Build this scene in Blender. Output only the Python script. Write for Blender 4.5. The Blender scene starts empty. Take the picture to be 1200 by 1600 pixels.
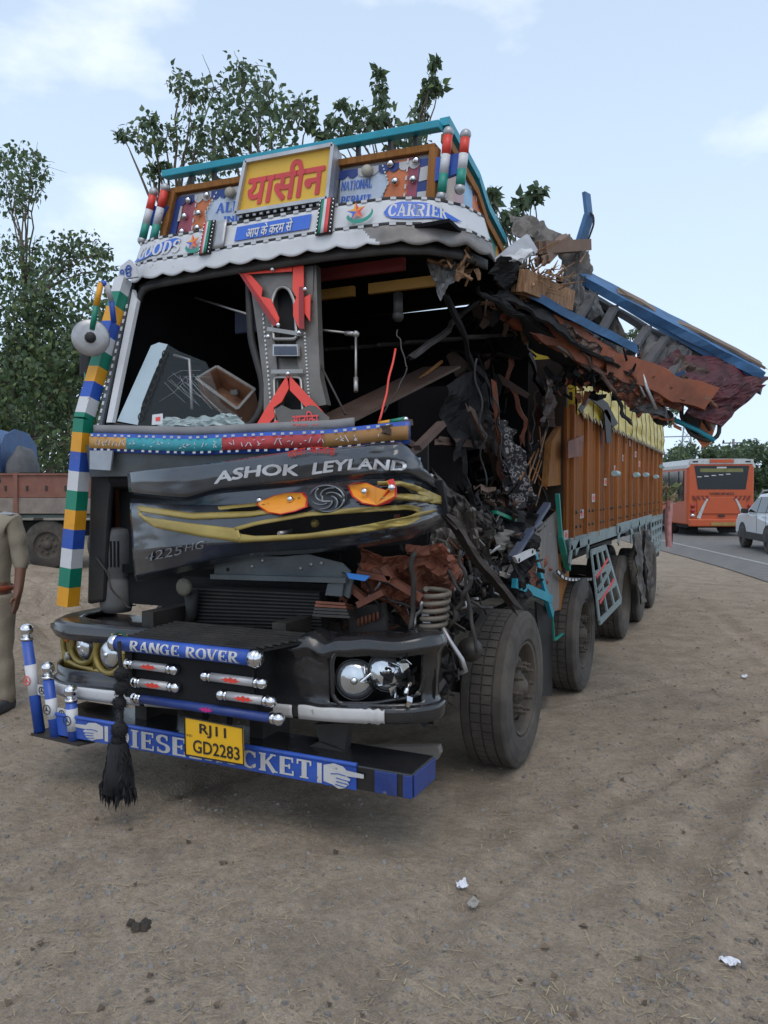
import bpy, bmesh, math, random
import numpy as np
from mathutils import Vector, Matrix, noise as mnoise
R = math.radians
sc = bpy.context.scene
COL = sc.collection

# ------------------------------------------------------------------ camera, sky, sun, exposure
CAM = Vector((2.5, -3.1, 1.65)); YAW = R(25.2); PITCH = math.atan(32 / 1200)
cd = bpy.data.cameras.new('camera'); cam = bpy.data.objects.new('camera', cd); COL.objects.link(cam)
cam.location = CAM; cam.rotation_euler = (R(90) - PITCH, 0, YAW)
cd.sensor_width = 36; cd.lens = 27.0; cd.clip_start = .05; cd.clip_end = 3000
sc.camera = cam
CLOUD = (9.2, 4.4, 3.3)
SUN_EL, SUN_AZ = R(60), R(150)           # azimuth from +Y towards +X
world = bpy.data.worlds.new('World'); sc.world = world; world.use_nodes = True
wn = world.node_tree; wn.nodes.clear()
def wnode(t, **k):
    n = wn.nodes.new(t)
    for a, b in k.items(): setattr(n, a, b)
    return n
wo = wnode('ShaderNodeOutputWorld'); wb = wnode('ShaderNodeBackground'); wb.inputs['Strength'].default_value = .1
sky = wnode('ShaderNodeTexSky', sky_type='NISHITA', sun_disc=False, sun_elevation=SUN_EL, sun_rotation=SUN_AZ,
            air_density=1.0, dust_density=3.0, ozone_density=1.2)
tc = wnode('ShaderNodeTexCoord'); mp = wnode('ShaderNodeMapping'); mp.inputs['Scale'].default_value = (1, 1, 2.1)
mp.inputs['Location'].default_value = CLOUD
nz = wnode('ShaderNodeTexNoise'); nz.inputs['Scale'].default_value = 1.5; nz.inputs['Detail'].default_value = 9; nz.inputs['Roughness'].default_value = .55
cr = wnode('ShaderNodeValToRGB'); cr.color_ramp.elements[0].position = .53; cr.color_ramp.elements[1].position = .68
sep = wnode('ShaderNodeSeparateXYZ')
hz = wnode('ShaderNodeMapRange'); hz.inputs['From Min'].default_value = 0; hz.inputs['From Max'].default_value = .75
hz.inputs['To Min'].default_value = .88; hz.inputs['To Max'].default_value = .5
veil = wnode('ShaderNodeMixRGB'); veil.inputs['Color2'].default_value = (7.2, 8.85, 10.9, 1)
cl = wnode('ShaderNodeMixRGB'); cl.inputs['Color2'].default_value = (10.4, 10.8, 11.9, 1)
L = wn.links.new
L(tc.outputs['Generated'], mp.inputs['Vector']); L(mp.outputs['Vector'], nz.inputs['Vector']); L(nz.outputs['Fac'], cr.inputs['Fac'])
L(tc.outputs['Generated'], sep.inputs['Vector']); L(sep.outputs['Z'], hz.inputs['Value'])
L(sky.outputs['Color'], veil.inputs['Color1']); L(hz.outputs['Result'], veil.inputs['Fac'])
L(veil.outputs['Color'], cl.inputs['Color1']); L(cr.outputs['Color'], cl.inputs['Fac'])
L(cl.outputs['Color'], wb.inputs['Color']); L(wb.outputs['Background'], wo.inputs['Surface'])
sd = bpy.data.lights.new('sun', 'SUN'); sd.energy = .6; sd.angle = R(35); sd.color = (1, .95, .88)
so = bpy.data.objects.new('sun', sd); COL.objects.link(so)
sv = Vector((math.sin(SUN_AZ) * math.cos(SUN_EL), math.cos(SUN_AZ) * math.cos(SUN_EL), math.sin(SUN_EL)))
so.rotation_euler = sv.to_track_quat('Z', 'Y').to_euler(); so.location = (20, -20, 40)
vs = sc.view_settings
sc.display_settings.display_device = 'sRGB'; vs.view_transform = 'Standard'; vs.look = 'None'; vs.exposure = .3; vs.gamma = 1; vs.use_curve_mapping = False

# ------------------------------------------------------------------ helpers
ca, sa, cp, sp = math.cos(YAW), math.sin(YAW), math.cos(PITCH), math.sin(PITCH)
def ray(u, v):
    l, w = (u - 600) / 1200, (800 - v) / 1200
    f = cp + w * sp; up = w * cp - sp
    return Vector((l * ca - f * sa, l * sa + f * ca, up))
def P(u, v, x=None, y=None, z=None):       # surveyed point: where a sight line of the photo meets a known plane
    r = ray(u, v)
    for k, val in enumerate((x, y, z)):
        if val is not None: return CAM + r * ((val - CAM[k]) / r[k])
def lerp(a, b, t): return a + (b - a) * t
V = Vector
rnd = random.Random(7)

class MB:
    def __init__(s): s.v = []; s.f = []; s.m = []; s.sm = []
    def add(s, vs, fs, mi=0, smooth=False):
        b = len(s.v); s.v += [tuple(p) for p in vs]
        for f in fs: s.f.append(tuple(i + b for i in f)); s.m.append(mi); s.sm.append(smooth)
        return s
    def box(s, c, d, rot=None, mi=0):
        c = V(c); h = V(d) / 2; ps = []
        for z in (-1, 1):
            for y in (-1, 1):
                for x in (-1, 1):
                    p = V((x * h.x, y * h.y, z * h.z))
                    if rot is not None: p = rot @ p
                    ps.append(c + p)
        return s.add(ps, [(0, 2, 3, 1), (4, 5, 7, 6), (0, 1, 5, 4), (2, 6, 7, 3), (0, 4, 6, 2), (1, 3, 7, 5)], mi)
    def bar(s, a, b, w, h, up=(0, 0, 1), mi=0, taper=1.0):      # rectangular bar a->b, w across, h along 'up'
        a, b = V(a), V(b); d = (b - a).normalized(); side = d.cross(V(up))
        if side.length < 1e-4: side = d.cross(V((1, 0, 0)))
        side.normalize(); u = side.cross(d).normalized(); ps = []
        for p, k in ((a, 1), (b, taper)):
            for q in ((-1, -1), (1, -1), (1, 1), (-1, 1)): ps.append(p + side * q[0] * w / 2 * k + u * q[1] * h / 2 * k)
        return s.add(ps, [(0, 1, 2, 3), (7, 6, 5, 4), (0, 4, 5, 1), (1, 5, 6, 2), (2, 6, 7, 3), (3, 7, 4, 0)], mi)
    def tube(s, pts, r, n=8, mi=0, smooth=True, cap=True):
        pts = [V(p) for p in pts]; rs = r if isinstance(r, (list, tuple)) else [r] * len(pts)
        ps = []; prev = None
        for i, p in enumerate(pts):
            d = (pts[min(i + 1, len(pts) - 1)] - pts[max(i - 1, 0)])
            d = d.normalized() if d.length > 1e-9 else V((0, 0, 1))
            if prev is None:
                prev = d.orthogonal().normalized()
            prev = (prev - d * prev.dot(d))
            prev = prev.normalized() if prev.length > 1e-6 else d.orthogonal().normalized()
            e = d.cross(prev)
            for k in range(n):
                t = 2 * math.pi * k / n; ps.append(p + (prev * math.cos(t) + e * math.sin(t)) * rs[i])
        fs = []
        for i in range(len(pts) - 1):
            for k in range(n): fs.append((i * n + k, i * n + (k + 1) % n, (i + 1) * n + (k + 1) % n, (i + 1) * n + k))
        s.add(ps, fs, mi, smooth)
        if cap:
            b = len(s.v) - len(ps)
            s.f.append(tuple(b + k for k in reversed(range(n)))); s.m.append(mi); s.sm.append(False)
            s.f.append(tuple(b + (len(pts) - 1) * n + k for k in range(n))); s.m.append(mi); s.sm.append(False)
        return s
    def lathe(s, prof, o, axis=(0, 0, 1), n=24, mi=0, smooth=True, mis=None):   # prof: (radius, height along axis)
        o = V(o); ax = V(axis).normalized(); a = ax.orthogonal().normalized(); b = ax.cross(a); ps = []
        for r, h in prof:
            for k in range(n):
                t = 2 * math.pi * k / n; ps.append(o + ax * h + (a * math.cos(t) + b * math.sin(t)) * r)
        base = len(s.v); s.v += [tuple(p) for p in ps]
        for i in range(len(prof) - 1):
            for k in range(n):
                s.f.append((base + i * n + k, base + i * n + (k + 1) % n, base + (i + 1) * n + (k + 1) % n, base + (i + 1) * n + k))
                s.m.append(mis[i] if mis else mi); s.sm.append(smooth)
        return s
    def ball(s, c, r, n=14, mi=0, sq=(1, 1, 1)):
        c = V(c); ps = []; m = n // 2
        for i in range(m + 1):
            t = math.pi * i / m
            for k in range(n):
                a = 2 * math.pi * k / n
                ps.append(c + V((math.sin(t) * math.cos(a) * r * sq[0], math.sin(t) * math.sin(a) * r * sq[1], math.cos(t) * r * sq[2])))
        fs = []
        for i in range(m):
            for k in range(n): fs.append((i * n + k, (i + 1) * n + k, (i + 1) * n + (k + 1) % n, i * n + (k + 1) % n))
        return s.add(ps, fs, mi, True)
    def prism(s, poly, ext, mi=0):           # polygon of 3D points pushed along the vector ext
        n = len(poly); ext = V(ext); ps = [V(p) for p in poly] + [V(p) + ext for p in poly]
        fs = [tuple(range(n)), tuple(reversed(range(n, 2 * n)))] + [(i, i + n, (i + 1) % n + n, (i + 1) % n) for i in range(n)]
        return s.add(ps, fs, mi)
    def grid(s, fn, nu, nv, mi=0, smooth=True, skip=None, mif=None):
        ps = [fn(i / nu, j / nv) for j in range(nv + 1) for i in range(nu + 1)]
        b = len(s.v); s.v += [tuple(p) for p in ps]
        for j in range(nv):
            for i in range(nu):
                if skip and skip((i + .5) / nu, (j + .5) / nv): continue
                a = b + j * (nu + 1) + i
                s.f.append((a, a + 1, a + nu + 2, a + nu + 1)); s.m.append(mif((i + .5) / nu, (j + .5) / nv) if mif else mi); s.sm.append(smooth)
        return s
    def build(s, name, mats, parent=None, solid=0, bevel=0, origin=None, recalc=True, subsurf=0):
        me = bpy.data.meshes.new(name)
        vs_ = s.v if origin is None else [tuple(V(p) - V(origin)) for p in s.v]
        me.from_pydata(vs_, [], s.f)
        if not isinstance(mats, (list, tuple)): mats = [mats]
        for m in mats: me.materials.append(m)
        me.polygons.foreach_set('material_index', s.m); me.polygons.foreach_set('use_smooth', s.sm)
        if recalc:
            bm = bmesh.new(); bm.from_mesh(me); bmesh.ops.recalc_face_normals(bm, faces=bm.faces); bm.to_mesh(me); bm.free()
        me.update()
        o = bpy.data.objects.new(name, me); COL.objects.link(o)
        if parent is not None: o.parent = parent
        if name in STUFFY: o['kind'] = 'stuff'
        if origin is not None: o.location = origin
        if solid:
            m = o.modifiers.new('thickness', 'SOLIDIFY'); m.thickness = abs(solid); m.offset = 0
        if bevel:
            m = o.modifiers.new('bevel', 'BEVEL'); m.width = bevel; m.segments = 2; m.limit_method = 'ANGLE'; m.angle_limit = R(35)
        if subsurf:
            m = o.modifiers.new('sub', 'SUBSURF'); m.levels = subsurf; m.render_levels = subsurf
        return o

STUFFY = {'dash_trim', 'band_scribble', 'bolt_row', 'glass_cracks', 'lacing', 'wood_splinters', 'broken_lamp_shards', 'steering_linkage', 'finger_lines', 'buckle_rivets', 'hazard_stripes', 'dry_stalks', 'fringe', 'limbs', 'reflection_ring_border'}
def tag(o, label=None, cat=None, group=None, kind=None):
    if label: o['label'] = label
    if cat: o['category'] = cat
    if group: o['group'] = group
    if kind: o['kind'] = kind
    return o
def thing(name, label, cat, loc=(0, 0, 0), rz=0, group=None):
    o = bpy.data.objects.new(name, None); COL.objects.link(o); o.empty_display_size = .2
    o.location = loc; o.rotation_euler = (0, 0, rz)
    return tag(o, label, cat, group)
def copy_tree(o, parent=None):
    c = o.copy(); COL.objects.link(c); c.parent = parent
    for ch in list(o.children): copy_tree(ch, c)
    return c
def twin(o, loc=None, parent=None):
    c = o.copy(); COL.objects.link(c); c.parent = parent if parent is not None else o.parent
    if loc is not None: c.location = loc
    return c

MATS = {}
def M(name, col, rough=.55, metal=0, var=.18, scale=6, bump=.15, bscale=40, dust=0., dcol=(.30, .255, .2), spec=.5, stretch=None, coat=0, chips=0):
    if name in MATS: return MATS[name]
    m = bpy.data.materials.new(name); m.use_nodes = True; nt = m.node_tree; b = nt.nodes['Principled BSDF']; l = nt.links.new
    def N(t): return nt.nodes.new(t)
    t = N('ShaderNodeTexCoord'); vec = t.outputs['Object']
    if stretch:
        q = N('ShaderNodeMapping'); q.inputs['Scale'].default_value = stretch; l(vec, q.inputs['Vector']); vec = q.outputs['Vector']
    n1 = N('ShaderNodeTexNoise'); n1.inputs['Scale'].default_value = scale; n1.inputs['Detail'].default_value = 6; n1.inputs['Roughness'].default_value = .6; l(vec, n1.inputs['Vector'])
    r = N('ShaderNodeMapRange'); r.inputs['From Min'].default_value = .3; r.inputs['From Max'].default_value = .7
    r.inputs['To Min'].default_value = 1 - var; r.inputs['To Max'].default_value = 1 + var; l(n1.outputs['Fac'], r.inputs['Value'])
    hs = N('ShaderNodeHueSaturation'); hs.inputs['Color'].default_value = (*col, 1); l(r.outputs['Result'], hs.inputs['Value'])
    out = hs.outputs['Color']
    if chips:
        n4 = N('ShaderNodeTexNoise'); n4.inputs['Scale'].default_value = 11; n4.inputs['Detail'].default_value = 12; n4.inputs['Roughness'].default_value = .75; l(t.outputs['Object'], n4.inputs['Vector'])
        r4 = N('ShaderNodeMapRange'); r4.inputs['From Min'].default_value = .62; r4.inputs['From Max'].default_value = .65; r4.inputs['To Max'].default_value = chips; l(n4.outputs['Fac'], r4.inputs['Value'])
        m4 = N('ShaderNodeMixRGB'); m4.inputs['Color2'].default_value = (.16, .14, .125, 1); l(out, m4.inputs['Color1']); l(r4.outputs['Result'], m4.inputs['Fac']); out = m4.outputs['Color']
    if dust:
        n3 = N('ShaderNodeTexNoise'); n3.inputs['Scale'].default_value = 3.1; n3.inputs['Detail'].default_value = 10; n3.inputs['Roughness'].default_value = .72; l(t.outputs['Object'], n3.inputs['Vector'])
        rr = N('ShaderNodeMapRange'); rr.inputs['From Min'].default_value = .42; rr.inputs['From Max'].default_value = .72; rr.inputs['To Min'].default_value = dust * .25; rr.inputs['To Max'].default_value = dust
        l(n3.outputs['Fac'], rr.inputs['Value'])
        mx = N('ShaderNodeMixRGB'); mx.inputs['Color2'].default_value = (*dcol, 1); l(out, mx.inputs['Color1']); l(rr.outputs['Result'], mx.inputs['Fac']); out = mx.outputs['Color']
        ra = N('ShaderNodeMapRange'); ra.inputs['To Min'].default_value = rough; ra.inputs['To Max'].default_value = min(1, rough + .5); l(rr.outputs['Result'], ra.inputs['Value']); l(ra.outputs['Result'], b.inputs['Roughness'])
    else:
        ra = N('ShaderNodeMapRange'); ra.inputs['To Min'].default_value = max(.03, rough - .12); ra.inputs['To Max'].default_value = min(1, rough + .12); l(n1.outputs['Fac'], ra.inputs['Value']); l(ra.outputs['Result'], b.inputs['Roughness'])
    l(out, b.inputs['Base Color']); b.inputs['Metallic'].default_value = metal; b.inputs['Specular IOR Level'].default_value = spec
    if coat: b.inputs['Coat Weight'].default_value = coat; b.inputs['Coat Roughness'].default_value = .12
    if bump:
        n2 = N('ShaderNodeTexNoise'); n2.inputs['Scale'].default_value = bscale; n2.inputs['Detail'].default_value = 5; l(vec, n2.inputs['Vector'])
        bp = N('ShaderNodeBump'); bp.inputs['Strength'].default_value = bump; bp.inputs['Distance'].default_value = .01; l(n2.outputs['Fac'], bp.inputs['Height']); l(bp.outputs['Normal'], b.inputs['Normal'])
    MATS[name] = m; return m

blackp = M('black paint', (.011, .012, .015), .2, var=.3, dust=.06, coat=.35, spec=.5)
dark = M('dull black', (.007, .007, .008), .7, var=.4, dust=.06, dcol=(.08, .07, .06), spec=.3)  # near-black base with a little brown dust
darkm = M('grimy steel', (.035, .033, .032), .5, .4, var=.4, dust=.35, dcol=(.12, .10, .08))
cabdark = M('shaded cab black', (.006, .006, .007), .9, var=.4, spec=.2)  # shade of the cab interior is put into this near-black colour
white = M('white paint', (.60, .61, .63), .42, chips=0.7, var=.06, dust=.22, bump=.05)
dwhite = M('worn white', (.55, .55, .55), .5, chips=0.8, var=.12, dust=.4)
blue = M('blue paint', (.006, .07, .40), .42, chips=0.7, var=.25, dust=.16, coat=.1)
dblue = M('deep blue paint', (.006, .035, .20), .4, chips=0.7, var=.3, dust=.12)
cyan = M('cyan paint', (.0, .27, .37), .42, chips=0.7, var=.15, dust=.1)
teal = M('teal paint', (.0, .25, .19), .42, chips=0.6, var=.12, dust=.18)
green = M('green paint', (.0, .19, .115), .4, chips=0.5, var=.1, dust=.07)
orange = M('orange paint', (.62, .17, .055), .5, chips=0.7, var=.15, dust=.15)
amber = M('amber paint', (.72, .32, .01), .42, chips=0.5, var=.1, dust=.08)
magenta = M('magenta paint', (.35, .055, .10), .45, chips=0.7, var=.2, dust=.3)
red = M('red paint', (.72, .05, .03), .4, var=.1, dust=.08)
dred = M('dark red paint', (.25, .015, .015), .45, var=.2)
yellow = M('yellow plate', (.78, .46, .04), .42, chips=0.45, var=.05, bump=.03, dust=.1)
signred = M('sign red', (.62, .06, .06), .5, chips=0.5, var=.1, bump=0)
gold = M('gold paint', (.34, .25, .055), .4, .25, chips=0.6, var=.2, dust=.25)
chrome = M('chrome', (.75, .76, .78), .12, 1, var=.06, bump=.02, dust=.1)
steel = M('brushed steel', (.36, .345, .33), .38, .85, var=.2, dust=.22, stretch=(1, 1, .2))
galv = M('galvanised sheet', (.42, .42, .43), .4, .7, var=.2, dust=.25)
rust = M('rusty orange steel', (.20, .06, .03), .6, .1, var=.4, dust=.4, dcol=(.10, .065, .05))
oxide = M('red oxide paint', (.19, .05, .02), .55, 0, chips=0.8, var=.45, dust=.5, dcol=(.05, .035, .03))
wood = M('varnished wood', (.28, .115, .03), .75, var=.3, scale=5, bump=.3, bscale=14, stretch=(9, 9, .7), dust=.12, spec=.15)
rawwood = M('split raw wood', (.30, .165, .085), .8, var=.45, scale=9, bump=.8, bscale=18, stretch=(6, 6, 1), dust=.3, dcol=(.12, .08, .05))
plankA = M('orange plank', (.23, .076, .016), .75, var=.28, scale=4, bump=.25, bscale=16, stretch=(5, 5, .5), dust=.08, dcol=(.16, .08, .04), spec=.15)
plankB = M('dark orange plank', (.17, .05, .01), .75, var=.35, scale=4, bump=.25, bscale=16, stretch=(5, 5, .5), dust=.15, dcol=(.16, .1, .06), spec=.15)
rib = M('pale wood rib', (.29, .105, .03), .75, var=.3, scale=4, bump=.25, bscale=16, stretch=(5, 5, .5), dust=.12, spec=.15)
palebl = M('pale blue steel', (.19, .27, .28), .5, var=.2, dust=.55, dcol=(.2, .17, .14))
rubber = M('tyre rubber', (.032, .03, .028), .85, var=.35, dust=.7, dcol=(.14, .118, .095), bump=.25)
rubberk = M('black rubber', (.010, .010, .011), .65, var=.3, dust=.08)
rim = M('dusty rim', (.075, .064, .054), .7, .3, var=.35, dust=.6, dcol=(.15, .12, .09))
tarpm = M('yellow tarpaulin', (.55, .41, .03), .42, var=.15, bump=.5, bscale=9, dust=.1)
rope = M('rope', (.05, .045, .03), .9)
canvas = M('brown canvas', (.14, .125, .11), .9, var=.3, bump=.4, bscale=30)
greyp = M('grey weathered panel', (.14, .132, .128), .7, var=.35, dust=.4, scale=5, stretch=(4, 4, .8))
lens = M('lamp lens', (.6, .63, .66), .1, .85, var=.15, bump=.25, bscale=22)
amberl = M('amber lens', (.7, .17, .02), .2, var=.1, coat=.5)
nplate = M('number plate yellow', (.80, .44, .01), .4, var=.06, bump=0, dust=.1)
ink = M('black ink', (.02, .02, .02), .5, var=.1, bump=0)
silver = M('silver lettering', (.62, .63, .66), .35, .2, chips=0.8, var=.1, bump=0, dust=.1)
dgrey = M('dull grey lettering', (.25, .26, .28), .4, .2, bump=0)
pinkred = M('red print', (.7, .02, .05), .45, bump=0)
beige = M('cream panel', (.5, .4, .33), .5, dust=.2)
skyb = M('sky blue panel', (.3, .5, .7), .5, dust=.2)
greypaint = M('blue grey steel', (.075, .09, .11), .5, .2, var=.3, dust=.3, dcol=(.2, .2, .12))

def glass_mat(name, tint, alpha, rough=.05, spec=.9):
    m = bpy.data.materials.new(name); m.use_nodes = True; b = m.node_tree.nodes['Principled BSDF']
    b.inputs['Base Color'].default_value = (*tint, 1); b.inputs['Roughness'].default_value = rough; b.inputs['Alpha'].default_value = alpha
    b.inputs['Specular IOR Level'].default_value = spec; MATS[name] = m; return m
glass = glass_mat('windscreen glass', (.3, .36, .38), .05)
shard = glass_mat('crazed glass', (.5, .6, .6), .5, .2)
dglass = glass_mat('dark window glass', (.012, .015, .018), 1, .08, .35)

# ---- lettering
def text_shape(body, bold=0.0):
    c = bpy.data.curves.new('tmp', 'FONT'); c.body = body; c.size = 1; c.offset = min(0, bold); c.resolution_u = 3
    o = bpy.data.objects.new('tmp', c); COL.objects.link(o)
    dg = bpy.context.evaluated_depsgraph_get(); me = bpy.data.meshes.new_from_object(o.evaluated_get(dg))
    vs_ = np.array([v.co[:2] for v in me.vertices]); fs = [tuple(p.vertices) for p in me.polygons]
    bpy.data.objects.remove(o); bpy.data.curves.remove(c); bpy.data.meshes.remove(me)
    lo, hi = vs_.min(0) - bold, vs_.max(0) + bold; out, fo = [], []        # weight: copies set off sideways, each a hair higher
    for k, (dx, dy) in enumerate(((0, 0), (bold, 0), (-bold, 0), (0, bold), (0, -bold), (bold * .7, bold * .7), (-bold * .7, bold * .7), (bold * .7, -bold * .7), (-bold * .7, -bold * .7)) if bold > 0 else ((0, 0),)):
        b = len(out); q = (vs_ + np.array([dx, dy]) - lo) / (hi - lo); out += [(x, y, k * .5) for x, y in q]; fo += [tuple(i + b for i in f) for f in fs]
    return out, fo
def arc(cx, cy, rx, ry, a0, a1, n=14): return [(cx + rx * math.cos(R(a0 + (a1 - a0) * i / n)), cy + ry * math.sin(R(a0 + (a1 - a0) * i / n))) for i in range(n + 1)]
TK, TN = .25, .1
GL = {
 'A': (.95, [[(.1, 0), (.42, 1)], [(.46, 1), (.8, 0)], [(.22, .34), (.66, .34)]], [(.12, 0, .26), (.8, 0, .34)]),
 'C': (.9, [arc(.47, .5, .34, .45, 42, 318)], [(.74, .8, -.3), (.74, .2, -.2)]),
 'D': (.95, [[(.22, 0), (.22, 1)], [(.2, .95)] + arc(.4, .5, .4, .45, 90, -90) + [(.2, .05)]], [(.14, 0, .24), (.14, 1, .24)]),
 'E': (.85, [[(.22, 0), (.22, 1)], [(.2, .95), (.76, .95)], [(.2, .5), (.6, .5)], [(.2, .05), (.78, .05)]], [(.73, .86, -.26), (.58, .5, -.26), (.76, .14, -.28)]),
 'G': (.95, [arc(.47, .5, .34, .45, 42, 318), [(.76, .04), (.76, .42)]], [(.74, .8, -.3), (.74, .44, .36)]),
 'I': (.5, [[(.25, 0), (.25, 1)]], [(.25, 0, .42), (.25, 1, .42)]),
 'K': (.95, [[(.22, 0), (.22, 1)], [(.3, .42), (.74, 1)], [(.44, .55), (.82, 0)]], [(.2, 0, .36), (.2, 1, .36), (.74, 1, .28), (.82, 0, .3)]),
 'L': (.8, [[(.22, 0), (.22, 1)], [(.2, .05), (.74, .05)]], [(.22, 1, .4), (.72, .17, -.32)]),
 'M': (1.15, [[(.14, 0), (.14, 1)], [(.2, 1), (.55, .1)], [(.55, .1), (.88, 1)], [(.94, 0), (.94, 1)]], [(.14, 0, .28), (.94, 0, .36), (.12, 1, .24), (.96, 1, .3)]),
 'N': (1., [[(.14, 0), (.14, 1)], [(.2, 1), (.8, 0)], [(.84, 0), (.84, 1)]], [(.14, 0, .28), (.12, 1, .24), (.84, 1, .28)]),
 'O': (.95, [arc(.47, .5, .36, .45, 0, 360, 22)], []),
 'P': (.85, [[(.22, 0), (.22, 1)], [(.2, .95)] + arc(.42, .72, .3, .23, 90, -90) + [(.2, .49)]], [(.22, 0, .42), (.12, 1, .2)]),
 'R': (.95, [[(.22, 0), (.22, 1)], [(.2, .95)] + arc(.42, .74, .3, .21, 90, -90) + [(.2, .53)], [(.46, .52), (.78, 0)]], [(.22, 0, .4), (.12, 1, .2), (.82, 0, .28)]),
 'S': (.8, [arc(.4, .73, .26, .22, 35, 250, 9) + arc(.4, .27, .28, .22, 75, -145, 10)], [(.62, .83, -.26), (.13, .17, -.26)]),
 'T': (.85, [[(.42, 0), (.42, 1)], [(.08, .95), (.76, .95)]], [(.42, 0, .42), (.1, .86, -.26), (.74, .86, -.26)]),
 'V': (.9, [[(.12, 1), (.42, 0)], [(.46, 0), (.78, 1)]], [(.12, 1, .34), (.78, 1, .26)]),
 ' ': (.45, [], [])}
def slab_shape(body):
    vs_, fs = [], []; x0 = 0; lay = 0
    def ribbon(pts, force=None):
        nonlocal lay
        two = len(pts) == 2
        if two: pts = [(lerp(pts[0][0], pts[1][0], i / 8), lerp(pts[0][1], pts[1][1], i / 8)) for i in range(9)]
        lay += 1; b = len(vs_); n = len(pts)
        for i, (x, y) in enumerate(pts):
            a = pts[max(i - 1, 0)]; c = pts[min(i + 1, n - 1)]; dx, dy = c[0] - a[0], c[1] - a[1]; l = math.hypot(dx, dy) or 1
            w = force or lerp(TN, TK, min(1, abs(dy) / l) ** 1.6)
            if force is None and two and dx * dy > 0: w = TN * 1.15        # upstrokes are thin
            vs_.append((x0 + x - dy / l * w / 2, y + dx / l * w / 2, lay % 5)); vs_.append((x0 + x + dy / l * w / 2, y - dx / l * w / 2, lay % 5))
        for i in range(n - 1): fs.append((b + 2 * i, b + 2 * i + 1, b + 2 * i + 3, b + 2 * i + 2))
    for ch in body:
        w, st, sf = GL[ch]
        for s in st: ribbon(s)
        for x, y, ln in sf:
            if ln > 0: ribbon([(x - ln / 2, y + (.04 if y < .5 else -.04)), (x + ln / 2, y + (.04 if y < .5 else -.04))], .085)
            else: ribbon([(x, y + ln / 2), (x, y - ln / 2)], .085)
        x0 += w + .04
    a = np.array(vs_); a[:, 0] = (a[:, 0] - a[:, 0].min()) / (a[:, 0].max() - a[:, 0].min()); a[:, 1] = (a[:, 1] - a[:, 1].min()) / (a[:, 1].max() - a[:, 1].min())
    return [tuple(p) for p in a], fs
def quadmap(q, out=.003):
    a, b, c, d = [V(p) for p in q]            # bottom-left, bottom-right, top-right, top-left
    n = ((b - a).cross(d - a)).normalized()
    if n.dot(CAM - a) < 0: n = -n
    return lambda s, t, k=0: lerp(lerp(a, b, s), lerp(d, c, s), t) + n * (out + k * .0004)
def letter(name, shape, fn, mat, parent):
    vs_, fs = shape; mb = MB(); mb.add([fn(*p) for p in vs_], fs)
    return mb.build(name, mat, parent, recalc=False)
def pxq(bl, br, tr, tl, **k): return [P(*p, **k) for p in (bl, br, tr, tl)]

def px_poly(mb, pts, th=.006, mi=0, **k):     # flat sheet with a thickness, cut to an outline on a vertical plane
    ps = [P(*p, **k) for p in pts]
    e = V((0, th, 0)) if 'y' in k else (V((-th, 0, 0)) if 'x' in k else V((0, 0, -th)))
    return mb.prism(ps, e, mi)
def resample(pl, n):
    pl = [V(p) for p in pl]; ds = [0]
    for i in range(1, len(pl)): ds.append(ds[-1] + (pl[i] - pl[i - 1]).length)
    out = []
    for k in range(n):
        t = ds[-1] * k / (n - 1); i = 1
        while i < len(ds) - 1 and ds[i] < t: i += 1
        f = (t - ds[i - 1]) / max(1e-9, ds[i] - ds[i - 1]); out.append(pl[i - 1].lerp(pl[i], f))
    return out
def smoothline(pl, n, it=2):
    r = resample(pl, n)
    for _ in range(it):
        r = [r[0]] + [(r[i - 1] + r[i] * 2 + r[i + 1]) / 4 for i in range(1, n - 1)] + [r[-1]]
    return r
def crumple(q, nu, nv, amp, seed, freq=5.0):    # a bent sheet between four corners
    a, b, c, d = [V(p) for p in q]; n = ((b - a).cross(d - a)).normalized(); off = V((seed * 7.3, seed * 3.1, seed * 1.7)); freq *= 1.15
    def fn(s, t):
        p = lerp(lerp(a, b, s), lerp(d, c, s), t)
        k = 1.1 - 2.6 * abs(mnoise.noise(p * freq + off)) + .7 * abs(mnoise.noise(p * freq * 2.7 + off)) + .3 * mnoise.noise(p * freq * 5 + off)
        k2 = mnoise.noise_vector(p * freq * .8 + off)
        return p + n * k * amp + k2 * amp * .5
    return MB().grid(fn, int(nu * 1.7), int(nv * 1.7), smooth=False)
def splinter(mb, a, b, w, h, seed=0, up=(0, 0, 1), mi=0, jag=.12):     # timber with torn ends
    r = random.Random(seed); a, b = V(a), V(b); d = (b - a).normalized(); side = d.cross(V(up)).normalized(); u = side.cross(d)
    k = 5
    for i in range(k):
        o = side * (i - (k - 1) / 2) * w / k
        mb.bar(a + o - d * r.uniform(0, jag), b + o + d * r.uniform(0, jag), w / k * 1.02, h * r.uniform(.82, 1.0), up, mi, r.uniform(.75, 1))
    return mb
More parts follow.
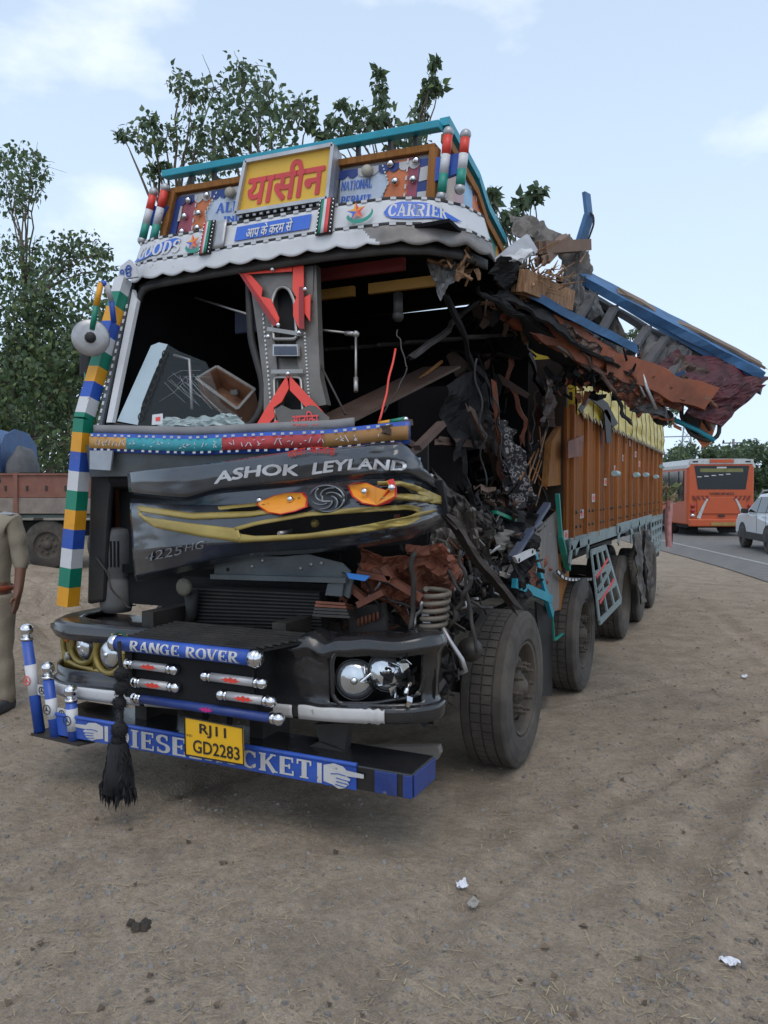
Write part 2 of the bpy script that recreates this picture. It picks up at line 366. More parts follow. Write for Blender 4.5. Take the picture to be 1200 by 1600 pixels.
def debris(mb, box, n, seed, lmin=.05, lmax=.3, mis=(0,)):              # torn strips, bent pipes and shards inside a box
    r = random.Random(seed); lo, hi = V(box[0]), V(box[1])
    for i in range(n):
        p = V([r.uniform(lo[k], hi[k]) for k in range(3)]); d = V((r.gauss(0, 1), r.gauss(0, 1), r.gauss(0, 1.2))).normalized(); l = r.uniform(lmin, lmax)
        mi = r.choice(mis); t = r.random()
        if t < .35:
            q = p + d * l * .5 + V((r.gauss(0, .04), r.gauss(0, .04), r.gauss(0, .04))); mb.tube([p, q, p + d * l], r.uniform(.004, .014), 6, mi)
        elif t < .7:
            mb.bar(p, p + d * l, r.uniform(.015, .06), r.uniform(.004, .012), (r.random(), r.random(), r.random()), mi, r.uniform(.3, 1))
        else:
            e = d.orthogonal().normalized(); w = l * r.uniform(.3, .7); m_ = p + d * l * .5 + e.cross(d) * l * .25
            mb.add([p - e * w / 2, p + e * w / 2, m_ + e * w * .5, m_ - e * w * .4, p + d * l + e * w * .2, p + d * l - e * w * .3], [(0, 1, 2, 3), (3, 2, 4, 5)], mi)
    return mb

def bent_bar(a, b, w, h, up=(0, 0, 1), seed=0, amp=.03, n=14, mi=0, mb=None, rag=.06):      # a beam that has been wrenched: wavering, twisted, ends torn
    r = random.Random(seed); a, b = V(a), V(b); d = (b - a).normalized(); side = d.cross(V(up)).normalized(); u = side.cross(d); mb = mb or MB(); ps = []
    kink = [r.uniform(.2, .8) for _ in range(3)]; ka = [r.uniform(-1, 1) * amp for _ in range(3)]
    for i in range(n + 1):
        t = i / n; o = sum(k2 * max(0, 1 - abs(t - k1) / .16) for k1, k2 in zip(kink, ka)); q = V((seed * 3.1, t * 4, 0))
        c = a.lerp(b, t) + u * (o + amp * .3 * mnoise.noise(q)) + side * amp * .4 * mnoise.noise(q + V((9, 0, 0))); tw = amp * 5 * mnoise.noise(q + V((0, 0, 7)))
        s2 = side * math.cos(tw) + u * math.sin(tw); u2 = u * math.cos(tw) - side * math.sin(tw)
        for k, (x, y) in enumerate(((-1, -1), (-.4, -1), (.3, -1), (1, -1), (1, 1), (.3, 1), (-.4, 1), (-1, 1))):
            e = d * r.uniform(-rag, rag) if i in (0, n) else V()
            j = 1 + .25 * amp / .03 * mnoise.noise(V((t * 7, k * 1.7, seed)))
            ps.append(c + s2 * x * w / 2 * j + u2 * y * h / 2 * (1 + .3 * mnoise.noise(V((t * 6, k, seed + 5)))) + e)
    fs = []
    for i in range(n):
        for k in range(8): fs.append((i * 8 + k, i * 8 + (k + 1) % 8, (i + 1) * 8 + (k + 1) % 8, (i + 1) * 8 + k))
    fs += [tuple(range(8)), tuple(n * 8 + k for k in range(8))]
    return mb.add(ps, fs, mi)
# ------------------------------------------------------------------ ground, road
TRACKS = ((2.05, 1.0, .13), (2.38, 1.0, .13), (1.15, 2.2, .12), (3.6, -.6, .14), (-.9, 3.0, .12))
def ground_h(x, y):
    v = V((x, y, 0))
    h = .014 * mnoise.noise(v * 1.1) + .008 * mnoise.noise(v * 3.7)
    d = math.hypot(x - 1.5, y + .5)
    for (ax, bx, w_) in TRACKS:                            # tyre ruts curving through the yard
        cx_ = ax + bx * (y + 3) ** 2 * .02; e = abs(x - cx_)
        if e < w_ * 1.6 and -4 < y < 14: h += -.026 * max(0, 1 - (e / w_) ** 2) + .010 * math.exp(-((e - w_ * 1.15) / .05) ** 2) + (.005 * math.sin(y * 42 + (8 if x > cx_ else 0)) if e < w_ else 0)
    if d < 9: h += .009 * mnoise.noise(v * 9) + .006 * mnoise.noise(v * 24)
    k = max(0, min(1, (-x - 2.6 - max(0, y - 4) * .4) / 2)) * max(0, min(1, (y - .8) / 1.6)) * max(0, min(1, (9 - y) / 2))   # churned earth beyond the man
    if k: h += k * (.34 * abs(mnoise.noise(v * 1.3)) + .16 * mnoise.noise(v * 3.6) + .09 * abs(mnoise.noise(v * 8)))
    return h
RD = V((-.351, .937, 0)).normalized(); RN = V((RD.y, -RD.x, 0))      # along the road, and to its right
RO = P(1150, 890, z=0)
def road_s(x, y): return (V((x, y, 0)) - RO).dot(RN)
def flat(x, y):
    f = max(0, min(1, (-road_s(x, y) - .1) / 1.5)); return ground_h(x, y) * f - .012 * (1 - f)
def graded(lo, hi, c0, c1, fine, g=1.16):
    xs = list(np.arange(c0, c1, fine)); s = fine; x = c1
    while x < hi: xs.append(x); s *= g; x += s
    xs.append(hi); s = fine; x = c0 - fine; left = []
    while x > lo: left.append(x); s *= g; x -= s
    return [lo] + left[::-1] + xs
gx = graded(-1200, 1200, -6.8, 4.4, .042); gy = graded(-40, 1800, -2.4, 6.2, .042)
gv = []; gf = []
for y in gy:
    for x in gx: gv.append((x, y, flat(x, y) if abs(x) < 40 and y < 60 else 0 if road_s(x, y) < -3 else -.012))
W = len(gx)
for j in range(len(gy) - 1):
    for i in range(W - 1): gf.append((j * W + i, j * W + i + 1, (j + 1) * W + i + 1, (j + 1) * W + i))
gm = bpy.data.materials.new('dirt'); gm.use_nodes = True
nt = gm.node_tree; gb = nt.nodes['Principled BSDF']; gb.inputs['Roughness'].default_value = .95; gb.inputs['Specular IOR Level'].default_value = .15
tcn = nt.nodes.new('ShaderNodeTexCoord')
def gn(scale, detail=8, rough=.65):
    n = nt.nodes.new('ShaderNodeTexNoise'); n.inputs['Scale'].default_value = scale; n.inputs['Detail'].default_value = detail; n.inputs['Roughness'].default_value = rough
    nt.links.new(tcn.outputs['Object'], n.inputs['Vector']); return n.outputs['Fac']
def gramp(f, p0, c0, p1, c1, mid=None):
    c = nt.nodes.new('ShaderNodeValToRGB'); c.color_ramp.elements[0].position = p0; c.color_ramp.elements[0].color = (*c0, 1); c.color_ramp.elements[1].position = p1; c.color_ramp.elements[1].color = (*c1, 1)
    nt.links.new(f, c.inputs['Fac']); return c.outputs['Color']
def gmix(a, b, f, mode='MIX'):
    m = nt.nodes.new('ShaderNodeMixRGB'); m.blend_type = mode; nt.links.new(a, m.inputs['Color1']); nt.links.new(b, m.inputs['Color2'])
    if isinstance(f, float): m.inputs['Fac'].default_value = f
    else: nt.links.new(f, m.inputs['Fac'])
    return m.outputs['Color']
c1 = gramp(gn(.55), .38, (.29, .24, .188), .64, (.395, .332, .266))
c2 = gramp(gn(3.2, 10, .7), .36, (.215, .172, .134), .6, (.41, .346, .276))
c3 = gramp(gn(26, 6, .7), .33, (.55, .53, .5), .62, (1.08, 1.06, 1.02))
c4 = gramp(gn(120, 4), .34, (.62, .6, .57), .66, (1.2, 1.17, 1.1))
cc = gmix(gmix(gmix(c1, c2, .5), c3, .55, 'MULTIPLY'), c4, .6, 'MULTIPLY')
for (su, sv, sr, sf) in ((330, 1235, .26, .6), (520, 1270, .35, .45), (650, 1215, .25, .5), (255, 1330, .16, .35), (1010, 1330, .3, .25), (160, 1180, .3, .35), (470, 1480, .4, .22), (760, 1230, .3, .35)):     # oil and damp stains
    sp0 = P(su, sv, z=0); dn = nt.nodes.new('ShaderNodeVectorMath'); dn.operation = 'DISTANCE'; dn.inputs[1].default_value = (sp0.x, sp0.y, 0); nt.links.new(tcn.outputs['Object'], dn.inputs[0])
    wa = nt.nodes.new('ShaderNodeMath'); wa.operation = 'MULTIPLY_ADD'; nt.links.new(gn(7, 8, .7), wa.inputs[0]); wa.inputs[1].default_value = sr * 2.2; nt.links.new(dn.outputs['Value'], wa.inputs[2])
    mr = nt.nodes.new('ShaderNodeMapRange'); mr.inputs['From Min'].default_value = sr * 1.1; mr.inputs['From Max'].default_value = sr * 2.0; mr.inputs['To Min'].default_value = sf; mr.inputs['To Max'].default_value = 0; nt.links.new(wa.outputs[0], mr.inputs['Value'])
    cst = nt.nodes.new('ShaderNodeRGB'); cst.outputs[0].default_value = (.075, .06, .05, 1); cc = gmix(cc, cst.outputs[0], mr.outputs['Result'])
nt.links.new(cc, gb.inputs['Base Color'])
bmp = nt.nodes.new('ShaderNodeBump'); bmp.inputs['Strength'].default_value = .7; bmp.inputs['Distance'].default_value = .02
ad = nt.nodes.new('ShaderNodeMath'); ad.operation = 'ADD'; nt.links.new(gn(18, 8, .75), ad.inputs[0]); nt.links.new(gn(75, 5, .7), ad.inputs[1])
nt.links.new(ad.outputs[0], bmp.inputs['Height']); nt.links.new(bmp.outputs['Normal'], gb.inputs['Normal'])
g = MB(); g.v = gv; g.f = gf; g.m = [0] * len(gf); g.sm = [True] * len(gf)
tag(g.build('ground', gm, recalc=False), kind='structure')

asph = M('asphalt', (.115, .113, .112), .9, var=.2, scale=3, bump=.5, bscale=120, dust=.7, dcol=(.23, .21, .18))
mb = MB(); n = 160; ps = []
for i in range(n + 1):
    s = -60 + 760 * (i / n) ** 2; c = RO + RD * s
    e = .22 * mnoise.noise(V((s * .35, 0, 0))) + .2 * mnoise.noise(V((s * 1.7, 3, 0)))
    a = c + RN * (e - .15); b_ = c + RN * 16
    ps += [(a.x, a.y, .004), (b_.x, b_.y, .004)]
mb.add(ps, [(2 * i, 2 * i + 1, 2 * i + 3, 2 * i + 2) for i in range(n)])
tag(mb.build('road', asph), kind='structure')
paint = M('road paint', (.34, .33, .31), .8, var=.3, scale=5, dust=.5, dcol=(.16, .15, .14))
l0 = P(1037, 845, z=0); off = (l0 - RO).dot(RN)
mb = MB(); a = [RO + RD * s + RN * off for s in (-40, 300)]
mb.add([a[0] - RN * .07 + V((0, 0, .008)), a[0] + RN * .07 + V((0, 0, .008)), a[1] + RN * .07 + V((0, 0, .008)), a[1] - RN * .07 + V((0, 0, .008))], [(0, 1, 2, 3)])
for k in range(14):
    p = RO + RD * (-14 + k * 9) + RN * (off + 3.6)
    mb.add([p - RN * .06 + V((0, 0, .008)), p + RN * .06 + V((0, 0, .008)), p + RN * .06 + RD * 3 + V((0, 0, .008)), p - RN * .06 + RD * 3 + V((0, 0, .008))], [(0, 1, 2, 3)])
tag(mb.build('road_marking', paint), kind='structure')

# loose ground cover
def on_ground(r, umin, umax, vmin, vmax):
    while True:
        u, v = r.uniform(umin, umax), r.uniform(vmin, vmax); p = P(u, v, z=0)
        if road_s(p.x, p.y) > -.2: continue
        if -1.35 < p.x < 1.35 and .1 < p.y < 10.4 and r.random() < .8: continue
        return p, u, v
def pebble(mb, p, s, r, mi=0):
    q = [V((r.uniform(.6, 1.2), 0, 0)) for _ in range(6)]; ps = []
    for k in range(6):
        a = k * math.pi / 3 + r.uniform(-.3, .3); ps.append(p + V((math.cos(a) * s * r.uniform(.7, 1.2), math.sin(a) * s * r.uniform(.6, 1), -s * .3)))
    for k in range(6):
        a = k * math.pi / 3 + r.uniform(-.3, .3); ps.append(p + V((math.cos(a) * s * r.uniform(.4, .75), math.sin(a) * s * r.uniform(.35, .65), s * r.uniform(.25, .55))))
    mb.add(ps, [(k, (k + 1) % 6, (k + 1) % 6 + 6, k + 6) for k in range(6)] + [(6, 7, 8, 9, 10, 11)], mi)
r = random.Random(11)
st1 = M('grey stone', (.2, .19, .18), .9, var=.3, dust=.4); st2 = M('brown stone', (.19, .155, .125), .9, var=.3, dust=.4); st3 = M('dark stone', (.15, .14, .135), .9, var=.3, dust=.3)
mb = MB()
for i in range(9500):
    v = 905 + (1620 - 905) * r.random() ** 1.0
    p, u, v = on_ground(r, -60, 1260, v - 2, v + 2)
    s = .0025 + .012 * r.random() ** 5 + .0035 * (p - CAM).length / 6
    pebble(mb, V((p.x, p.y, flat(p.x, p.y) + s * .1)), s, r, r.choice((0, 0, 1, 1, 2)))
tag(mb.build('gravel', [st1, st2, st3], recalc=False), kind='stuff')
straw = M('dry straw', (.36, .29, .18), .8, var=.3, bump=0); dleaf = M('dead leaf', (.11, .08, .055), .8, var=.5, bump=0)
mb = MB()
for i in range(4200):
    v = 905 + (1620 - 905) * r.random(); p, u, v = on_ground(r, -60, 1260, v - 2, v + 2)
    if mnoise.noise(V((p.x * 1.3, p.y * 1.3, 5))) < r.uniform(-.5, .35): continue
    z = flat(p.x, p.y) + .006; a = r.uniform(0, 6.28); l = r.uniform(.006, .035) * (1 + .15 * (p - CAM).length) * (2 if r.random() < .06 else 1); d = V((math.cos(a), math.sin(a), r.uniform(-.08, .15))) * l; w = V((-math.sin(a), math.cos(a), 0)) * r.uniform(.0008, .0018)
    if r.random() < .95: mb.add([V((p.x, p.y, z)) - w, V((p.x, p.y, z)) + w, V((p.x, p.y, z + .002)) + w + d, V((p.x, p.y, z + .002)) - w + d], [(0, 1, 2, 3)], 0)
    else:
        w = w.normalized() * l * .3; c = V((p.x, p.y, z)); d = d * .7
        mb.add([c, c + d * .5 + w + V((0, 0, .012)), c + d, c + d * .5 - w + V((0, 0, .006))], [(0, 1, 2, 3)], 1)
tag(mb.build('straw_litter', [straw, dleaf], recalc=False), kind='stuff')
# single stones, the clod and scraps of paper
for u, v, s, lab, m_ in ((600, 1348, .022, 'grey stone on the bare dirt, in front of the bumper beam', st1), (822, 1412, .024, 'flat grey stone on the dirt just right of the white paper scrap', st1),
                     (612, 1578, .026, 'reddish brown stone chip at the bottom edge of the dirt', st2), (852, 1538, .02, 'dark bluish stone on the dirt at lower right', st3), (1106, 1274, .022, 'dark stone on open dirt at the far right', st3),
                     (306, 1402, .018, 'pale brown stone on dirt below the black tassel', st2)):
    p = P(u, v, z=0); q = MB(); pebble(q, V((0, 0, s * .28)), s, r)
    o = q.build('stone', m_, subsurf=1); o.location = (p.x, p.y, flat(p.x, p.y)); tag(o, lab, 'stone', 'single stones lying on the dirt')
p = P(224, 1450, z=0); q = MB()
for k in range(16): pebble(q, V((r.gauss(0, .022), r.gauss(0, .02), r.uniform(0, .022))), r.uniform(.012, .026), r)
o = q.build('mud_clod', M('dark mud', (.045, .036, .028), .9, var=.4), recalc=False); o.location = (p.x, p.y, flat(p.x, p.y) + .003); tag(o, 'dark crumbly clod of mud on the dirt at lower left', 'clod')
paper = M('white paper', (.7, .71, .76), .7, var=.1, bump=.3)
for u, v, s, lab, sd_ in ((721, 1384, .03, 'small crumpled white scrap on the dirt in the middle foreground', 1), (1138, 1502, .034, 'torn white scrap on the dirt at lower right', 2), (740, 1408, .03, 'greyish dry torn scrap just behind the white one on the dirt', 3), (1163, 1060, .035, 'white scrap on the dirt far right, beyond the front wheel', 4)):
    p = P(u, v, z=0); rr = random.Random(sd_); q = crumple([V((-s, -s * .5, .012)), V((s * .8, -s * .7, .018)), V((s, s * .6, .022)), V((-s * .6, s * .6, .014))], 5, 5, .012, sd_, 40)
    o = q.build('paper_scrap', paper if sd_ != 3 else M('grey paper', (.34, .32, .29), .8), solid=.001); o.location = (p.x, p.y, flat(p.x, p.y)); o.rotation_euler = (0, 0, rr.uniform(0, 6)); tag(o, lab, 'scrap')
# ------------------------------------------------------------------ the wrecked lorry
truck = thing('cargo_truck', 'wrecked multi-axle goods lorry with crushed open cab, painted headboard and orange plank body', 'truck')
T = truck
BX = 1.25                                            # half width of the cargo body

# ---- wheels
def tyre_mesh(w=.29, rr=.5, inner=.29, pitches=54):
    mb = MB(); h = w / 2
    prof = [(inner, h - .035, 0), (inner + .03, h - .008, 0), (rr - .11, h, 0), (rr - .045, h - .006, 0), (rr - .012, h - .02, 0), (rr - .002, h - .03, 0), (rr, h - .075, 0), (rr - .013, h - .078, 0), (rr - .013, h - .085, 0),
            (rr, h - .088, 1), (rr, h - .14, 1), (rr - .013, h - .142, 0), (rr - .013, h - .149, 0), (rr, h - .151, 1), (rr, h - .204, 1), (rr - .013, h - .206, 0), (rr - .013, h - .213, 0), (rr, h - .216, 0), (rr - .002, -h + .03, 0), (rr - .012, -h + .02, 0), (rr - .11, -h, 0), (inner, -h + .03, 0)]
    ang = []
    for k in range(pitches):
        for f, d in ((0, 1), (.015, 0), (.09, 0), (.105, 1)): pass
        ang += [(k, 0), (k + .86, 0), (k + .88, 1), (k + .98, 1)]
    ps = []; n = len(ang)
    for t, dn in ang:
        a = 2 * math.pi * t / pitches
        for q, x, blk in prof:
            q2 = q - (.010 if dn and blk else 0); ps.append((x, q2 * math.cos(a), q2 * math.sin(a)))
    m = len(prof); fs = []
    for i in range(n):
        for k in range(m - 1): fs.append((i * m + k, ((i + 1) % n) * m + k, ((i + 1) % n) * m + k + 1, i * m + k + 1))
    mb.add(ps, fs, 0, False)
    return mb
def make_wheel(x, y, parent, driven=False):
    zc = .464
    ty = tyre_mesh().build('wheel', rubber, parent); ty.location = (x - .145, y, zc); ty.scale = (1, .93, .93)
    rm = MB(); o = .145 if not driven else .145
    if not driven: prof = [(.285, .112), (.302, .126), (.30, .13), (.284, .125), (.275, .085), (.262, .03), (.25, .02), (.235, .045), (.20, .075), (.175, .082), (.12, .082), (.10, .082)]
    else: prof = [(.30, .118), (.305, .125), (.285, .122), (.265, .06), (.25, -.02), (.21, -.02), (.17, .01), (.10, .01)]
    rm.lathe(prof, (0, 0, 0), (1, 0, 0), 36)
    rm.build('rim', rim, ty)
    hb = MB(); x0 = .08 if not driven else .0
    hb.lathe([(.118, x0 - .005), (.116, x0 + .012), (.09, x0 + .016), (.084, x0 + .034), (.068, x0 + .038), (.06, x0 + .052), (.045, x0 + .056), (.043, x0 + .062), (0, x0 + .063)], (0, 0, 0), (1, 0, 0), 20)
    hb.build('hub', rim, ty)
    nb = MB(); nb.lathe([(.028, 0), (.028, .014), (.021, .016), (.021, .05), (.013, .052), (.013, .075), (0, .076)], (0, 0, 0), (1, 0, 0), 6, smooth=False)
    first = None
    for k in range(10):
        a = 2 * math.pi * k / 10; loc = (x0 - .005, .152 * math.cos(a), .152 * math.sin(a))
        if first is None: first = nb.build('wheel_nut', rim, ty); first.location = loc
        else: twin(first, loc)
    hh = MB(); hh.lathe([(.034, -.02), (.034, .012), (.026, .013), (0, .010)], (0, 0, 0), (1, 0, 0), 12); hole = None
    for k in range(8):
        a = 2 * math.pi * (k + .5) / 8; loc = (.058 if not driven else -.018, .218 * math.cos(a), .218 * math.sin(a))
        if hole is None: hole = hh.build('hand_hole', dark, ty); hole.location = loc
        else: twin(hole, loc)
    return ty
w0 = make_wheel(1.325, 1.425, T)
w1 = make_wheel(1.32, 3.364, T)
w3 = make_wheel(1.30, 5.87, T, True)
for x, y, src in ((1.33, 7.1, w3), (1.33, 8.43, w3)):
    c = copy_tree(src, T); c.location = (x - .145, y, .464)
c = copy_tree(w3, T); c.location = (1.3 - .145 - .33, 7.1, .496)
for y, s in ((1.425, w0), (3.364, w1), (5.87, w3), (7.1, w3), (8.43, w3)):
    c = copy_tree(s, T); c.location = (-1.31 + .145, y, .464); c.rotation_euler = (0, 0, math.pi)
for y in (1.425, 3.364, 5.87, 7.1, 8.43):
    MB().tube([(-1.0, y, .464), (-.3, y, .49), (.3, y, .49), (1.0, y, .464)], .075, 10).build('axle', darkm, T)
for x in (-.42, .42):
    MB().box((x, 5.2, .88), (.08, 10.2, .24)).build('chassis_rail', darkm, T)
for y in (.7, 2.5, 4.4, 6.4, 7.8, 9.8): MB().box((0, y, .88), (.76, .1, .18)).build('chassis_crossmember', darkm, T)
for y in (1.425, 3.364):
    mb = MB()
    for k in range(5): mb.bar((.62, y - .75 + .1 * k, .66 - .018 * k), (.62, y + .75 - .1 * k, .66 - .018 * k), .08, .016)
    mb.build('leaf_spring', darkm, T)
mb = MB(); mb.lathe([(0, 0), (.24, 0), (.26, .03), (.26, .9), (.24, .93), (0, .93)], (-.8, 4.2, .75), (0, 1, 0), 20); mb.build('fuel_tank', galv, T)
mb = MB(); mb.box((.05, 1.35, 1.02), (.62, 1.1, .75)); mb.box((.05, .72, 1.0), (.5, .2, .5)); mb.lathe([(.0, 0), (.24, 0), (.24, .05), (0, .06)], (.05, .62, 1.15), (0, -1, 0), 14); mb.build('engine', dark, T, bevel=.03)

# ---- front beam, posts, plate
mb = MB(); mb.box((.1, .085, .362), (2.2, .27, .112), mi=0); mb.build('bumper_beam', [blackp], T, bevel=.008)
mb = MB(); mb.box((-.02, -.054, .36), (1.9, .008, .112)); mb.tube([(-.97, -.052, .418), (.93, -.052, .418)], .012, 8); mb.build('beam_front_plate', blue, T, bevel=.003)
mb = MB(); mb.box((1.2045, .085, .362), (.008, .25, .1)); mb.box((1.075, -.053, .36), (.11, .008, .1)); mb.box((1.18, -.053, .36), (.045, .008, .1)); mb.build('beam_end_plate', dblue, T, bevel=.003)
def beamq(x0, x1, z0=.315, z1=.408): return quadmap([(x0, -.0585, z0), (x1, -.0585, z0), (x1, -.0585, z1), (x0, -.0585, z1)])
letter('lettering', slab_shape('DIESEL'), beamq(-.51, .07), dwhite, T)
letter('lettering', slab_shape('ROCKET'), beamq(.09, .70), dwhite, T)
def hand(name, q, flip):
    mb = MB(); f = (lambda s, t: q(1 - s, t)) if flip else (lambda s, t: q(s, t))
    mb.add([f(*p) for p in [(0, .1), (.1, .1), (.1, .9), (0, .9)]], [(0, 1, 2, 3)])
    pts = [(.14, .2), (.14, .85), (.36, .98), (.56, .92), (.64, .78), (1.0, .74), (1.0, .58), (.62, .55), (.72, .46), (.70, .36), (.66, .34), (.69, .24), (.64, .16), (.60, .06), (.46, .0), (.34, .12)]
    mb.add([f(*p) for p in pts], [tuple(range(len(pts)))])
    o = mb.build(name, dwhite, T, recalc=False)
    mb = MB()
    for a, b in (((.42, .42), (.70, .36)), ((.42, .28), (.67, .24)), ((.40, .16), (.62, .1)), ((.45, .6), (.62, .56)), ((.3, .55), (.45, .6))):
        p, r_ = f(*a), f(*b); mb.tube([p + V((0, -.001, 0)), r_ + V((0, -.001, 0))], .0022, 4)
    mb.build('finger_lines', blue, o)
hand('hand_emblem', beamq(.73, .97, .30, .415), False)
hand('hand_emblem', beamq(-.80, -.55, .31, .412), True)
# posts with chrome balls
def ringlogo(c, r_, mat, parent, flatdir=(0, -1, 0)):
    mb = MB(); c = V(c); ring = [c + V((math.cos(a) * r_, 0, math.sin(a) * r_)) for a in [2 * math.pi * k / 18 for k in range(19)]]
    mb.tube(ring, .0026, 5)
    for a in (90, 210, 330): mb.bar(c, c + V((math.cos(R(a)) * r_ * .75, 0, math.sin(R(a)) * r_ * .75)), .002, .008, (0, 0, 1), taper=.3)
    return mb.build('star_emblem', mat, parent)
MB().prism([P(48, 1146, y=-.09), P(122, 1163, y=-.09), P(122, 1163, y=-.09) + V((.06, .16, 0)), P(48, 1146, y=-.09) + V((.0, .16, 0))], (0, 0, -.012)).build('post_plate', darkm, T)
posts = (((62, 1143), (42, 1000), (.40, .73), red), ((88, 1152), (75, 1060), (.32, .66), ink), ((116, 1156), (111, 1096), (.25, .82), ink))
pc = []
for (b0, t0, (f0, f1), lm) in posts:
    a, t = P(*b0, y=-.05), P(*t0, y=-.05); rr = .030; mb = MB(); mb.tube([a, t], rr, 16, 0); mb.tube([a.lerp(t, f0), a.lerp(t, f1)], rr + .0015, 16, 1)
    po = mb.build('post', [blue, white], T)
    MB().tube([t, t + V((0, 0, .014))], rr * 1.12, 16).tube([t + V((0, 0, .014)), t + V((0, 0, .03))], rr * .7, 12).build('collar', chrome, po)
    MB().ball(t + V((0, 0, .058)), .036, 18).build('ball_finial', chrome, po)
    m_ = a.lerp(t, (f0 + f1) / 2); ringlogo(m_ + V((-.006, -rr - .003, 0)), .026, lm, po); pc.append((m_, a, t))
for i, z in ((0, .0), (1, -.02)):
    m_ = (pc[i][0] + pc[i + 1][0]) / 2 + V((0, .0, .02 + z)); o = MB().box(m_, (.075, .006, .06)).build('link_tab', dwhite, T, bevel=.004); ringlogo(m_ + V((0, -.005, 0)), .02, ink, o)
# number plate
q = pxq((290, 1179), (381, 1195), (379, 1137), (289, 1120), y=-.16)
mb = MB(); mb.prism(q, (0, .006, 0)); np_ = mb.build('number_plate', nplate, T)
qm = quadmap(q, .002)
def sub(qm, s0, s1, t0, t1): return lambda s, t, k=0: qm(lerp(s0, s1, s), lerp(t0, t1, t), k)
letter('plate_text', text_shape('RJ11', .014), sub(qm, .26, .72, .55, .9), ink, np_)
letter('plate_text', text_shape('GD2283', .012), sub(qm, .14, .94, .1, .45), ink, np_)
letter('plate_text', text_shape('IND', .0), sub(qm, .03, .13, .5, .56), ink, np_)
mb = MB(); ip = [qm(.0, .0), qm(1, 0), qm(1, 1), qm(0, 1), qm(0, 0)]; mb.tube(ip, .004, 5); mb.build('plate_rim', darkm, np_)
MB().bar(P(320, 1140, y=-.1), P(322, 1100, y=.05), .03, .01).bar(P(358, 1146, y=-.1), P(360, 1106, y=.05), .03, .01).build('plate_bracket', darkm, T)

# ---- moulded bumper
path = [(-1.27, .75), (-1.265, .45), (-1.24, .27), (-1.16, .13), (-1.0, .05), (-.6, .01), (0, 0), (.6, 0), (1.0, .02), (1.13, .05), (1.215, .12), (1.24, .2), (1.22, .27)]
pth = smoothline([(x, y, 0) for x, y in path], 90, 2)
def bump_fn(s, t):
    i = min(len(pth) - 1, s * (len(pth) - 1)); k = int(i); p = pth[k].lerp(pth[min(k + 1, len(pth) - 1)], i - k)
    dn = (pth[min(k + 1, 89)] - pth[max(k - 1, 0)]).normalized(); nrm = V((dn.y, -dn.x, 0))
    zt = lerp(.905, .985, max(0, min(1, (p.x + .9) / 2.0))); zb = lerp(.485, .60, max(0, min(1, (p.x + .9) / 2.0)))
    if .2 < p.x: zt += .03 * mnoise.noise(V((p.x * 4.5, 0, 1))) - .03 * math.exp(-((p.x - .72) / .05) ** 2) + .02 * math.exp(-((p.x - .64) / .04) ** 2)
    pr = [(.16, 1.0), (.03, 1.0), (.0, .965), (-.015, .86), (0, .8), (.012, .74), (.012, .26), (0, .2), (-.02, .18), (-.015, .02), (.04, 0), (.14, .0)]
    j = t * (len(pr) - 1); a = int(min(j, len(pr) - 2)); f = j - a
    o, h = lerp(pr[a][0], pr[a + 1][0], f), lerp(pr[a][1], pr[a + 1][1], f)
    if p.x > .4: o += .02 * mnoise.noise(V((p.x * 3, h * 3, 9))) + .03 * math.exp(-((p.x - .68) / .06) ** 2) * max(0, h - .6) * 2
    return V((p.x, p.y, lerp(zb, zt, h))) - nrm * o
Lx0, Lx1 = -1.235, -.46; Rx0, Rx1 = .74, 1.19
def bskip(s, t):
    i = int(s * 89); x = pth[i].x
    return (.38 < t < (.53 if x < 0 else .6)) and ((Lx0 < x < Lx1 and pth[i].y < .3) or (Rx0 < x < Rx1 and pth[i].y < .2))
MB().grid(bump_fn, 120, 44, skip=bskip).build('bumper', blackp, T, solid=.008)
def bstrip(name, x0, x1, t0, t1, out, mat, rag=0):
    idx = [i for i in range(90) if x0 <= pth[i].x <= x1 and pth[i].y < .32]; s0, s1 = idx[0] / 89, idx[-1] / 89
    def fn(s, t):
        ss = lerp(s0, s1, s); i = int(ss * 89); dn = (pth[min(i + 1, 89)] - pth[max(i - 1, 0)]).normalized(); nrm = V((dn.y, -dn.x, 0))
        p = bump_fn(ss, lerp(t0, t1, t)) + nrm * out
        if rag and s > .7: p.z += rag * (s - .7) * mnoise.noise(V((s * 22, t * 2, 3)))
        return p
    return MB().grid(fn, 60, 3).build(name, mat, T, solid=.004)
bstrip('bumper_strip', -1.3, -.35, .70, .83, .012, white)
bstrip('bumper_strip', -.35, .60, .72, .83, .012, dwhite)
bstrip('bumper_strip', .60, 1.04, .70, .825, .012, dwhite, .06)
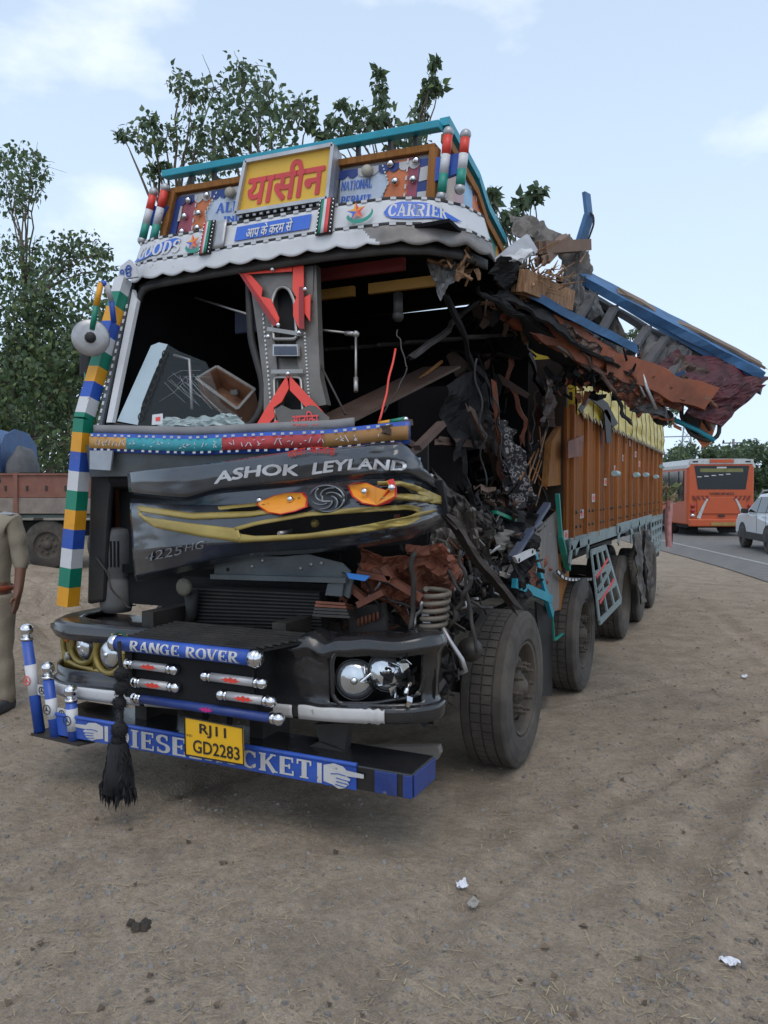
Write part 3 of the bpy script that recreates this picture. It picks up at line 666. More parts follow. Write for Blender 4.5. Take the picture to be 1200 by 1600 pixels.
# lamp clusters
MB().prism([(-1.22, .16, .84), (-1.0, .06, .84), (-.3, .04, .84), (-.3, .6, .84), (-1.22, .6, .84)], (0, 0, .03)).build('bumper_shelf', blackp, T)
MB().box((-.82, .3, .69), (.86, .02, .3)).build('lamp_recess', dark, T)
q0 = crumple([V((.66, .14, .56)), V((1.21, .2, .58)), V((1.21, .22, .98)), V((.66, .2, .96))], 14, 8, .03, 4, 9); q0.build('lamp_recess', dark, T, solid=.004)
MB().tube(smoothline([P(u, v, y=lerp(.0, .13, (u - 515) / 155)) for u, v in [(520, 1085), (518, 1030), (525, 1018), (600, 1006), (655, 1008), (662, 1020), (660, 1078), (650, 1088), (580, 1100), (528, 1100), (520, 1085)]], 50, 1), .012, 7, cap=False).build('recess_rim', blackp, T)
def lamp(c, r_, axis, mat=lens, bez=None, depth=.06):
    c = V(c); ax = V(axis).normalized()
    bo = MB().lathe([(r_ * .5, -depth), (r_ * .95, -.015), (r_, 0), (r_ * 1.06, .006), (r_ * 1.08, -.02)], c, ax, 26).build('headlight', blackp if bez is None else bez, T)
    MB().lathe([(r_ * .97, -.002), (r_ * .9, .012), (r_ * .6, .024), (0, .03)], c, ax, 26).build('lamp_glass', mat, bo)
    MB().lathe([(r_ * .2, .024), (r_ * .16, .036), (0, .038)], c, ax, 12).build('bulb_cap', chrome, bo); return bo
fl = (-.25, -1, .02)
lamp(P(555, 1062, y=.06), .092, (.3, -1, .02))
lb = lamp(P(607, 1048, y=.1), .092, (.45, -1, .2))
mb = MB(); c0 = P(607, 1048, y=.07)
debris(mb, ((c0.x - .1, .02, c0.z - .1), (c0.x + .14, .1, c0.z + .08)), 26, 5, .03, .1, (0, 1)); mb.build('broken_lamp_shards', [chrome, dark], T)
pl_, pr_ = P(131, 1010, y=.09), P(172, 1022, y=.01)
lamp(pl_, .07, (-.3, -1, 0)); lamp(pr_, .075, (-.1, -1, 0))
MB().ball(P(105, 994, y=.19), .036, 14, sq=(.8, .6, 1)).build('indicator', amberl, T)
MB().ball(P(106, 1026, y=.19), .026, 12, sq=(.8, .6, 1.2)).build('side_reflector', galv, T)
mb = MB()                                              # gold bezel with two round openings
def gy(u): return lerp(.21, -.02, max(0, min(1, (u - 104) / 90)))
def gold_ring(c, rx, rz, w):
    pts = []
    for k in range(29):
        a = 2 * math.pi * k / 28; u, v = c[0] + rx * math.cos(a), c[1] + rz * math.sin(a); pts.append(P(u, v, y=gy(u) - .012))
    mb.tube(pts, w, 6, cap=False)
gold_ring((131, 1010), 19, 26, .017); gold_ring((172, 1022), 22, 30, .017); gold_ring((106, 1000), 9, 22, .012)
for pl in ([(98, 980), (130, 982), (150, 988), (200, 996)], [(98, 980), (99, 1010), (104, 1032), (120, 1040), (150, 1048), (200, 1056)]):
    mb.tube([P(u, v, y=gy(u) - .008) for u, v in pl], .016, 6)
mb.tube([P(151, 990, y=gy(151)), P(151, 1046, y=gy(151))], .02, 6)
mb.build('lamp_bezel', gold, T)
bk = MB().grid(lambda s, t: P(lerp(97, 206, s), lerp(lerp(976, 992, s), lerp(1046, 1066, s), t), y=gy(lerp(97, 206, s)) + .03), 24, 6).build('bezel_plate', gold, T, solid=.004)

# ---- guard assembly on the bumper
GY = -.2
a, b = P(186, 1002, y=GY), P(394, 1030, y=GY); a.z = b.z = .89
mb = MB(); mb.tube([a, b], .036, 20, 0)
tb = mb.build('guard_tube', blue, T)
for p, d in ((a, -1), (b, 1)):
    MB().tube([p + V((d * .0, 0, 0)), p + V((d * .035, 0, 0))], .043, 18).ball(p + V((d * .035, 0, 0)), .04, 14, sq=(.6, 1, 1)).build('chrome_cap', chrome, tb)
def tubemap(x0, x1, ang0, ang1, c, r_): return lambda s, t, k=0: V((lerp(x0, x1, s), c.y - math.cos(lerp(ang0, ang1, t)) * (r_ + .0015 + k * .0003), c.z + math.sin(lerp(ang0, ang1, t)) * (r_ + .0015 + k * .0003)))
letter('lettering', slab_shape('RANGE ROVER'), tubemap(a.x + .1, b.x - .05, R(-42), R(48), a, .036), dwhite, tb)
def leaf_poly(c, w, h):
    pts = [(-1, 0), (-.6, .25), (-.5, .7), (-.25, .35), (0, 1), (.2, .4), (.5, .7), (.6, .25), (1, .0), (.55, -.2), (.45, -.6), (.2, -.3), (0, -.8), (-.2, -.35), (-.5, -.6), (-.6, -.2)]
    return [c + V((x * w, 0, z * h)) for x, z in pts]
for u0, v0, u1, v1, side in ((207, 1037, 266, 1046, 1), (218, 1065, 268, 1075, 1), (328, 1056, 402, 1068, -1), (353, 1085, 416, 1097, -1)):
    p, q_ = P(u0, v0, y=GY + .02), P(u1, v1, y=GY + .02); q_.z = p.z = (p.z + q_.z) / 2
    tb2 = MB().tube([p, q_], .021, 14).build('guard_bar', galv if 0 else M('silver paint', (.5, .5, .52), .35, .3, dust=.25), T)
    for e, d in ((p, -1), (q_, 1)):
        MB().tube([e - V((d * .012, 0, 0)), e + V((d * .006, 0, 0))], .025, 14).ball(e + V((d * .026, 0, 0)), .027, 14).build('chrome_ball', chrome, tb2)
    m_ = (p + q_) / 2 + V((0, -.0225, 0)); MB().add(leaf_poly(m_, .06, .018), [tuple(range(16))]).build('leaf_emblem', red, tb2, recalc=False)
p, q_ = P(222, 1092, y=GY + .03), P(424, 1122, y=GY + .03); q_.z = p.z = (p.z + q_.z) / 2
tb3 = MB().tube([p, q_], .022, 14).build('guard_tube', dblue, T)
for e, d in ((p, -1), (q_, 1)):
    MB().tube([e, e + V((d * .02, 0, 0))], .026, 14).ball(e + V((d * .04, 0, 0)), .03, 16).build('chrome_ball', chrome, tb3)
MB().add(leaf_poly((p + q_) / 2 + V((.03, -.0235, .0)), .045, .016), [tuple(range(16))]).build('leaf_emblem', M('magenta leaf', (.55, .02, .2), .5), tb3, recalc=False)
mb = MB()
for x in (a.x + .05, b.x - .02): mb.prism([(x, GY + .03, .93), (x, .05, .95), (x, .05, .6), (x, GY + .05, .6), (x, GY + .02, .75)], (.012, 0, 0))
mb.bar((a.x, GY + .09, .76), (b.x, GY + .09, .76), .1, .3); mb.build('guard_frame', dark, T)
tray = MB().prism([(a.x + .02, GY + .035, .915), (b.x, GY + .035, .915), (b.x + .22, .06, .955), (a.x + .12, .06, .955)], (0, 0, -.01)).build('guard_tray', dark, T)
sl = None
for k in range(9):
    t = k / 8; p0, p1 = lerp(V((a.x + .03, GY + .035, .925)), V((a.x + .13, .06, .965)), t), lerp(V((b.x, GY + .035, .925)), V((b.x + .21, .06, .965)), t)
    MB().bar(p0, p1, .014, .012).build('tray_slat', darkm, tray)

# ---- engine bay seen below the hood
q = pxq((292, 985), (505, 990), (500, 925), (292, 915), y=.36)
rad = MB().prism(q, (0, .08, 0)).build('radiator', dark, T)
for k in range(12):
    t = .06 + .88 * k / 11; MB().bar(lerp(q[0], q[3], t) + V((0, -.008, 0)), lerp(q[1], q[2], t) + V((0, -.008, 0)), .012, .008).build('radiator_fin', darkm, rad)
MB().prism(pxq((285, 925), (540, 935), (530, 865), (285, 868), y=.5), (0, .02, 0)).build('fan_shroud', dark, T)
mb = MB(); px_poly(mb, [(335, 872), (380, 868), (440, 870), (480, 866), (535, 880), (548, 893), (540, 905), (335, 905)], .01, y=.2)
mb.bar(P(335, 900, y=.2), P(545, 906, y=.2), .07, .025); mb.build('crossmember', greypaint, T)
for u, v in ((394, 885), (410, 876), (470, 888), (486, 882), (502, 880), (460, 906), (356, 890), (520, 906)):
    MB().lathe([(.009, 0), (.009, .004), (0, .005)], P(u, v, y=.198), (0, -1, 0), 8).build('bolt', galv if u % 4 else dark, T)
mb = MB(); px_poly(mb, [(512, 912), (537, 910), (534, 932), (508, 930)], .012, y=.18); px_poly(mb, [(534, 893), (552, 900), (545, 935), (536, 930)], .02, y=.2); mb.build('mount_bracket', greypaint, T)
for k in range(5):
    MB().bar(P(500 - k, 942 + k * 5, y=.22), P(545 + k * 2, 945 + k * 5, y=.25), .14, .012, (0, .2, 1)).build('spring_leaf', rust if k < 2 else darkm, T)
mb = MB(); px_poly(mb, [(545, 950), (600, 942), (604, 985), (546, 992)], .03, y=.35); mb.build('chassis_horn', darkm, T)
mb = MB()
for k in range(6): mb.tube([P(560 + k * 6, 966 - k * 2, y=.33), P(560 + k * 6, 978 - k * 2, y=.33)], .008, 6)
mb.build('bolt_row', rust, T)
for k in range(2): MB().tube([P(296 + 6 * k, 925, y=.3), P(300, 960, y=.32), P(292, 985, y=.34)], .03, 10).build('coolant_hose', rubberk, T)
MB().lathe([(.045, 0), (.05, .02), (.03, .03), (0, .03)], P(290, 917, y=.25), (0, -1, 0), 16).build('horn', M('khaki metal', (.16, .15, .11), .6), T)
# air filter canister by the left door
c0 = P(182, 955, y=.55)
MB().lathe([(0, 0), (.09, 0), (.1, .05), (.1, .2), (.085, .22), (.11, .25), (.11, .48), (.1, .52), (.05, .53), (0, .53)], c0, (0, 0, 1), 20).build('air_filter', M('grey plastic', (.07, .078, .09), .55, dust=.35), T)
for k in range(7):
    fa = R(-105 + 11 * k); MB().bar(c0 + V((math.cos(fa) * .111, math.sin(fa) * .111, .29)), c0 + V((math.cos(fa) * .111, math.sin(fa) * .111, .45)), .009, .009).build('filter_slot', dark, T)
# hoses and wires
wr = random.Random(3)
def wirepath(a, b, sag, n=10, jit=.02, seed=0):
    rr = random.Random(seed); a, b = V(a), V(b)
    return smoothline([a.lerp(b, i / n) + V((0, 0, -sag * math.sin(math.pi * i / n))) + V((rr.gauss(0, jit), rr.gauss(0, jit), rr.gauss(0, jit))) * (0 if i in (0, n) else 1) for i in range(n + 1)], n * 2)
for i, (p0, p1, y, sg, rr, m_) in enumerate((((560, 880), (600, 960), .3, .02, .006, rubberk), ((648, 862), (642, 990), .2, .0, .013, darkm), ((700, 890), (770, 950), .35, .05, .008, rubberk), ((150, 870), (205, 950), .4, .03, .006, darkm),
        ((590, 930), (680, 940), .28, .03, .007, rubberk), ((720, 860), (745, 1020), .3, .0, .009, darkm), ((610, 880), (560, 950), .4, .03, .008, galv), ((660, 940), (640, 1000), .25, .0, .008, galv), ((735, 900), (700, 980), .3, .02, .012, darkm), ((580, 900), (660, 925), .3, .01, .01, rubberk))):
    MB().tube(wirepath(P(*p0, y=y), P(*p1, y=y + .05), sg, 10, .012, i), rr, 7).build('hose', m_, T)
# coil spring
cs = P(676, 985, y=.3); ct = P(684, 920, y=.3); n = 90; pts = []
for i in range(n + 1):
    t = i / n; a_ = 2 * math.pi * 5.6 * t; pts.append(cs.lerp(ct, t) + V((math.cos(a_) * .058, math.sin(a_) * .058, 0)))
MB().tube(pts, .0125, 8).build('coil_spring', M('spring steel', (.10, .085, .07), .55, .3, dust=.4), T)
MB().tube([P(690, 978, y=.28), P(702, 1000, y=.28), P(722, 1030, y=.26), P(728, 1048, y=.28), P(718, 1052, y=.3)], .011, 8).build('brake_pipe', galv, T)
MB().lathe([(0, -.08), (.06, -.08), (.065, .0), (.05, .03), (.035, .07), (0, .075)], P(735, 1015, y=.75), (.5, -1, .2), 18).build('brake_chamber', darkm, T)
mb = MB(); debris(mb, ((.95, .45, .5), (1.12, .9, .95)), 40, 21, .04, .16, (0, 0, 1)); mb.build('steering_linkage', [darkm, dark], T)
MB().box((.75, 1.0, .62), (.5, .3, .24)).build('steering_box', darkm, T, bevel=.03)
# exhaust / step bar lying behind the beam
mb = MB(); px_poly(mb, [(540, 1168), (684, 1166), (687, 1178), (682, 1188), (560, 1190)], .05, y=.75); mb.build('step_plate', M('bare grey steel', (.2, .19, .18), .6, .2, dust=.4), T)
mb = MB(); px_poly(mb, [(490, 1132), (545, 1130), (538, 1175), (500, 1160)], .06, y=.1); mb.build('beam_bracket', darkm, T); mb = MB(); px_poly(mb, [(478, 1168), (500, 1160), (548, 1178), (520, 1186)], .05, y=.08); mb.build('beam_bracket', darkm, T)
for x in (-.45, .3): MB().box((x, .2, .5), (.08, .25, .25)).build('beam_bracket', darkm, T)

# ---- hood and grille, buckled
def hy(u, base): return base + .16 * max(0, (260 - u) / 70) ** 1.5 + .42 * max(0, (u - 610) / 90) ** 1.5
rows_lip = [([(203, 741), (330, 724), (450, 707), (560, 697), (630, 690), (662, 735)], .10), ([(199, 738), (330, 726), (450, 710), (560, 700), (635, 694), (668, 738)], .05),
            ([(201, 752), (300, 748), (450, 728), (560, 716), (640, 712), (675, 748)], .03), ([(202, 768), (292, 776), (338, 762), (440, 752), (560, 739), (640, 738), (682, 762)], .04), ([(208, 772), (295, 784), (340, 768), (440, 760), (560, 748), (640, 746), (684, 766)], .10)]
rows_pan = [([(205, 780), (290, 782), (345, 770), (440, 762), (560, 750), (640, 748), (684, 768)], .17), ([(204, 786), (290, 790), (400, 790), (520, 768), (600, 756), (650, 757), (690, 776)], .08), ([(204, 796), (290, 806), (400, 802), (520, 786), (600, 775), (650, 772), (692, 786)], .03),
            ([(206, 830), (290, 830), (400, 822), (520, 806), (600, 797), (650, 790), (694, 792)], .015), ([(208, 862), (290, 852), (400, 845), (520, 835), (600, 828), (650, 818), (696, 800)], .0), ([(211, 900), (330, 874), (400, 862), (480, 858), (560, 850), (640, 836), (692, 815)], .05), ([(214, 908), (330, 884), (400, 868), (480, 864), (560, 856), (640, 842), (692, 822)], .14)]
def dent(u, v):                                      # buckles: broad waves, folds and, towards the torn end, sharp creases
    k = max(0, min(1, (u - 520) / 150)); q = V((u * .02 + v * .03, v * .045 - u * .004, 4))
    return .014 * mnoise.noise(V((u * .010, v * .016, 2))) + .003 * mnoise.noise(V((u * .05, v * .06, 8))) - (.005 + .10 * k) * abs(mnoise.noise(q)) - .05 * k * abs(mnoise.noise(q * 2.3)) + .03 * k
def rows_fn(rows, n=61):
    lines = []
    for pl, base in rows:
        l2 = smoothline([(u, v, 0) for u, v in pl], n, 2); lines.append([(p.x, p.y, hy(p.x, base)) for p in l2])
    def fn(s, t):
        j = t * (len(lines) - 1); a = int(min(j, len(lines) - 2)); f = j - a; i = s * (n - 1); k = int(min(i, n - 2)); g_ = i - k
        q1 = [lerp(lines[a][k][c], lines[a][k + 1][c], g_) for c in range(3)]; q2 = [lerp(lines[a + 1][k][c], lines[a + 1][k + 1][c], g_) for c in range(3)]
        u, v, y = [lerp(q1[c], q2[c], f) for c in range(3)]
        return P(u, v, y=y) + V((0, dent(u, v), 0))
    def inv(s, t):
        p = fn(s, t); return p
    fn.lines = lines
    return fn
def proj(p):
    d = V(p) - CAM; lx = d.x * ca + d.y * sa; f = -d.x * sa + d.y * ca; f2 = f * cp - d.z * sp; up = f * sp + d.z * cp
    return 600 + 1200 * lx / f2, 800 - 1200 * up / f2
def inside(u, v, poly):
    c = False; n = len(poly)
    for i in range(n):
        x0, y0 = poly[i]; x1, y1 = poly[i - 1]
        if (y0 > v) != (y1 > v) and u < (x1 - x0) * (v - y0) / (y1 - y0) + x0: c = not c
    return c
hood = M('hood paint', (.012, .019, .03), .24, var=.25, dust=.1, coat=.6, bump=.05, spec=.7)
lipf = rows_fn(rows_lip); panf = rows_fn(rows_pan)
MB().grid(lipf, 70, 24).build('hood', hood, T, solid=.006)
slots = [[(372, 826), (400, 820), (480, 806), (560, 800), (640, 796), (652, 800), (648, 808), (560, 822), (480, 834), (395, 838), (376, 834)], [(352, 797), (400, 790), (412, 794), (395, 800), (360, 800)], [(598, 762), (640, 760), (655, 770), (640, 774), (600, 772)]]
def pskip(s, t):
    u, v = proj(panf(s, t)); return any(inside(u, v, q_) for q_ in slots)
pan = MB().grid(panf, 150, 72, skip=pskip).build('grille_panel', hood, T, solid=.006)
mb = MB(); px_poly(mb, [(330, 780), (690, 750), (700, 800), (640, 850), (340, 870)], .02, y=.36); mb.build('grille_backing', dark, T)
def on_pan(u, v, out=.006):                          # nearest row depth of the panel at a photo point
    best = None
    for k in range(len(panf.lines) - 1):
        l0, l1 = panf.lines[k], panf.lines[k + 1]; i = min(range(len(l0)), key=lambda c: abs(l0[c][0] - u)); v0, v1 = l0[i][1], l1[i][1]
        if v0 <= v <= v1 + .5: f = (v - v0) / max(1e-6, v1 - v0); best = lerp(l0[i][2], l1[i][2], f)
    if best is None: best = lerp(panf.lines[1][i][2], panf.lines[3][i][2], .5)
    if u > 560: best = lerp(best, hy(u, .0), min(1, (u - 560) / 30))
    y = best + dent(u, v)
    return P(u, v, y=y - out)
def band_on_pan(name, top, bot, mat, out=.006, n=46, th=.005, parent=T):
    a_, b_ = smoothline([(u, v, 0) for u, v in top], n, 1), smoothline([(u, v, 0) for u, v in bot], n, 1)
    def fn(s, t):
        k = int(round(s * (n - 1))); p = a_[k].lerp(b_[k], t); return on_pan(p.x, p.y, out + .003 * math.sin(math.pi * t))
    return MB().grid(fn, n - 1, 4).build(name, mat, parent, solid=th)
band_on_pan('gold_trim', [(214, 790), (300, 802), (400, 799), (470, 783), (498, 776)], [(215, 799), (300, 812), (390, 808), (470, 795), (505, 786)], gold)
band_on_pan('gold_trim', [(340, 792), (400, 786), (470, 774)], [(342, 797), (400, 791), (470, 780)], gold)
band_on_pan('gold_trim', [(590, 752), (625, 752), (650, 758), (690, 776)], [(590, 759), (625, 758), (646, 767), (688, 788)], gold)
band_on_pan('gold_trim', [(588, 772), (640, 772), (690, 778)], [(588, 780), (640, 781), (690, 788)], gold)
band_on_pan('gold_trim', [(215, 797), (228, 808), (300, 818), (372, 826)], [(217, 806), (240, 824), (310, 838), (378, 848)], gold)
band_on_pan('gold_trim', [(366, 824), (400, 815), (480, 800), (560, 793), (640, 788), (660, 794)], [(368, 830), (400, 821), (480, 807), (560, 801), (640, 796), (655, 801)], gold)
band_on_pan('gold_trim', [(374, 834), (400, 838), (480, 834), (560, 822), (640, 807), (652, 800)], [(372, 848), (410, 846), (480, 842), (560, 833), (640, 820), (684, 796)], gold)
MB().ball(P(492, 818, y=.12), .022, 8).build('slot_clip', gold, T); MB().tube([P(436, 834, y=.0), P(456, 830, y=.1)], .012, 8).build('slot_bolt', steel, T); MB().box(P(622, 812, y=.3), (.03, .03, .05)).build('slot_clip', rust, T)
# lettering on the lip, badge and moustache plates
def lipmap(u0, u1, off0, off1):
    # follows the lip: s along it, t up it
    def fn(s, t, k=0):
        ss = lerp(u0, u1, s); return lipf(ss, lerp(off0, off1, t)) + V((-.002, -.006 - k * .0004, .002))
    return fn
def lipmap2(bl, br, h0, h1, sk=0):
    def fn(s, t, k=0):
        u = lerp(bl[0], br[0], s) + sk * t; v = lerp(bl[1], br[1], s) - 5.5 * math.sin(math.pi * s) - lerp(h0, h1, s) * t; y = hy(u, lerp(.04, .03, t))
        y += dent(u, v)
        return P(u, v, y=y - .009)
    return fn
letter('badge_lettering', text_shape('ASHOK', .035), lipmap2((334, 757), (466, 744), 19, 18, 3), silver, T)
letter('badge_lettering', text_shape('LEYLAND', .035), lipmap2((487, 742), (634, 737), 19, 16, 3), silver, T)
letter('red_lettering', text_shape('माता आलाह', .02), lipmap2((449, 719), (524, 713), 13, 12), red, T)
def panmap(bl, br, h, sk=0):
    def fn(s, t, k=0):
        return on_pan(lerp(bl[0], br[0], s) + sk * t, lerp(bl[1], br[1], s) - h * t, .014 + k * .0003)
    return fn
letter('badge_lettering', text_shape('4225', -.005), panmap((226, 878), (283, 866), 14, 2), dgrey, T)
letter('badge_lettering', text_shape('HG', -.005), panmap((289, 862), (317, 857), 12, 2), dgrey, T)
def moustache(cx, cy, pts, bolts):
    rim_ = [on_pan(cx + x, cy + y, .03) for x, y in pts]; c = sum(rim_, V()) / len(rim_)
    o = MB().prism([V(p) for p in rim_], (0, .006, 0)).build('moustache_plate', M('signal red', (.62, .03, .03), .4, bump=0), T)
    MB().prism([c + (V(p) - c) * .92 + V((0, -.003, 0)) for p in rim_], (0, .004, 0)).build('moustache_face', M('moustache amber', (.8, .30, .03), .4, var=.06, bump=0), o)
    for x, y in bolts:
        MB().lathe([(.016, 0), (.016, .008), (.01, .014), (0, .016)], on_pan(cx + x, cy + y, .036), (0, -1, 0), 10).build('chrome_bolt', chrome, o)
moustache(440, 788, [(-40, -8), (-28, -7), (-12, -14), (10, -19), (34, -19), (42, -8), (40, 4), (22, 11), (-2, 16), (-22, 13), (-38, 2)], [(-34, -6), (14, -8)])
moustache(580, 772, [(-38, -14), (-24, -19), (-8, -18), (10, -10), (24, -6), (30, -12), (26, -22), (34, -24), (39, -10), (39, 4), (28, 14), (8, 19), (-14, 15), (-30, 4)], [(-10, -4), (32, -10)])
ec = on_pan(513, 779, .03)
em = MB().lathe([(.0, .0), (.1, .0), (.104, .012), (.098, .018), (.09, .014), (.0, .012)], ec, (.1, -1, .05), 32).build('round_badge', M('badge black', (.03, .032, .036), .3, .3, bump=0), T)
em.scale = (1, 1, .66); em.location.z = ec.z * .34
mb = MB()
for k in range(6):
    a0 = k * 60; pts = [(lerp(.085, .03, t) * math.cos(R(a0 + 95 * t)), lerp(.085, .03, t) * math.sin(R(a0 + 95 * t))) for t in [i / 8 for i in range(9)]]
    mb.tube([ec + V((x + 0, -.017, z)) for x, z in pts], .0055, 6)
mb.tube([ec + V((.093 * math.cos(2 * math.pi * k / 24), -.017, .093 * math.sin(2 * math.pi * k / 24))) for k in range(25)], .006, 6); mb.build('badge_swirl', M('badge grey', (.22, .23, .25), .3, .6, bump=0), em)
MB().bar(ec + V((-.02, -.018, .02)), ec + V((-.02, -.018, -.02)), .008, .006).bar(ec + V((-.024, -.018, -.018)), ec + V((.022, -.018, -.018)), .006, .008).build('badge_letter', galv, em)

# ---- front of the cab
ysl = lambda v: lerp(.40, .72, max(-.2, min(1.1, (672 - v) / 250)))
def PW(u, v, out=0): return P(u, v, y=ysl(v) - out)
def wpoly(name, pts, mat, out=.0, th=.012, parent=T, mb=None):
    m_ = mb or MB(); m_.prism([PW(u, v, out) for u, v in pts], (0, th, 0))
    return m_.build(name, mat, parent) if mb is None else m_
fp = MB().prism([(-1.1, .33, 1.93), (.86, .33, 1.93), (.86, .36, 1.74), (-1.1, .36, 1.74)], (0, .02, 0)).build('cab_front_panel', greypaint, T)
wpoly('corner_cap', [(140, 704), (176, 704), (172, 735), (140, 733)], M('dull silver', (.3, .31, .33), .35, .5), .06)
mb = MB(); px_poly(mb, [(140, 735), (175, 735), (168, 800), (160, 940), (135, 945)], .05, y=.42); mb.build('door_edge', rubberk, T, bevel=.02)
mb = MB(); px_poly(mb, [(165, 740), (206, 740), (200, 870), (160, 900)], .02, y=.62); mb.build('inner_wing', oxide, T)
# band under the windscreen
BL = [(144, 691), (300, 696), (400, 692), (520, 688), (612, 678), (640, 676)]
bl = smoothline([P(u, v, y=.33) for u, v in BL], 80, 1)
def seg(name, f0, f1, dz0, dz1, mat, out=0, th=.02):
    i0, i1 = int(f0 * 79), int(f1 * 79); mb = MB()
    return mb.grid(lambda s, t: bl[int(round(lerp(i0, i1, s)))] + V((0, -out, lerp(dz0, dz1, t))), max(1, i1 - i0), 2).build(name, mat, T, solid=th)
seg('windscreen_band', 0, 1, -.055, .055, blue)
seg('band_panel', 0, .14, -.035, .033, M('band ochre', (.5, .26, .06), .5, dust=.2), .013)
seg('band_panel', .14, .47, -.035, .033, M('band turquoise', (.02, .3, .36), .45, dust=.15), .013)
seg('band_panel', .47, .78, -.035, .033, M('band red', (.42, .03, .035), .45, dust=.15), .013)
seg('band_panel', .78, 1, -.035, .033, M('band brown', (.3, .14, .03), .5, dust=.2), .013)
mb = MB()
for k in range(66):
    i = 1 + int(k * 77 / 66); d = (bl[i + 1] - bl[i - 1]).normalized() if i < 78 else V((1, 0, 0))
    for z in (-.042, .042):
        if (k + (z > 0)) % 2: mb.bar(bl[i] + V((0, -.027, z)) - d * .009, bl[i] + V((0, -.027, z)) + d * .009, .004, .011, (0, 0, 1))
mb.build('dash_trim', white, T)
mb = MB()
rr = random.Random(9)
for k in range(70):
    i = rr.randrange(2, 76); mb.bar(bl[i] + V((0, -.026, rr.uniform(-.02, .02))), bl[i] + V((rr.uniform(.004, .02), -.026, rr.uniform(-.02, .02))), .002, .004)
mb.build('band_scribble', silver, T)
seg('windscreen_sill', 0, .85, .056, .105, M('sill grey', (.2, .2, .21), .5, dust=.3), -.02)
# left corner column painted in blocks
cb, cm, ct = P(106, 946, y=.33), P(131, 655, y=.36), P(193, 437, y=.62)
cols = [amber, green, white, blue]
mb = MB(); nb_, nt_ = 9.7, 9.3; tot = 19
def colpt(k): return cb.lerp(cm, k / nb_) if k <= nb_ else cm.lerp(ct, (k - nb_) / nt_)
for k in range(tot):
    p0, p1 = colpt(k), colpt(k + 1); w = lerp(.092, .075, k / tot)
    if k < nb_ < k + 1:
        mb.bar(p0, cm, w, w, (0, 1, 0), k % 4); mb.bar(cm, p1, w, w, (0, 1, 0), k % 4)
    else: mb.bar(p0, p1, w * (1 + .01 * (k % 2)), w * (1 + .01 * (k % 2)), (0, 1, 0), k % 4)
mb.build('striped_column', cols, T)
mb = MB(); px_poly(mb, [(183, 438), (215, 432), (211, 415), (202, 405), (188, 416)], .02, y=.6); ho = mb.build('column_sign', white, T)
letter('sign_text', text_shape('੧ੳ', .02), quadmap(pxq((188, 436), (208, 432), (206, 413), (188, 417), y=.6), .004), blue, ho)
# white A pillar strip and dash trim next to it
wpoly('pillar_trim', [(166, 660), (175, 660), (214, 470), (207, 452)], white, .03, .03)
wpoly('pillar_trim', [(150, 668), (158, 668), (204, 458), (198, 452)], greypaint, .035, .02)
mb = MB()
for k in range(17):
    t = k / 17; p, q_ = PW(lerp(152, 200, t), lerp(668, 470, t), .04), PW(lerp(152, 200, t + .03), lerp(668, 470, t + .03), .04); mb.bar(p, q_, .012, .006, (0, 1, 0))
mb.build('dash_trim', white, T)
# lamp and mirror on the column
mb = MB(); hc = P(142, 528, y=.34)
ax = (CAM - hc).normalized() + V((-.15, 0, .1))
MB().lathe([(0, -.05), (.05, -.045), (.095, -.015), (.105, 0), (.11, .006), (.103, .016), (.07, .022), (.0, .026)], hc, ax, 30).build('round_mirror', galv, T)
MB().ball(hc + ax.normalized() * .03, .034, 10).tube([hc + ax.normalized() * .03, hc + ax.normalized() * .06], .015, 8).build('mirror_clamp', rubberk, T)
arm = [P(178, 505, y=.45), P(174, 470, y=.42), P(166, 444, y=.36), P(158, 442, y=.34), P(150, 478, y=.33), P(144, 515, y=.33)]
mb = MB()
for i, m_ in enumerate((3, 2, 3, 0, 1)): mb.tube([arm[i], arm[i + 1]], .017, 10, m_)
mb.build('mirror_arm', cols, T)
MB().box(P(136, 570, y=.45), (.09, .05, .15)).build('side_mirror', rubberk, T, bevel=.015); MB().tube([P(133, 540, y=.45), P(134, 660, y=.4)], .008, 8).build('mirror_rod', teal, T)
# cab shell: back wall, roof, floor, off side, dashboard
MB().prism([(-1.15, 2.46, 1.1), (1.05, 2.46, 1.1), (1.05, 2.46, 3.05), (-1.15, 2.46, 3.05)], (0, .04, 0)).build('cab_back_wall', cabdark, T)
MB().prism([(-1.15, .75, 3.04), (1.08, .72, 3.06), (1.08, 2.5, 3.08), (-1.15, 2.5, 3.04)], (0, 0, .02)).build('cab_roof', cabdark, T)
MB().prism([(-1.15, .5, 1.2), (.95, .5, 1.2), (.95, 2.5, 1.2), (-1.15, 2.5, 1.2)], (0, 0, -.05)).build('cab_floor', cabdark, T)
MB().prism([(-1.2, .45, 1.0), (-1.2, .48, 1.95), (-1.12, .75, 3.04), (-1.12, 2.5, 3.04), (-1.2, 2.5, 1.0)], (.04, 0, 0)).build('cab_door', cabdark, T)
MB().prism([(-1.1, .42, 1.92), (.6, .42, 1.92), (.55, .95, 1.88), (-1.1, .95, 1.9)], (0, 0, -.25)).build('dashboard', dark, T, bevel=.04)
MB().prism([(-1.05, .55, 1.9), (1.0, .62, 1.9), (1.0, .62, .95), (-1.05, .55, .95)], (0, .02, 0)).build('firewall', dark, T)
mb = MB(); st = V((-.6, 1.02, 1.98)); sn = V((0, -.45, .9)).normalized(); e1 = V((1, 0, 0)); e2 = sn.cross(e1)
mb.tube([st + (e1 * math.cos(2 * math.pi * k / 28) + e2 * math.sin(2 * math.pi * k / 28)) * .22 for k in range(29)], .016, 8, cap=False)
for a0 in (90, 210, 330): mb.tube([st, st + (e1 * math.cos(R(a0)) + e2 * math.sin(R(a0))) * .21], .012, 6)
mb.build('steering_wheel', rubberk, T)
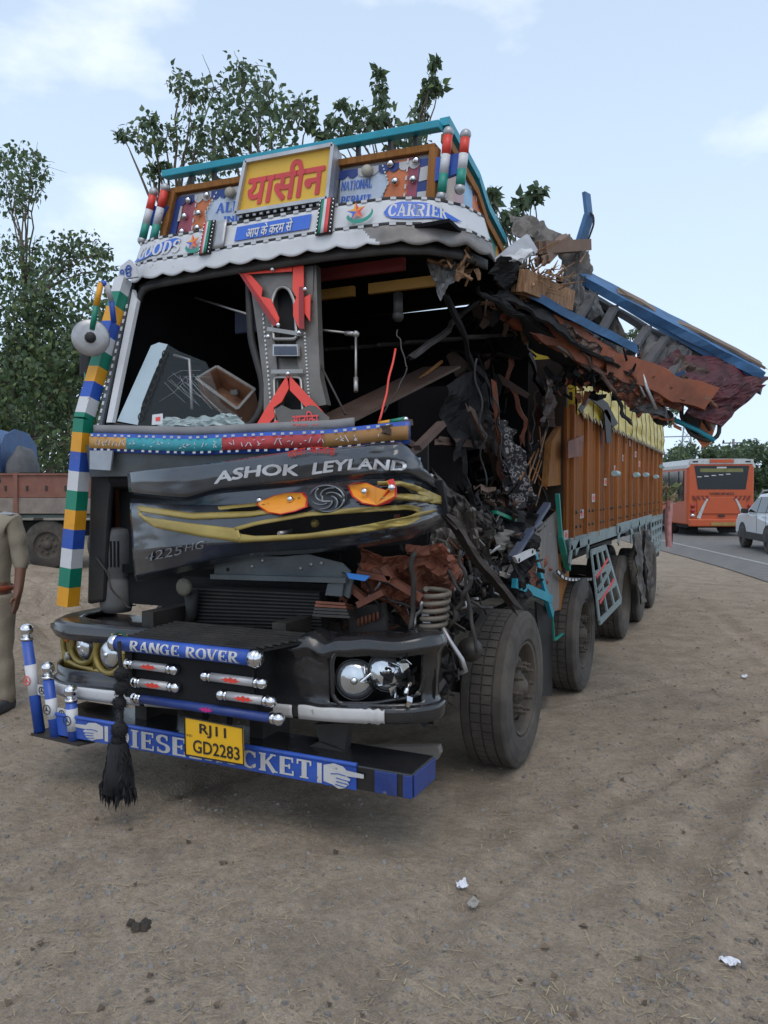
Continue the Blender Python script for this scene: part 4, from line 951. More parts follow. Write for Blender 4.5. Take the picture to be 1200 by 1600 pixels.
for x in (-.65, .45):
    MB().box((x, 1.75, 1.55), (.5, .5, .2)).build('seat', M('seat cloth', (.03, .02, .02), .9), T, bevel=.05); MB().box((x, 2.05, 2.0), (.5, .16, .8)).build('seat_backrest', MATS['seat cloth'], T, bevel=.06)
MB().box((-.3, .95, 2.72), (.3, .03, .14)).build('sun_visor', M('dark blue cloth', (.02, .025, .05), .8), T, bevel=.01)
for x0, x1, z in ((-.2, .35, 2.86), (.45, .95, 2.86)): MB().box(((x0 + x1) / 2, 1.05, z), (x1 - x0, .03, .06)).build('roof_slat', M('inner amber trim', (.3, .15, .02), .6), T)
MB().box((.35, .95, 2.95), (.75, .03, .07)).build('roof_slat', M('inner red trim', (.18, .02, .02), .6), T)
for k in range(6): MB().bar((-.1 + .2 * k, 1.5, 2.62 + .0), (-.1 + .2 * k + .1, 2.2, 2.75), .03, .02).build('roof_rack_slat', darkm, T)
MB().tube([PW(305, 465, -.35), PW(390, 492, -.1)], .008, 7).build('wiper_arm', steel, T)
MB().tube([PW(495, 515, -.05), PW(540, 520, -.05)], .007, 7).tube([PW(540, 521, -.05), PW(556, 522, -.05)], .014, 8).tube([PW(556, 522, -.05), PW(556, 590, -.05)], .0065, 7).tube([PW(556, 590, -.05), PW(556, 612, -.05)], .012, 7).ball(PW(556, 522, -.05), .02, 10).build('wiper_linkage', steel, T)
MB().tube(wirepath(PW(618, 545, -.1), PW(592, 660, -.05), 0, 8, .004, 4), .006, 6).build('red_wire', red, T)
MB().tube(wirepath(PW(621, 515, -.1), PW(636, 575, -.1), .0, 8, .008, 5), .004, 6).tube(wirepath(PW(636, 575, -.1), PW(600, 645, -.1), .02, 8, .01, 6), .004, 6).build('dangling_cable', darkm, T)
MB().tube([PW(500, 568), PW(540, 648)], .006, 6).build('bent_rod', darkm, T)
MB().tube([P(520, 655, y=.7), P(560, 646, y=.8), P(640, 605, y=1.2), P(690, 565, y=1.5)], .012, 7).build('bent_rod', wood, T)
MB().bar(P(512, 662, y=.6), P(690, 574, y=1.5), .3, .015, (0, -.3, 1)).build('dash_board_panel', M('dark oxide', (.05, .022, .015), .6, dust=.2), T)
mb = MB(); mb.tube([PW(592, 662, -.02), PW(610, 659, -.02)], .012, 8, 0); mb.tube([PW(610, 659, -.02), PW(632, 655, -.02)], .0125, 8, 1); mb.ball(PW(634, 655, -.02), .014, 8, 2); mb.build('painted_baton', [amber, green, chrome], T)
# windscreen remains
loop = [(172, 664), (186, 575), (222, 452), (300, 432), (388, 422), (392, 530), (412, 600), (410, 640), (392, 668), (340, 676), (230, 674), (172, 664)]
MB().tube(smoothline([PW(u, v, -.01) for u, v in loop], 70, 1), .022, 8, cap=False).build('windscreen_seal', rubberk, T)
film = [(183, 658), (236, 540), (248, 535), (262, 538), (240, 585), (222, 630), (215, 664)]  # pale sheet that paints the sky's reflection onto the windscreen glass
fm = wpoly('sky_reflection_sheet', film, M('pale sky reflection', (.40, .50, .55), .22, var=.05, bump=0, dust=.1), .0, .004)
gp = [(262, 538), (278, 548), (322, 566), (335, 600), (345, 630), (370, 648), (382, 660), (360, 672), (215, 666), (222, 630), (240, 585)]
gl = wpoly('windscreen_glass', gp, glass, .0, .004)
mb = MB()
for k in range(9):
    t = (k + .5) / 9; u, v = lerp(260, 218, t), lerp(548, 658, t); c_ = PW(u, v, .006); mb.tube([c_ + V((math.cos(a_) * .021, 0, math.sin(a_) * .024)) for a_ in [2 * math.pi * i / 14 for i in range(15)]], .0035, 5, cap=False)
mb.build('reflection_ring_border', rubberk, fm)  # dark rings painted for the pattern mirrored in the glass
mb = MB(); cr_ = random.Random(5)
for k in range(26):
    a0 = cr_.uniform(0, 6.28); p = (285 + cr_.gauss(0, 12), 590 + cr_.gauss(0, 14)); l_ = cr_.uniform(20, 75); q_ = (p[0] + math.cos(.75 + cr_.gauss(0, .5)) * l_, p[1] + math.sin(.75 + cr_.gauss(0, .5)) * l_)
    if inside(q_[0], q_[1], gp) and inside(p[0], p[1], gp): mb.tube([PW(*p, .004), PW((p[0] + q_[0]) / 2 + cr_.gauss(0, 2), (p[1] + q_[1]) / 2, .004), PW(*q_, .004)], .0005, 4)
mb.build('glass_cracks', M('crack white', (.6, .65, .65), .4), gl)
for i, q_ in enumerate(([(250, 668), (262, 655), (330, 650), (372, 652), (388, 668), (360, 678), (300, 676)], [(330, 655), (352, 648), (380, 655), (392, 672), (360, 676)])):
    a4 = [PW(q_[0][0], q_[0][1], .01), PW(q_[-3][0], q_[-3][1], .02), PW(q_[3 if i == 0 else 2][0], q_[3 if i == 0 else 2][1], .015), PW(q_[1][0], q_[1][1], .0)]
    crumple(a4, 14, 5, .02, 31 + i, 16).build('glass_shards', shard, gl, solid=.003)
MB().tube([PW(272, 555, -.2), PW(296, 562, -.2), PW(300, 640, -.2)], .01, 7).build('glimpsed_bracket', galv, T)
stk = wpoly('windscreen_sticker', [(238, 648), (254, 646), (255, 663), (237, 664)], white, .006, .002)
wpoly('sticker_mark', [(243, 652), (250, 651), (250, 657), (243, 658)], red, .009, .002, stk)
# steel centre post with red star plates
sm = M('post steel', (.15, .14, .13), .42, .7, var=.25, dust=.25)
wpoly('centre_post', [(388, 424), (428, 420), (426, 452), (430, 540), (440, 672), (412, 672), (412, 600), (402, 520)], sm, .02, .05)
wpoly('centre_post', [(456, 420), (494, 414), (497, 520), (500, 590), (510, 632), (472, 640), (464, 560), (458, 470)], sm, .02, .05)
wpoly('post_plate', [(405, 425), (490, 415), (488, 470), (460, 462), (452, 452), (440, 450), (430, 455), (424, 470)], sm, .03, .01)
wpoly('post_plate', [(428, 560), (468, 560), (472, 590), (430, 590)], sm, .0, .02)
def slot(pts, r_=.011): MB().tube(smoothline([PW(u, v, .035) for u, v in pts], 40, 1), r_, 7, cap=False).build('slot_rim', steel, T)
slot([(428, 530), (425, 470), (432, 452), (442, 447), (452, 452), (460, 470), (464, 530), (428, 530)])
slot([(430, 660), (428, 590), (470, 590), (474, 660)], .008)
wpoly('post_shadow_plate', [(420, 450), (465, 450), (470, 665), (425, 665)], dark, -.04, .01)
for pts in ([(367, 424), (458, 408), (456, 424), (379, 429)], [(372, 424), (392, 430), (410, 450), (408, 463), (423, 467), (436, 497), (434, 508), (427, 508)], [(458, 411), (474, 405), (475, 514), (467, 513), (458, 494), (458, 476), (463, 465), (457, 453)],
            [(475, 465), (485, 459), (484, 502), (475, 488)], [(448, 587), (451, 607), (440, 628), (427, 637), (429, 651), (413, 669), (394, 675), (414, 640)], [(452, 587), (505, 644), (481, 640), (465, 622), (453, 610)], [(420, 663), (440, 653), (439, 673), (412, 674)], [(512, 660), (522, 658), (521, 672), (512, 672)]):
    wpoly('red_star_plate', pts, red, .055 + .004 * rnd.random(), .006)
wpoly('red_fold', [(372, 425), (380, 430), (434, 507), (427, 510)], dred, .07, .006); wpoly('red_fold', [(467, 448), (474, 448), (475, 514), (467, 513)], dred, .068, .006)
pl = wpoly('name_plate', [(429, 640), (440, 633), (455, 640), (470, 640), (482, 633), (492, 634), (514, 652), (513, 672), (439, 673)], M('name plate steel', (.10, .095, .09), .55, .5, dust=.3), .062, .008)
letter('plate_text', text_shape('आतिका', .02), quadmap([PW(456, 668, .064), PW(499, 666, .064), PW(498, 642, .064), PW(456, 644, .064)], .006), signred, pl)
for u0, v0, u1, v1 in ((418, 514, 470, 522), (424, 581, 474, 580)):
    MB().bar(PW(u0, v0, .05), PW(u1, v1, .05), .022, .01, (0, 1, 0)).build('clamp_bar', steel, T)
for u, v in ((435, 508), (450, 584), (467, 520), (419, 526), (426, 421), (477, 452)): MB().ball(PW(u, v, .07), .014, 10).build('chrome_bolt', chrome, T)
mr = wpoly('post_mirror', [(426, 538), (465, 538), (466, 556), (426, 556)], galv, .06, .02); wpoly('mirror_face', [(428, 541), (463, 541), (464, 554), (428, 554)], M('mirror', (.1, .11, .13), .08, .9, bump=0), .063, .004, mr)
mb = MB()
for k in range(22):
    for (u0, v0, u1, v1) in ((411, 490, 424, 640), (476, 520, 484, 640)):
        t = k / 22; mb.bar(PW(lerp(u0, u1, t), lerp(v0, v1, t), .075 - .05), PW(lerp(u0, u1, t + .022), lerp(v0, v1, t + .022), .075 - .05), .008, .008, (0, 1, 0))
mb.build('dash_trim', white, T)

# ---- visor across the cab top
VC = smoothline([(-1.13, .95, 0), (-1.1, .78, 0), (-.9, .70, 0), (-.3, .66, 0), (.4, .66, 0), (.75, .70, 0), (.95, .80, 0), (1.08, .98, 0), (1.13, 1.2, 0)], 121, 1)
def vis(s, z, out=0):
    i = s * 120; k = int(min(119, i)); p = VC[k].lerp(VC[k + 1], i - k); d = (VC[min(120, k + 2)] - VC[max(0, k - 1)]).normalized(); n_ = V((d.y, -d.x, 0)); return p + n_ * out + V((0, 0, z))
vz = lambda s: .03 * max(0, (.25 - s) / .25) + .0 * s
def scal(s, t):
    zt = 3.075 + vz(s); zb = 2.975 + vz(s) - .022 * abs(math.sin(math.pi * s * 15.5)) + .012
    ben = 0
    if s > .68: zb += .03 * max(0, mnoise.noise(V((s * 14, 1, 2)))) ; ben = .05 * mnoise.noise(V((s * 11, t, 4))) * t
    return vis(s, lerp(zt, zb, t), .035 + .02 * t + ben)
MB().grid(scal, 220, 6, mif=lambda s, t: 1 if s > .7 + .06 * t + .02 * math.sin(40 * t) else 0).build('visor_scallop', [white, M('bare grey sheet', (.20, .19, .19), .5, .4, var=.4, dust=.4)], T, solid=.005)
MB().grid(lambda s, t: vis(s, lerp(3.078, 3.235, t) + vz(s), .03 - .05 * t), 120, 6).build('visor_panel', white, T, solid=.006)
MB().grid(lambda s, t: vis(s, lerp(2.93, 2.985, t), .0), 120, 2).build('visor_backing', darkm, T, solid=.02)
mb = MB()
for zc_, o_ in ((3.082, .038), (3.236, -.012)):
    for k in range(64):
        if k % 2: continue
        s = (k + .5) / 64; p, q_ = vis(s - .006, zc_ + vz(s), o_), vis(s + .006, zc_ + vz(s), o_); mb.bar(p, q_, .008, .014)
mb.build('dash_trim', white, T)
MB().grid(lambda s, t: vis(s, lerp(3.072, 3.092, t) + vz(s), .034), 120, 2).build('visor_moulding', rubberk, T, solid=.004)
MB().grid(lambda s, t: vis(s, lerp(3.226, 3.246, t) + vz(s), -.018), 120, 2).build('visor_moulding', rubberk, T, solid=.006)
S_MIN = min(range(0, 120), key=lambda k: proj(vis(k / 400, 3.15))[0])
def s_of_u(u):                                          # where along the visor a photo column falls
    return min((k / 400 for k in range(S_MIN, 401)), key=lambda s: abs(proj(vis(s, 3.15))[0] - u))
def vmap(u0, u1, z0, z1, sl=0):
    s0, s1 = s_of_u(u0), s_of_u(u1)
    def fn(s, t, k=0):
        ss = lerp(s0, s1, s); z = lerp(z0, z1, t) + vz(ss); f = (z - vz(ss) - 3.078) / .157; return vis(ss + sl * t, z, .03 - .05 * f + .012 + k * .0005)
    return fn
def vshape(name, u0, u1, z0, z1, pts, mat, o=0):
    f = vmap(u0, u1, z0, z1); n_ = len(pts)
    mb = MB(); top = pts
    # strip between an upper and a lower outline sampled along s
    N_ = 24; up = resample([(x, y, 0) for x, y in pts[0]], N_); lo = resample([(x, y, 0) for x, y in pts[1]], N_)
    mb.grid(lambda s, t: f(up[int(round(s * (N_ - 1)))].lerp(lo[int(round(s * (N_ - 1)))], t).x, up[int(round(s * (N_ - 1)))].lerp(lo[int(round(s * (N_ - 1)))], t).y, o), N_ - 1, 2)
    return mb.build(name, mat, T, recalc=False)
mblue = M('print blue', (.02, .12, .55), .4, var=.08, bump=0, dust=.12)
vshape('visor_flash', 600, 718, 3.10, 3.215, [[(0, .45), (.06, .8), (.2, 1), (.5, .97), (.8, .55), (1, .25)], [(0, .45), (.04, .25), (.1, .12), (.3, .1), (.6, .15), (1, .25)]], mblue)
letter('lettering', slab_shape('CARRIER'), vmap(606, 694, 3.122, 3.202, .004), white, T)
vshape('visor_flash', 208, 283, 3.10, 3.215, [[(0, .1), (.4, .55), (.75, .95), (.9, 1), (1, .85)], [(0, .1), (.3, .05), (.6, .2), (.85, .45), (1, .85)]], mblue)
letter('lettering', slab_shape('GOODS'), vmap(222, 283, 3.115, 3.20, .003), white, T)
def star(name, c_u, z, r_, mats):
    f = vmap(c_u, c_u + 10, z, z + .05); s0 = s_of_u(c_u); mb = MB()
    cen = vis(s0, z + vz(s0), .028); ex = (vis(s0 + .01, z) - vis(s0 - .01, z)).normalized(); ez = V((0, .25, 1)).normalized(); nn = V((ex.y, -ex.x, 0)) * .006
    for k in range(5):
        a0 = R(90 + 72 * k + 10)
        tip = cen + nn + (ex * math.cos(a0) + ez * math.sin(a0)) * r_; l_ = cen + nn + (ex * math.cos(a0 - R(36)) + ez * math.sin(a0 - R(36))) * r_ * .42; r2 = cen + nn + (ex * math.cos(a0 + R(36)) + ez * math.sin(a0 + R(36))) * r_ * .42
        mb.add([cen + nn, l_, tip], [(0, 1, 2)], k % 4); mb.add([cen + nn, tip, r2], [(0, 1, 2)], (k + 1) % 4)
    mb.build(name, mats, T, recalc=False)
    mb = MB(); c2 = cen + ex * .02 + ez * -.015
    o_ = [c2 + nn + (ex * math.cos(R(a)) + ez * math.sin(R(a)) * .75) * .078 for a in range(195, 372, 8)]; i_ = [c2 + nn + ez * .016 + (ex * math.cos(R(a)) + ez * math.sin(R(a)) * .75) * .068 for a in range(195, 372, 8)]
    m_ = len(o_); mb.add(o_ + i_, [(k, k + 1, m_ + k + 1, m_ + k) for k in range(m_ - 1)]); mb.build('crescent', teal, T, recalc=False)
star('star_emblem', 560, 3.17, .058, [signred, amber, mblue, orange]); star('star_emblem', 307, 3.155, .058, [signred, amber, mblue, orange])
# blue text strip on the middle and the two tricolour buckles
MB().grid(lambda s, t: vmap(370, 488, 3.115, 3.205)(s, t), 20, 3).build('text_strip', mblue, T, recalc=False)
f2 = vmap(388, 460, 3.118, 3.2); letter('strip_text', text_shape('आप के करम से', .022), lambda s, t, k=0: f2(s, t, 8 + k), white, T)
for u0, u1, order in ((320, 338, (signred, white, green)), (500, 524, (green, white, signred))):
    s0, s1 = s_of_u(u0), s_of_u(u1); o = MB().grid(lambda s, t: vis(lerp(s0, s1, s), lerp(3.06, 3.27, t) + vz(s0), .05 - .05 * t + .012 * math.sin(math.pi * s)), 8, 6).build('tricolour_buckle', rubberk, T, solid=.01)
    for k, m_ in enumerate(order):
        a0, a1 = lerp(s0, s1, .2 + .2 * k), lerp(s0, s1, .4 + .2 * k); MB().grid(lambda s, t: vis(lerp(a0, a1, s), lerp(3.065, 3.265, t) + vz(s0), .064 - .05 * t + .004 * k), 3, 4).build('buckle_stripe', m_, o, solid=.006)
    mb = MB()
    for k in range(9):
        for sx in (.08, .92): mb.ball(vis(lerp(s0, s1, sx), lerp(3.07, 3.26, k / 8) + vz(s0), .062 - .05 * k / 8), .006, 6)
    mb.build('buckle_rivets', chrome, o)
s0 = s_of_u(348); MB().grid(lambda s, t: vis(s0 + (s - .5) * .03, lerp(3.085, 3.26, t) + vz(s0), .045 - .04 * t), 4, 4).build('buckle_plate', galv, T, solid=.006)

# ---- headboard on the roof
HBY = 1.0
def HP(u, v, out=0): return P(u, v, y=HBY - out)
def hpoly(name, pts, mat, out=0, th=.012, parent=T):
    return MB().prism([HP(u, v, out) for u, v in pts], (0, th, 0)).build(name, mat, parent)
hpoly('headboard_panel', [(262, 300), (682, 226), (678, 345), (250, 390)], M('faded white board', (.42, .45, .5), .6, dust=.3), -.02, .02)
p0, p1 = HP(262, 277), HP(692, 200)
MB().bar(p0 + V((0, -.03, 0)), p1 + V((0, -.03, 0)), .07, .045).build('roof_rail', cyan, T, bevel=.006)
MB().bar(HP(270, 300), HP(682, 231), .05, .04).build('wood_rail', wood, T, bevel=.004)
for (u0, v0, u1, v1) in ((272, 300, 254, 385), (680, 232, 672, 345)): MB().bar(HP(u0, v0, .01), HP(u1, v1, .01), .055, .05, (0, 1, 0)).build('wood_post', wood, T, bevel=.004)
for u in (300, 335, 560, 610, 650): MB().bar(HP(u, 270 - (u - 262) * .178 + 6), HP(u, 300 - (u - 262) * .17), .02, .03, (0, 1, 0)).build('rail_stay', darkm, T)
# scalloped fringe below the wood rail
fr = None
for k in range(17):
    for seg_ in ((278, 382, 309, 289, 8), (527, 672, 268, 246, 9)):
        if k >= seg_[4]: continue
        n_ = seg_[4]; ua, ub = lerp(seg_[0], seg_[1], k / n_), lerp(seg_[0], seg_[1], (k + 1) / n_); va, vb = lerp(seg_[2], seg_[3], k / n_), lerp(seg_[2], seg_[3], (k + 1) / n_)
        hpoly('fringe_scallop', [(ua, va), (ub, vb), (ub, vb + 8), (lerp(ua, ub, .8), vb + 12), (lerp(ua, ub, .5), (va + vb) / 2 + 14), (lerp(ua, ub, .2), va + 12), (ua, va + 9)], dwhite if (k // 2) % 2 else dblue, .006, .006)
hpoly('side_border', [(274, 312), (286, 310), (272, 378), (259, 380)], dblue, .004, .006); hpoly('side_border', [(655, 262), (672, 256), (664, 338), (646, 340)], dblue, .004, .006)
for (a_, b_, c_, d_) in (((657, 262), (671, 258), (669, 280), (654, 284)), ((652, 300), (667, 298), (665, 318), (650, 320)), ((282, 322), (285, 322), (281, 345), (277, 346))): hpoly('border_patch', [a_, b_, c_, d_], dwhite, .008, .004)
hpoly('magenta_panel', [(288, 312), (306, 307), (297, 372), (274, 377)], magenta, .0, .012); hpoly('magenta_panel', [(640, 246), (662, 250), (652, 340), (632, 342)], magenta, .0, .012)
hpoly('orange_panel', [(307, 306), (340, 298), (320, 332), (322, 345), (318, 366), (297, 371)], orange, .0, .012); hpoly('orange_panel', [(600, 256), (640, 247), (632, 340), (586, 345), (606, 285)], orange, .0, .012)
hpoly('white_panel', [(340, 300), (382, 292), (376, 345), (322, 352), (322, 330)], M('pale blue board', (.5, .58, .7), .5, dust=.2), .0, .012); hpoly('white_panel', [(532, 272), (598, 258), (607, 286), (586, 345), (530, 347)], MATS['pale blue board'], .0, .012)
def hq(bl, br, tr, tl, out=.004): return quadmap([HP(*bl), HP(*br), HP(*tr), HP(*tl)], out)
letter('lettering', slab_shape('ALL'), hq((337, 334), (374, 330), (375, 313), (340, 318)), mblue, T); letter('lettering', slab_shape('INDIA'), hq((350, 347), (395, 344), (396, 335), (350, 338)), mblue, T)
letter('lettering', slab_shape('NATIONAL'), hq((533, 299), (581, 294), (582, 278), (535, 284)), mblue, T); letter('lettering', slab_shape('PERMIT'), hq((531, 322), (579, 319), (580, 303), (534, 307)), mblue, T)
mb = MB()
def dashline(mb, pts, w=.009):
    n_ = 11
    for i in range(len(pts) - 1):
        for k in range(n_):
            if k % 2 == 0: mb.bar(HP(lerp(pts[i][0], pts[i + 1][0], k / n_), lerp(pts[i][1], pts[i + 1][1], k / n_), .008), HP(lerp(pts[i][0], pts[i + 1][0], (k + 1) / n_), lerp(pts[i][1], pts[i + 1][1], (k + 1) / n_), .008), w, .006, (0, 1, 0))
for pl_ in ([(598, 258), (607, 286), (586, 322)], [(638, 248), (630, 322)], [(308, 306), (298, 371)], [(339, 300), (321, 332), (323, 350)]): dashline(mb, pl_)
mb.build('dash_trim', white, T)
for u, v in ((294, 313), (288, 338), (284, 362), (323, 305), (310, 333), (308, 356), (610, 256), (617, 283), (599, 315), (650, 251), (645, 280), (641, 312)):
    o = MB().lathe([(.023, 0), (.023, .006), (.017, .014), (.009, .019), (0, .022)], HP(u, v, .014), (0, -1, 0), 12).build('round_stud', chrome, T)
for u, v in ((361, 302), (575, 268)):
    MB().lathe([(.034, 0), (.034, .02), (.028, .032), (0, .036)], HP(u, v, .014), (0, -1, 0), 18).build('marker_lamp', M('dusty lamp', (.38, .36, .3), .5, dust=.4), T)
# yellow sign
SY = .92
q = pxq((371, 335), (514, 312), (523, 228), (387, 254), y=SY)
sg = MB().prism(q, (0, .05, 0)).build('name_sign', yellow, T)
mb = MB(); loop_ = [q[0], q[1], q[2], q[3], q[0]]
for i in range(4): mb.bar(loop_[i] + V((0, -.004, 0)), loop_[i + 1] + V((0, -.004, 0)), .022, .05, (0, 1, 0))
mb.build('sign_frame', M('sign frame', (.5, .5, .52), .4, .5, dust=.2), sg)
letter('sign_text', text_shape('यासीन', .03), sub(quadmap(q, .004), .06, .93, .12, .88), signred, sg)
mb = MB(); mb.bar(q[0] + V((0, .03, -.02)), q[1] + V((0, .03, -.02)), .03, .04)
for k in range(26):
    if k % 2: mb.bar(lerp(q[0], q[1], k / 26) + V((0, -.012, -.022)), lerp(q[0], q[1], (k + .8) / 26) + V((0, -.012, -.022)), .008, .014, mi=1)
mb.build('sign_ledge', [rubberk, white], sg)
MB().prism([q[1] + V((0, .01, 0)), q[1] + V((.006, .07, -.01)), q[2] + V((.006, .07, -.02)), q[2] + V((0, .01, 0))], (0, .01, 0)).build('sign_cheek', galv, sg)
# right-hand side of the headboard runs back and steps down
SX = .945
side = [(HBY, 3.73), (1.55, 3.62), (1.75, 3.50), (2.15, 3.40)]
for i in range(3): MB().bar((SX, side[i][0], side[i][1]), (SX, side[i + 1][0], side[i + 1][1]), .06, .05, (0, 0, 1)).build('roof_rail', cyan, T)
for i in range(3): MB().bar((SX, side[i][0], side[i][1] - .09), (SX, side[i + 1][0], side[i + 1][1] - .09), .04, .05, (0, 0, 1)).build('wood_rail', wood, T)
sp_ = [beige, M('pale pink panel', (.5, .33, .34), .5), skyb, orange, beige, teal, amber]
for k in range(7):
    y0, y1 = lerp(HBY, 2.15, k / 7), lerp(HBY, 2.15, (k + 1) / 7); zt = lambda y: (3.60 if y < 1.3 else 3.60 - (y - 1.3) * .36)
    MB().prism([(SX, y0, 3.12), (SX, y1, 3.12), (SX, y1, zt(y1)), (SX, y0, zt(y0))], (-.015, 0, 0)).build('side_panel', sp_[k], T)
for k in range(16):
    y = lerp(1.25, 2.15, k / 16); MB().prism([(SX + .006, y, zt(y) + .02), (SX + .006, y + .055, zt(y) + .01), (SX + .006, y + .028, zt(y) - .05)], (-.006, 0, 0)).build('fringe_scallop', dwhite if k % 2 else dblue, T)
# tricolour batons at both corners
for side_, tops, bots in ((1, [(700, 212), (727, 216)], [(690, 302), (719, 290)]), (-1, [(239, 305), (257, 298)], [(223, 372), (239, 377)])):
    br = hpoly('baton_bracket', [(681, 246), (720, 238), (716, 270), (679, 283)] if side_ > 0 else [(234, 322), (262, 322), (252, 342), (234, 352)], blue, .05, .03)
    for tp, bt in zip(tops, bots):
        a_, b_ = P(*bt, y=.93), P(*tp, y=.93); mb = MB()
        for k, m_ in enumerate((0, 1, 2)): mb.tube([a_.lerp(b_, k / 3), a_.lerp(b_, (k + 1) / 3)], .026, 14, m_)
        bo = mb.build('tricolour_baton', [teal, white, red], T)
        for e, d in ((a_, -1), (b_, 1)): MB().ball(e + (b_ - a_).normalized() * .018 * d, .031, 14).build('baton_cap', galv, bo)
# ---- cargo body: floor frame, planks, ribs
Y0, Y1, Z0, Z1 = 2.98, 10.45, 1.26, 2.32
body = MB().box((0, (Y0 + Y1) / 2, Z0 - .03), (2.42, Y1 - Y0, .1)).box((-1.225, (Y0 + Y1) / 2, (Z0 + Z1) / 2), (.04, Y1 - Y0, Z1 - Z0)).box((0, Y1 - .02, (Z0 + Z1) / 2), (2.4, .04, Z1 - Z0)).build('cargo_body', plankB, T)
fw = MB().box((0, Y0 + .03, 1.85), (2.44, .05, 1.7)).build('front_bulkhead', M('dark boards', (.035, .022, .015), .8, var=.4, dust=.2, dcol=(.1, .07, .05)), T)  # dark brown boards across the front of the body
NB = 13; sp_y = .577; pr = random.Random(2)
pm = []
for w_ in range(3):
    mb = MB(); mb.box((0, 0, 0), (.028, sp_y / 2 - .006, Z1 - Z0)); pm.append(mb)
proto_p = {}
for k in range(NB):
    yb = 3.13 + k * sp_y - .15
    for h in range(2):
        m_ = pr.choice((plankA, plankA, plankB)); yc = yb + (h + .5) * sp_y / 2
        if yc > Y1 - .1: continue
        if (k == 3 and h == 0): continue
        if m_.name not in proto_p: proto_p[m_.name] = pm[0].build('plank', m_, body, bevel=.004); o = proto_p[m_.name]
        else: o = twin(proto_p[m_.name])
        o.location = (1.216 + pr.uniform(-.004, .004), yc, (Z0 + Z1) / 2 + pr.uniform(-.008, .008))
spl = MB().prism([(1.2, 4.7 - .02, Z0), (1.2, 4.93, Z0), (1.2, 4.93, Z1), (1.2, 4.74, Z1), (1.2, 4.78, 1.85)], (.026, 0, 0)).build('split_plank', plankA, body)
rm_ = None
for k in range(NB):
    y = 3.13 + k * sp_y
    if y > Y1 - .05: continue
    if rm_ is None: rm_ = MB().box((0, 0, 0), (.045, .055, Z1 - Z0 + .06)).build('rib', rib, body, bevel=.006); o = rm_
    else: o = twin(rm_)
    o.location = (1.238, y, (Z0 + Z1) / 2); 
    if k == 3: o.rotation_euler = (R(2.2), 0, R(4))
bm_ = None
for k in range(26):
    y = 3.2 + (k // 2) * sp_y + (.12 if k % 2 else .3); 
    if y > Y1 - .1: continue
    for z in (1.36, 1.48):
        if bm_ is None: bm_ = MB().lathe([(.016, 0), (.014, .012), (0, .016)], (0, 0, 0), (1, 0, 0), 8).build('coach_bolt', darkm, body); o = bm_
        else: o = twin(bm_)
        o.location = (1.232, y, z)
stick = None
for u, v in ((927, 778), (946, 753), (974, 716), (993, 710), (999, 725), (909, 803), (884, 836), (1012, 756), (985, 693), (961, 733)):
    p = P(u, v, x=1.236)
    if stick is None:
        stick = MB().box((0, 0, 0), (.004, .16, .075)).build('sticker', M('worn white sticker', (.45, .4, .38), .6, dust=.4), body); l_ = MB().add([V((.004, y * .05, z * .028)) for y, z in [(-1, 0), (-.5, .6), (0, 1), (.5, .6), (1, 0), (.5, -.6), (0, -1), (-.5, -.6)]], [tuple(range(8))])
        sticker_leaf = l_; o = stick
    else: o = twin(stick)
    o.location = (p.x, p.y, p.z)
mb = MB()
for u, v in ((927, 778), (946, 753), (974, 716), (993, 710), (999, 725), (909, 803), (884, 836), (1012, 756), (985, 693), (961, 733)):
    p = P(u, v, x=1.236); mb.add([V(q_) + V((p.x, p.y, p.z)) for q_ in sticker_leaf.v], sticker_leaf.f)
tag(mb.build('sticker_print', signred, body, recalc=False), kind='stuff')
hd = None
for u, v in ((958, 740), (991, 742), (1006, 742), (1022, 745), (1031, 729)):
    p = P(u, v, x=1.27)
    if hd is None: hd = MB().tube([(.03, -.13, 0), (.03, .13, 0)], .03, 12).build('handle_roller', M('pale turquoise', (.3, .45, .47), .5, dust=.3), body); o = hd
    else: o = twin(hd)
    o.location = (p.x, p.y, p.z)
MB().bar((1.235, Y0, Z0 - .03), (1.235, Y1, Z0 - .03), .05, .1).build('side_rail', palebl, body)
MB().box((1.2, Y1 + .0, 1.7), (.09, .09, 1.3)).build('corner_post', rib, body)
# lower steel guards
GX = 1.27
def xbars(name, segs, mat, w=.045, parent=None, x=GX):
    mb = MB()
    for a_, b_ in segs: mb.bar(P(*a_, x=x), P(*b_, x=x), w, .012, (1, 0, 0))
    return mb.build(name, mat, parent or T)
xbars('side_guard', [((890, 853), (921, 843)), ((893, 852), (890, 882)), ((919, 843), (918, 872)), ((905, 848), (899, 862))], palebl, .07)
xbars('side_guard', [((964, 826), (1018, 809)), ((968, 823), (966, 850)), ((984, 820), (990, 842)), ((998, 815), (1000, 838)), ((1008, 812), (1010, 835)), ((985, 842), (998, 838))], palebl, .1)
gq = [P(937, 972, x=1.42), P(970, 938, x=1.42), P(946, 855, x=1.30), P(924, 863, x=1.30)]
gf_ = quadmap(gq, 0); mb = MB()
for k in range(4): mb.bar(gf_(k / 3, 0), gf_(k / 3, 1), .06, .014, (1, 0, 0))
for k in range(4): mb.bar(gf_(0, k / 3), gf_(1, k / 3), .05, .016, (1, 0, 0))
mb.bar(gf_(.1, .42), gf_(.95, .62), .025, .02, (1, 0, 0)); mb.build('dangling_side_grille', palebl, T)
MB().bar(gf_(.05, .25) + V((.01, 0, 0)), gf_(.9, .42) + V((.01, 0, 0)), .02, .01, (1, 0, 0)).bar(gf_(.05, .62) + V((.01, 0, 0)), gf_(.9, .8) + V((.01, 0, 0)), .02, .01, (1, 0, 0)).build('grille_stripe', signred, T)
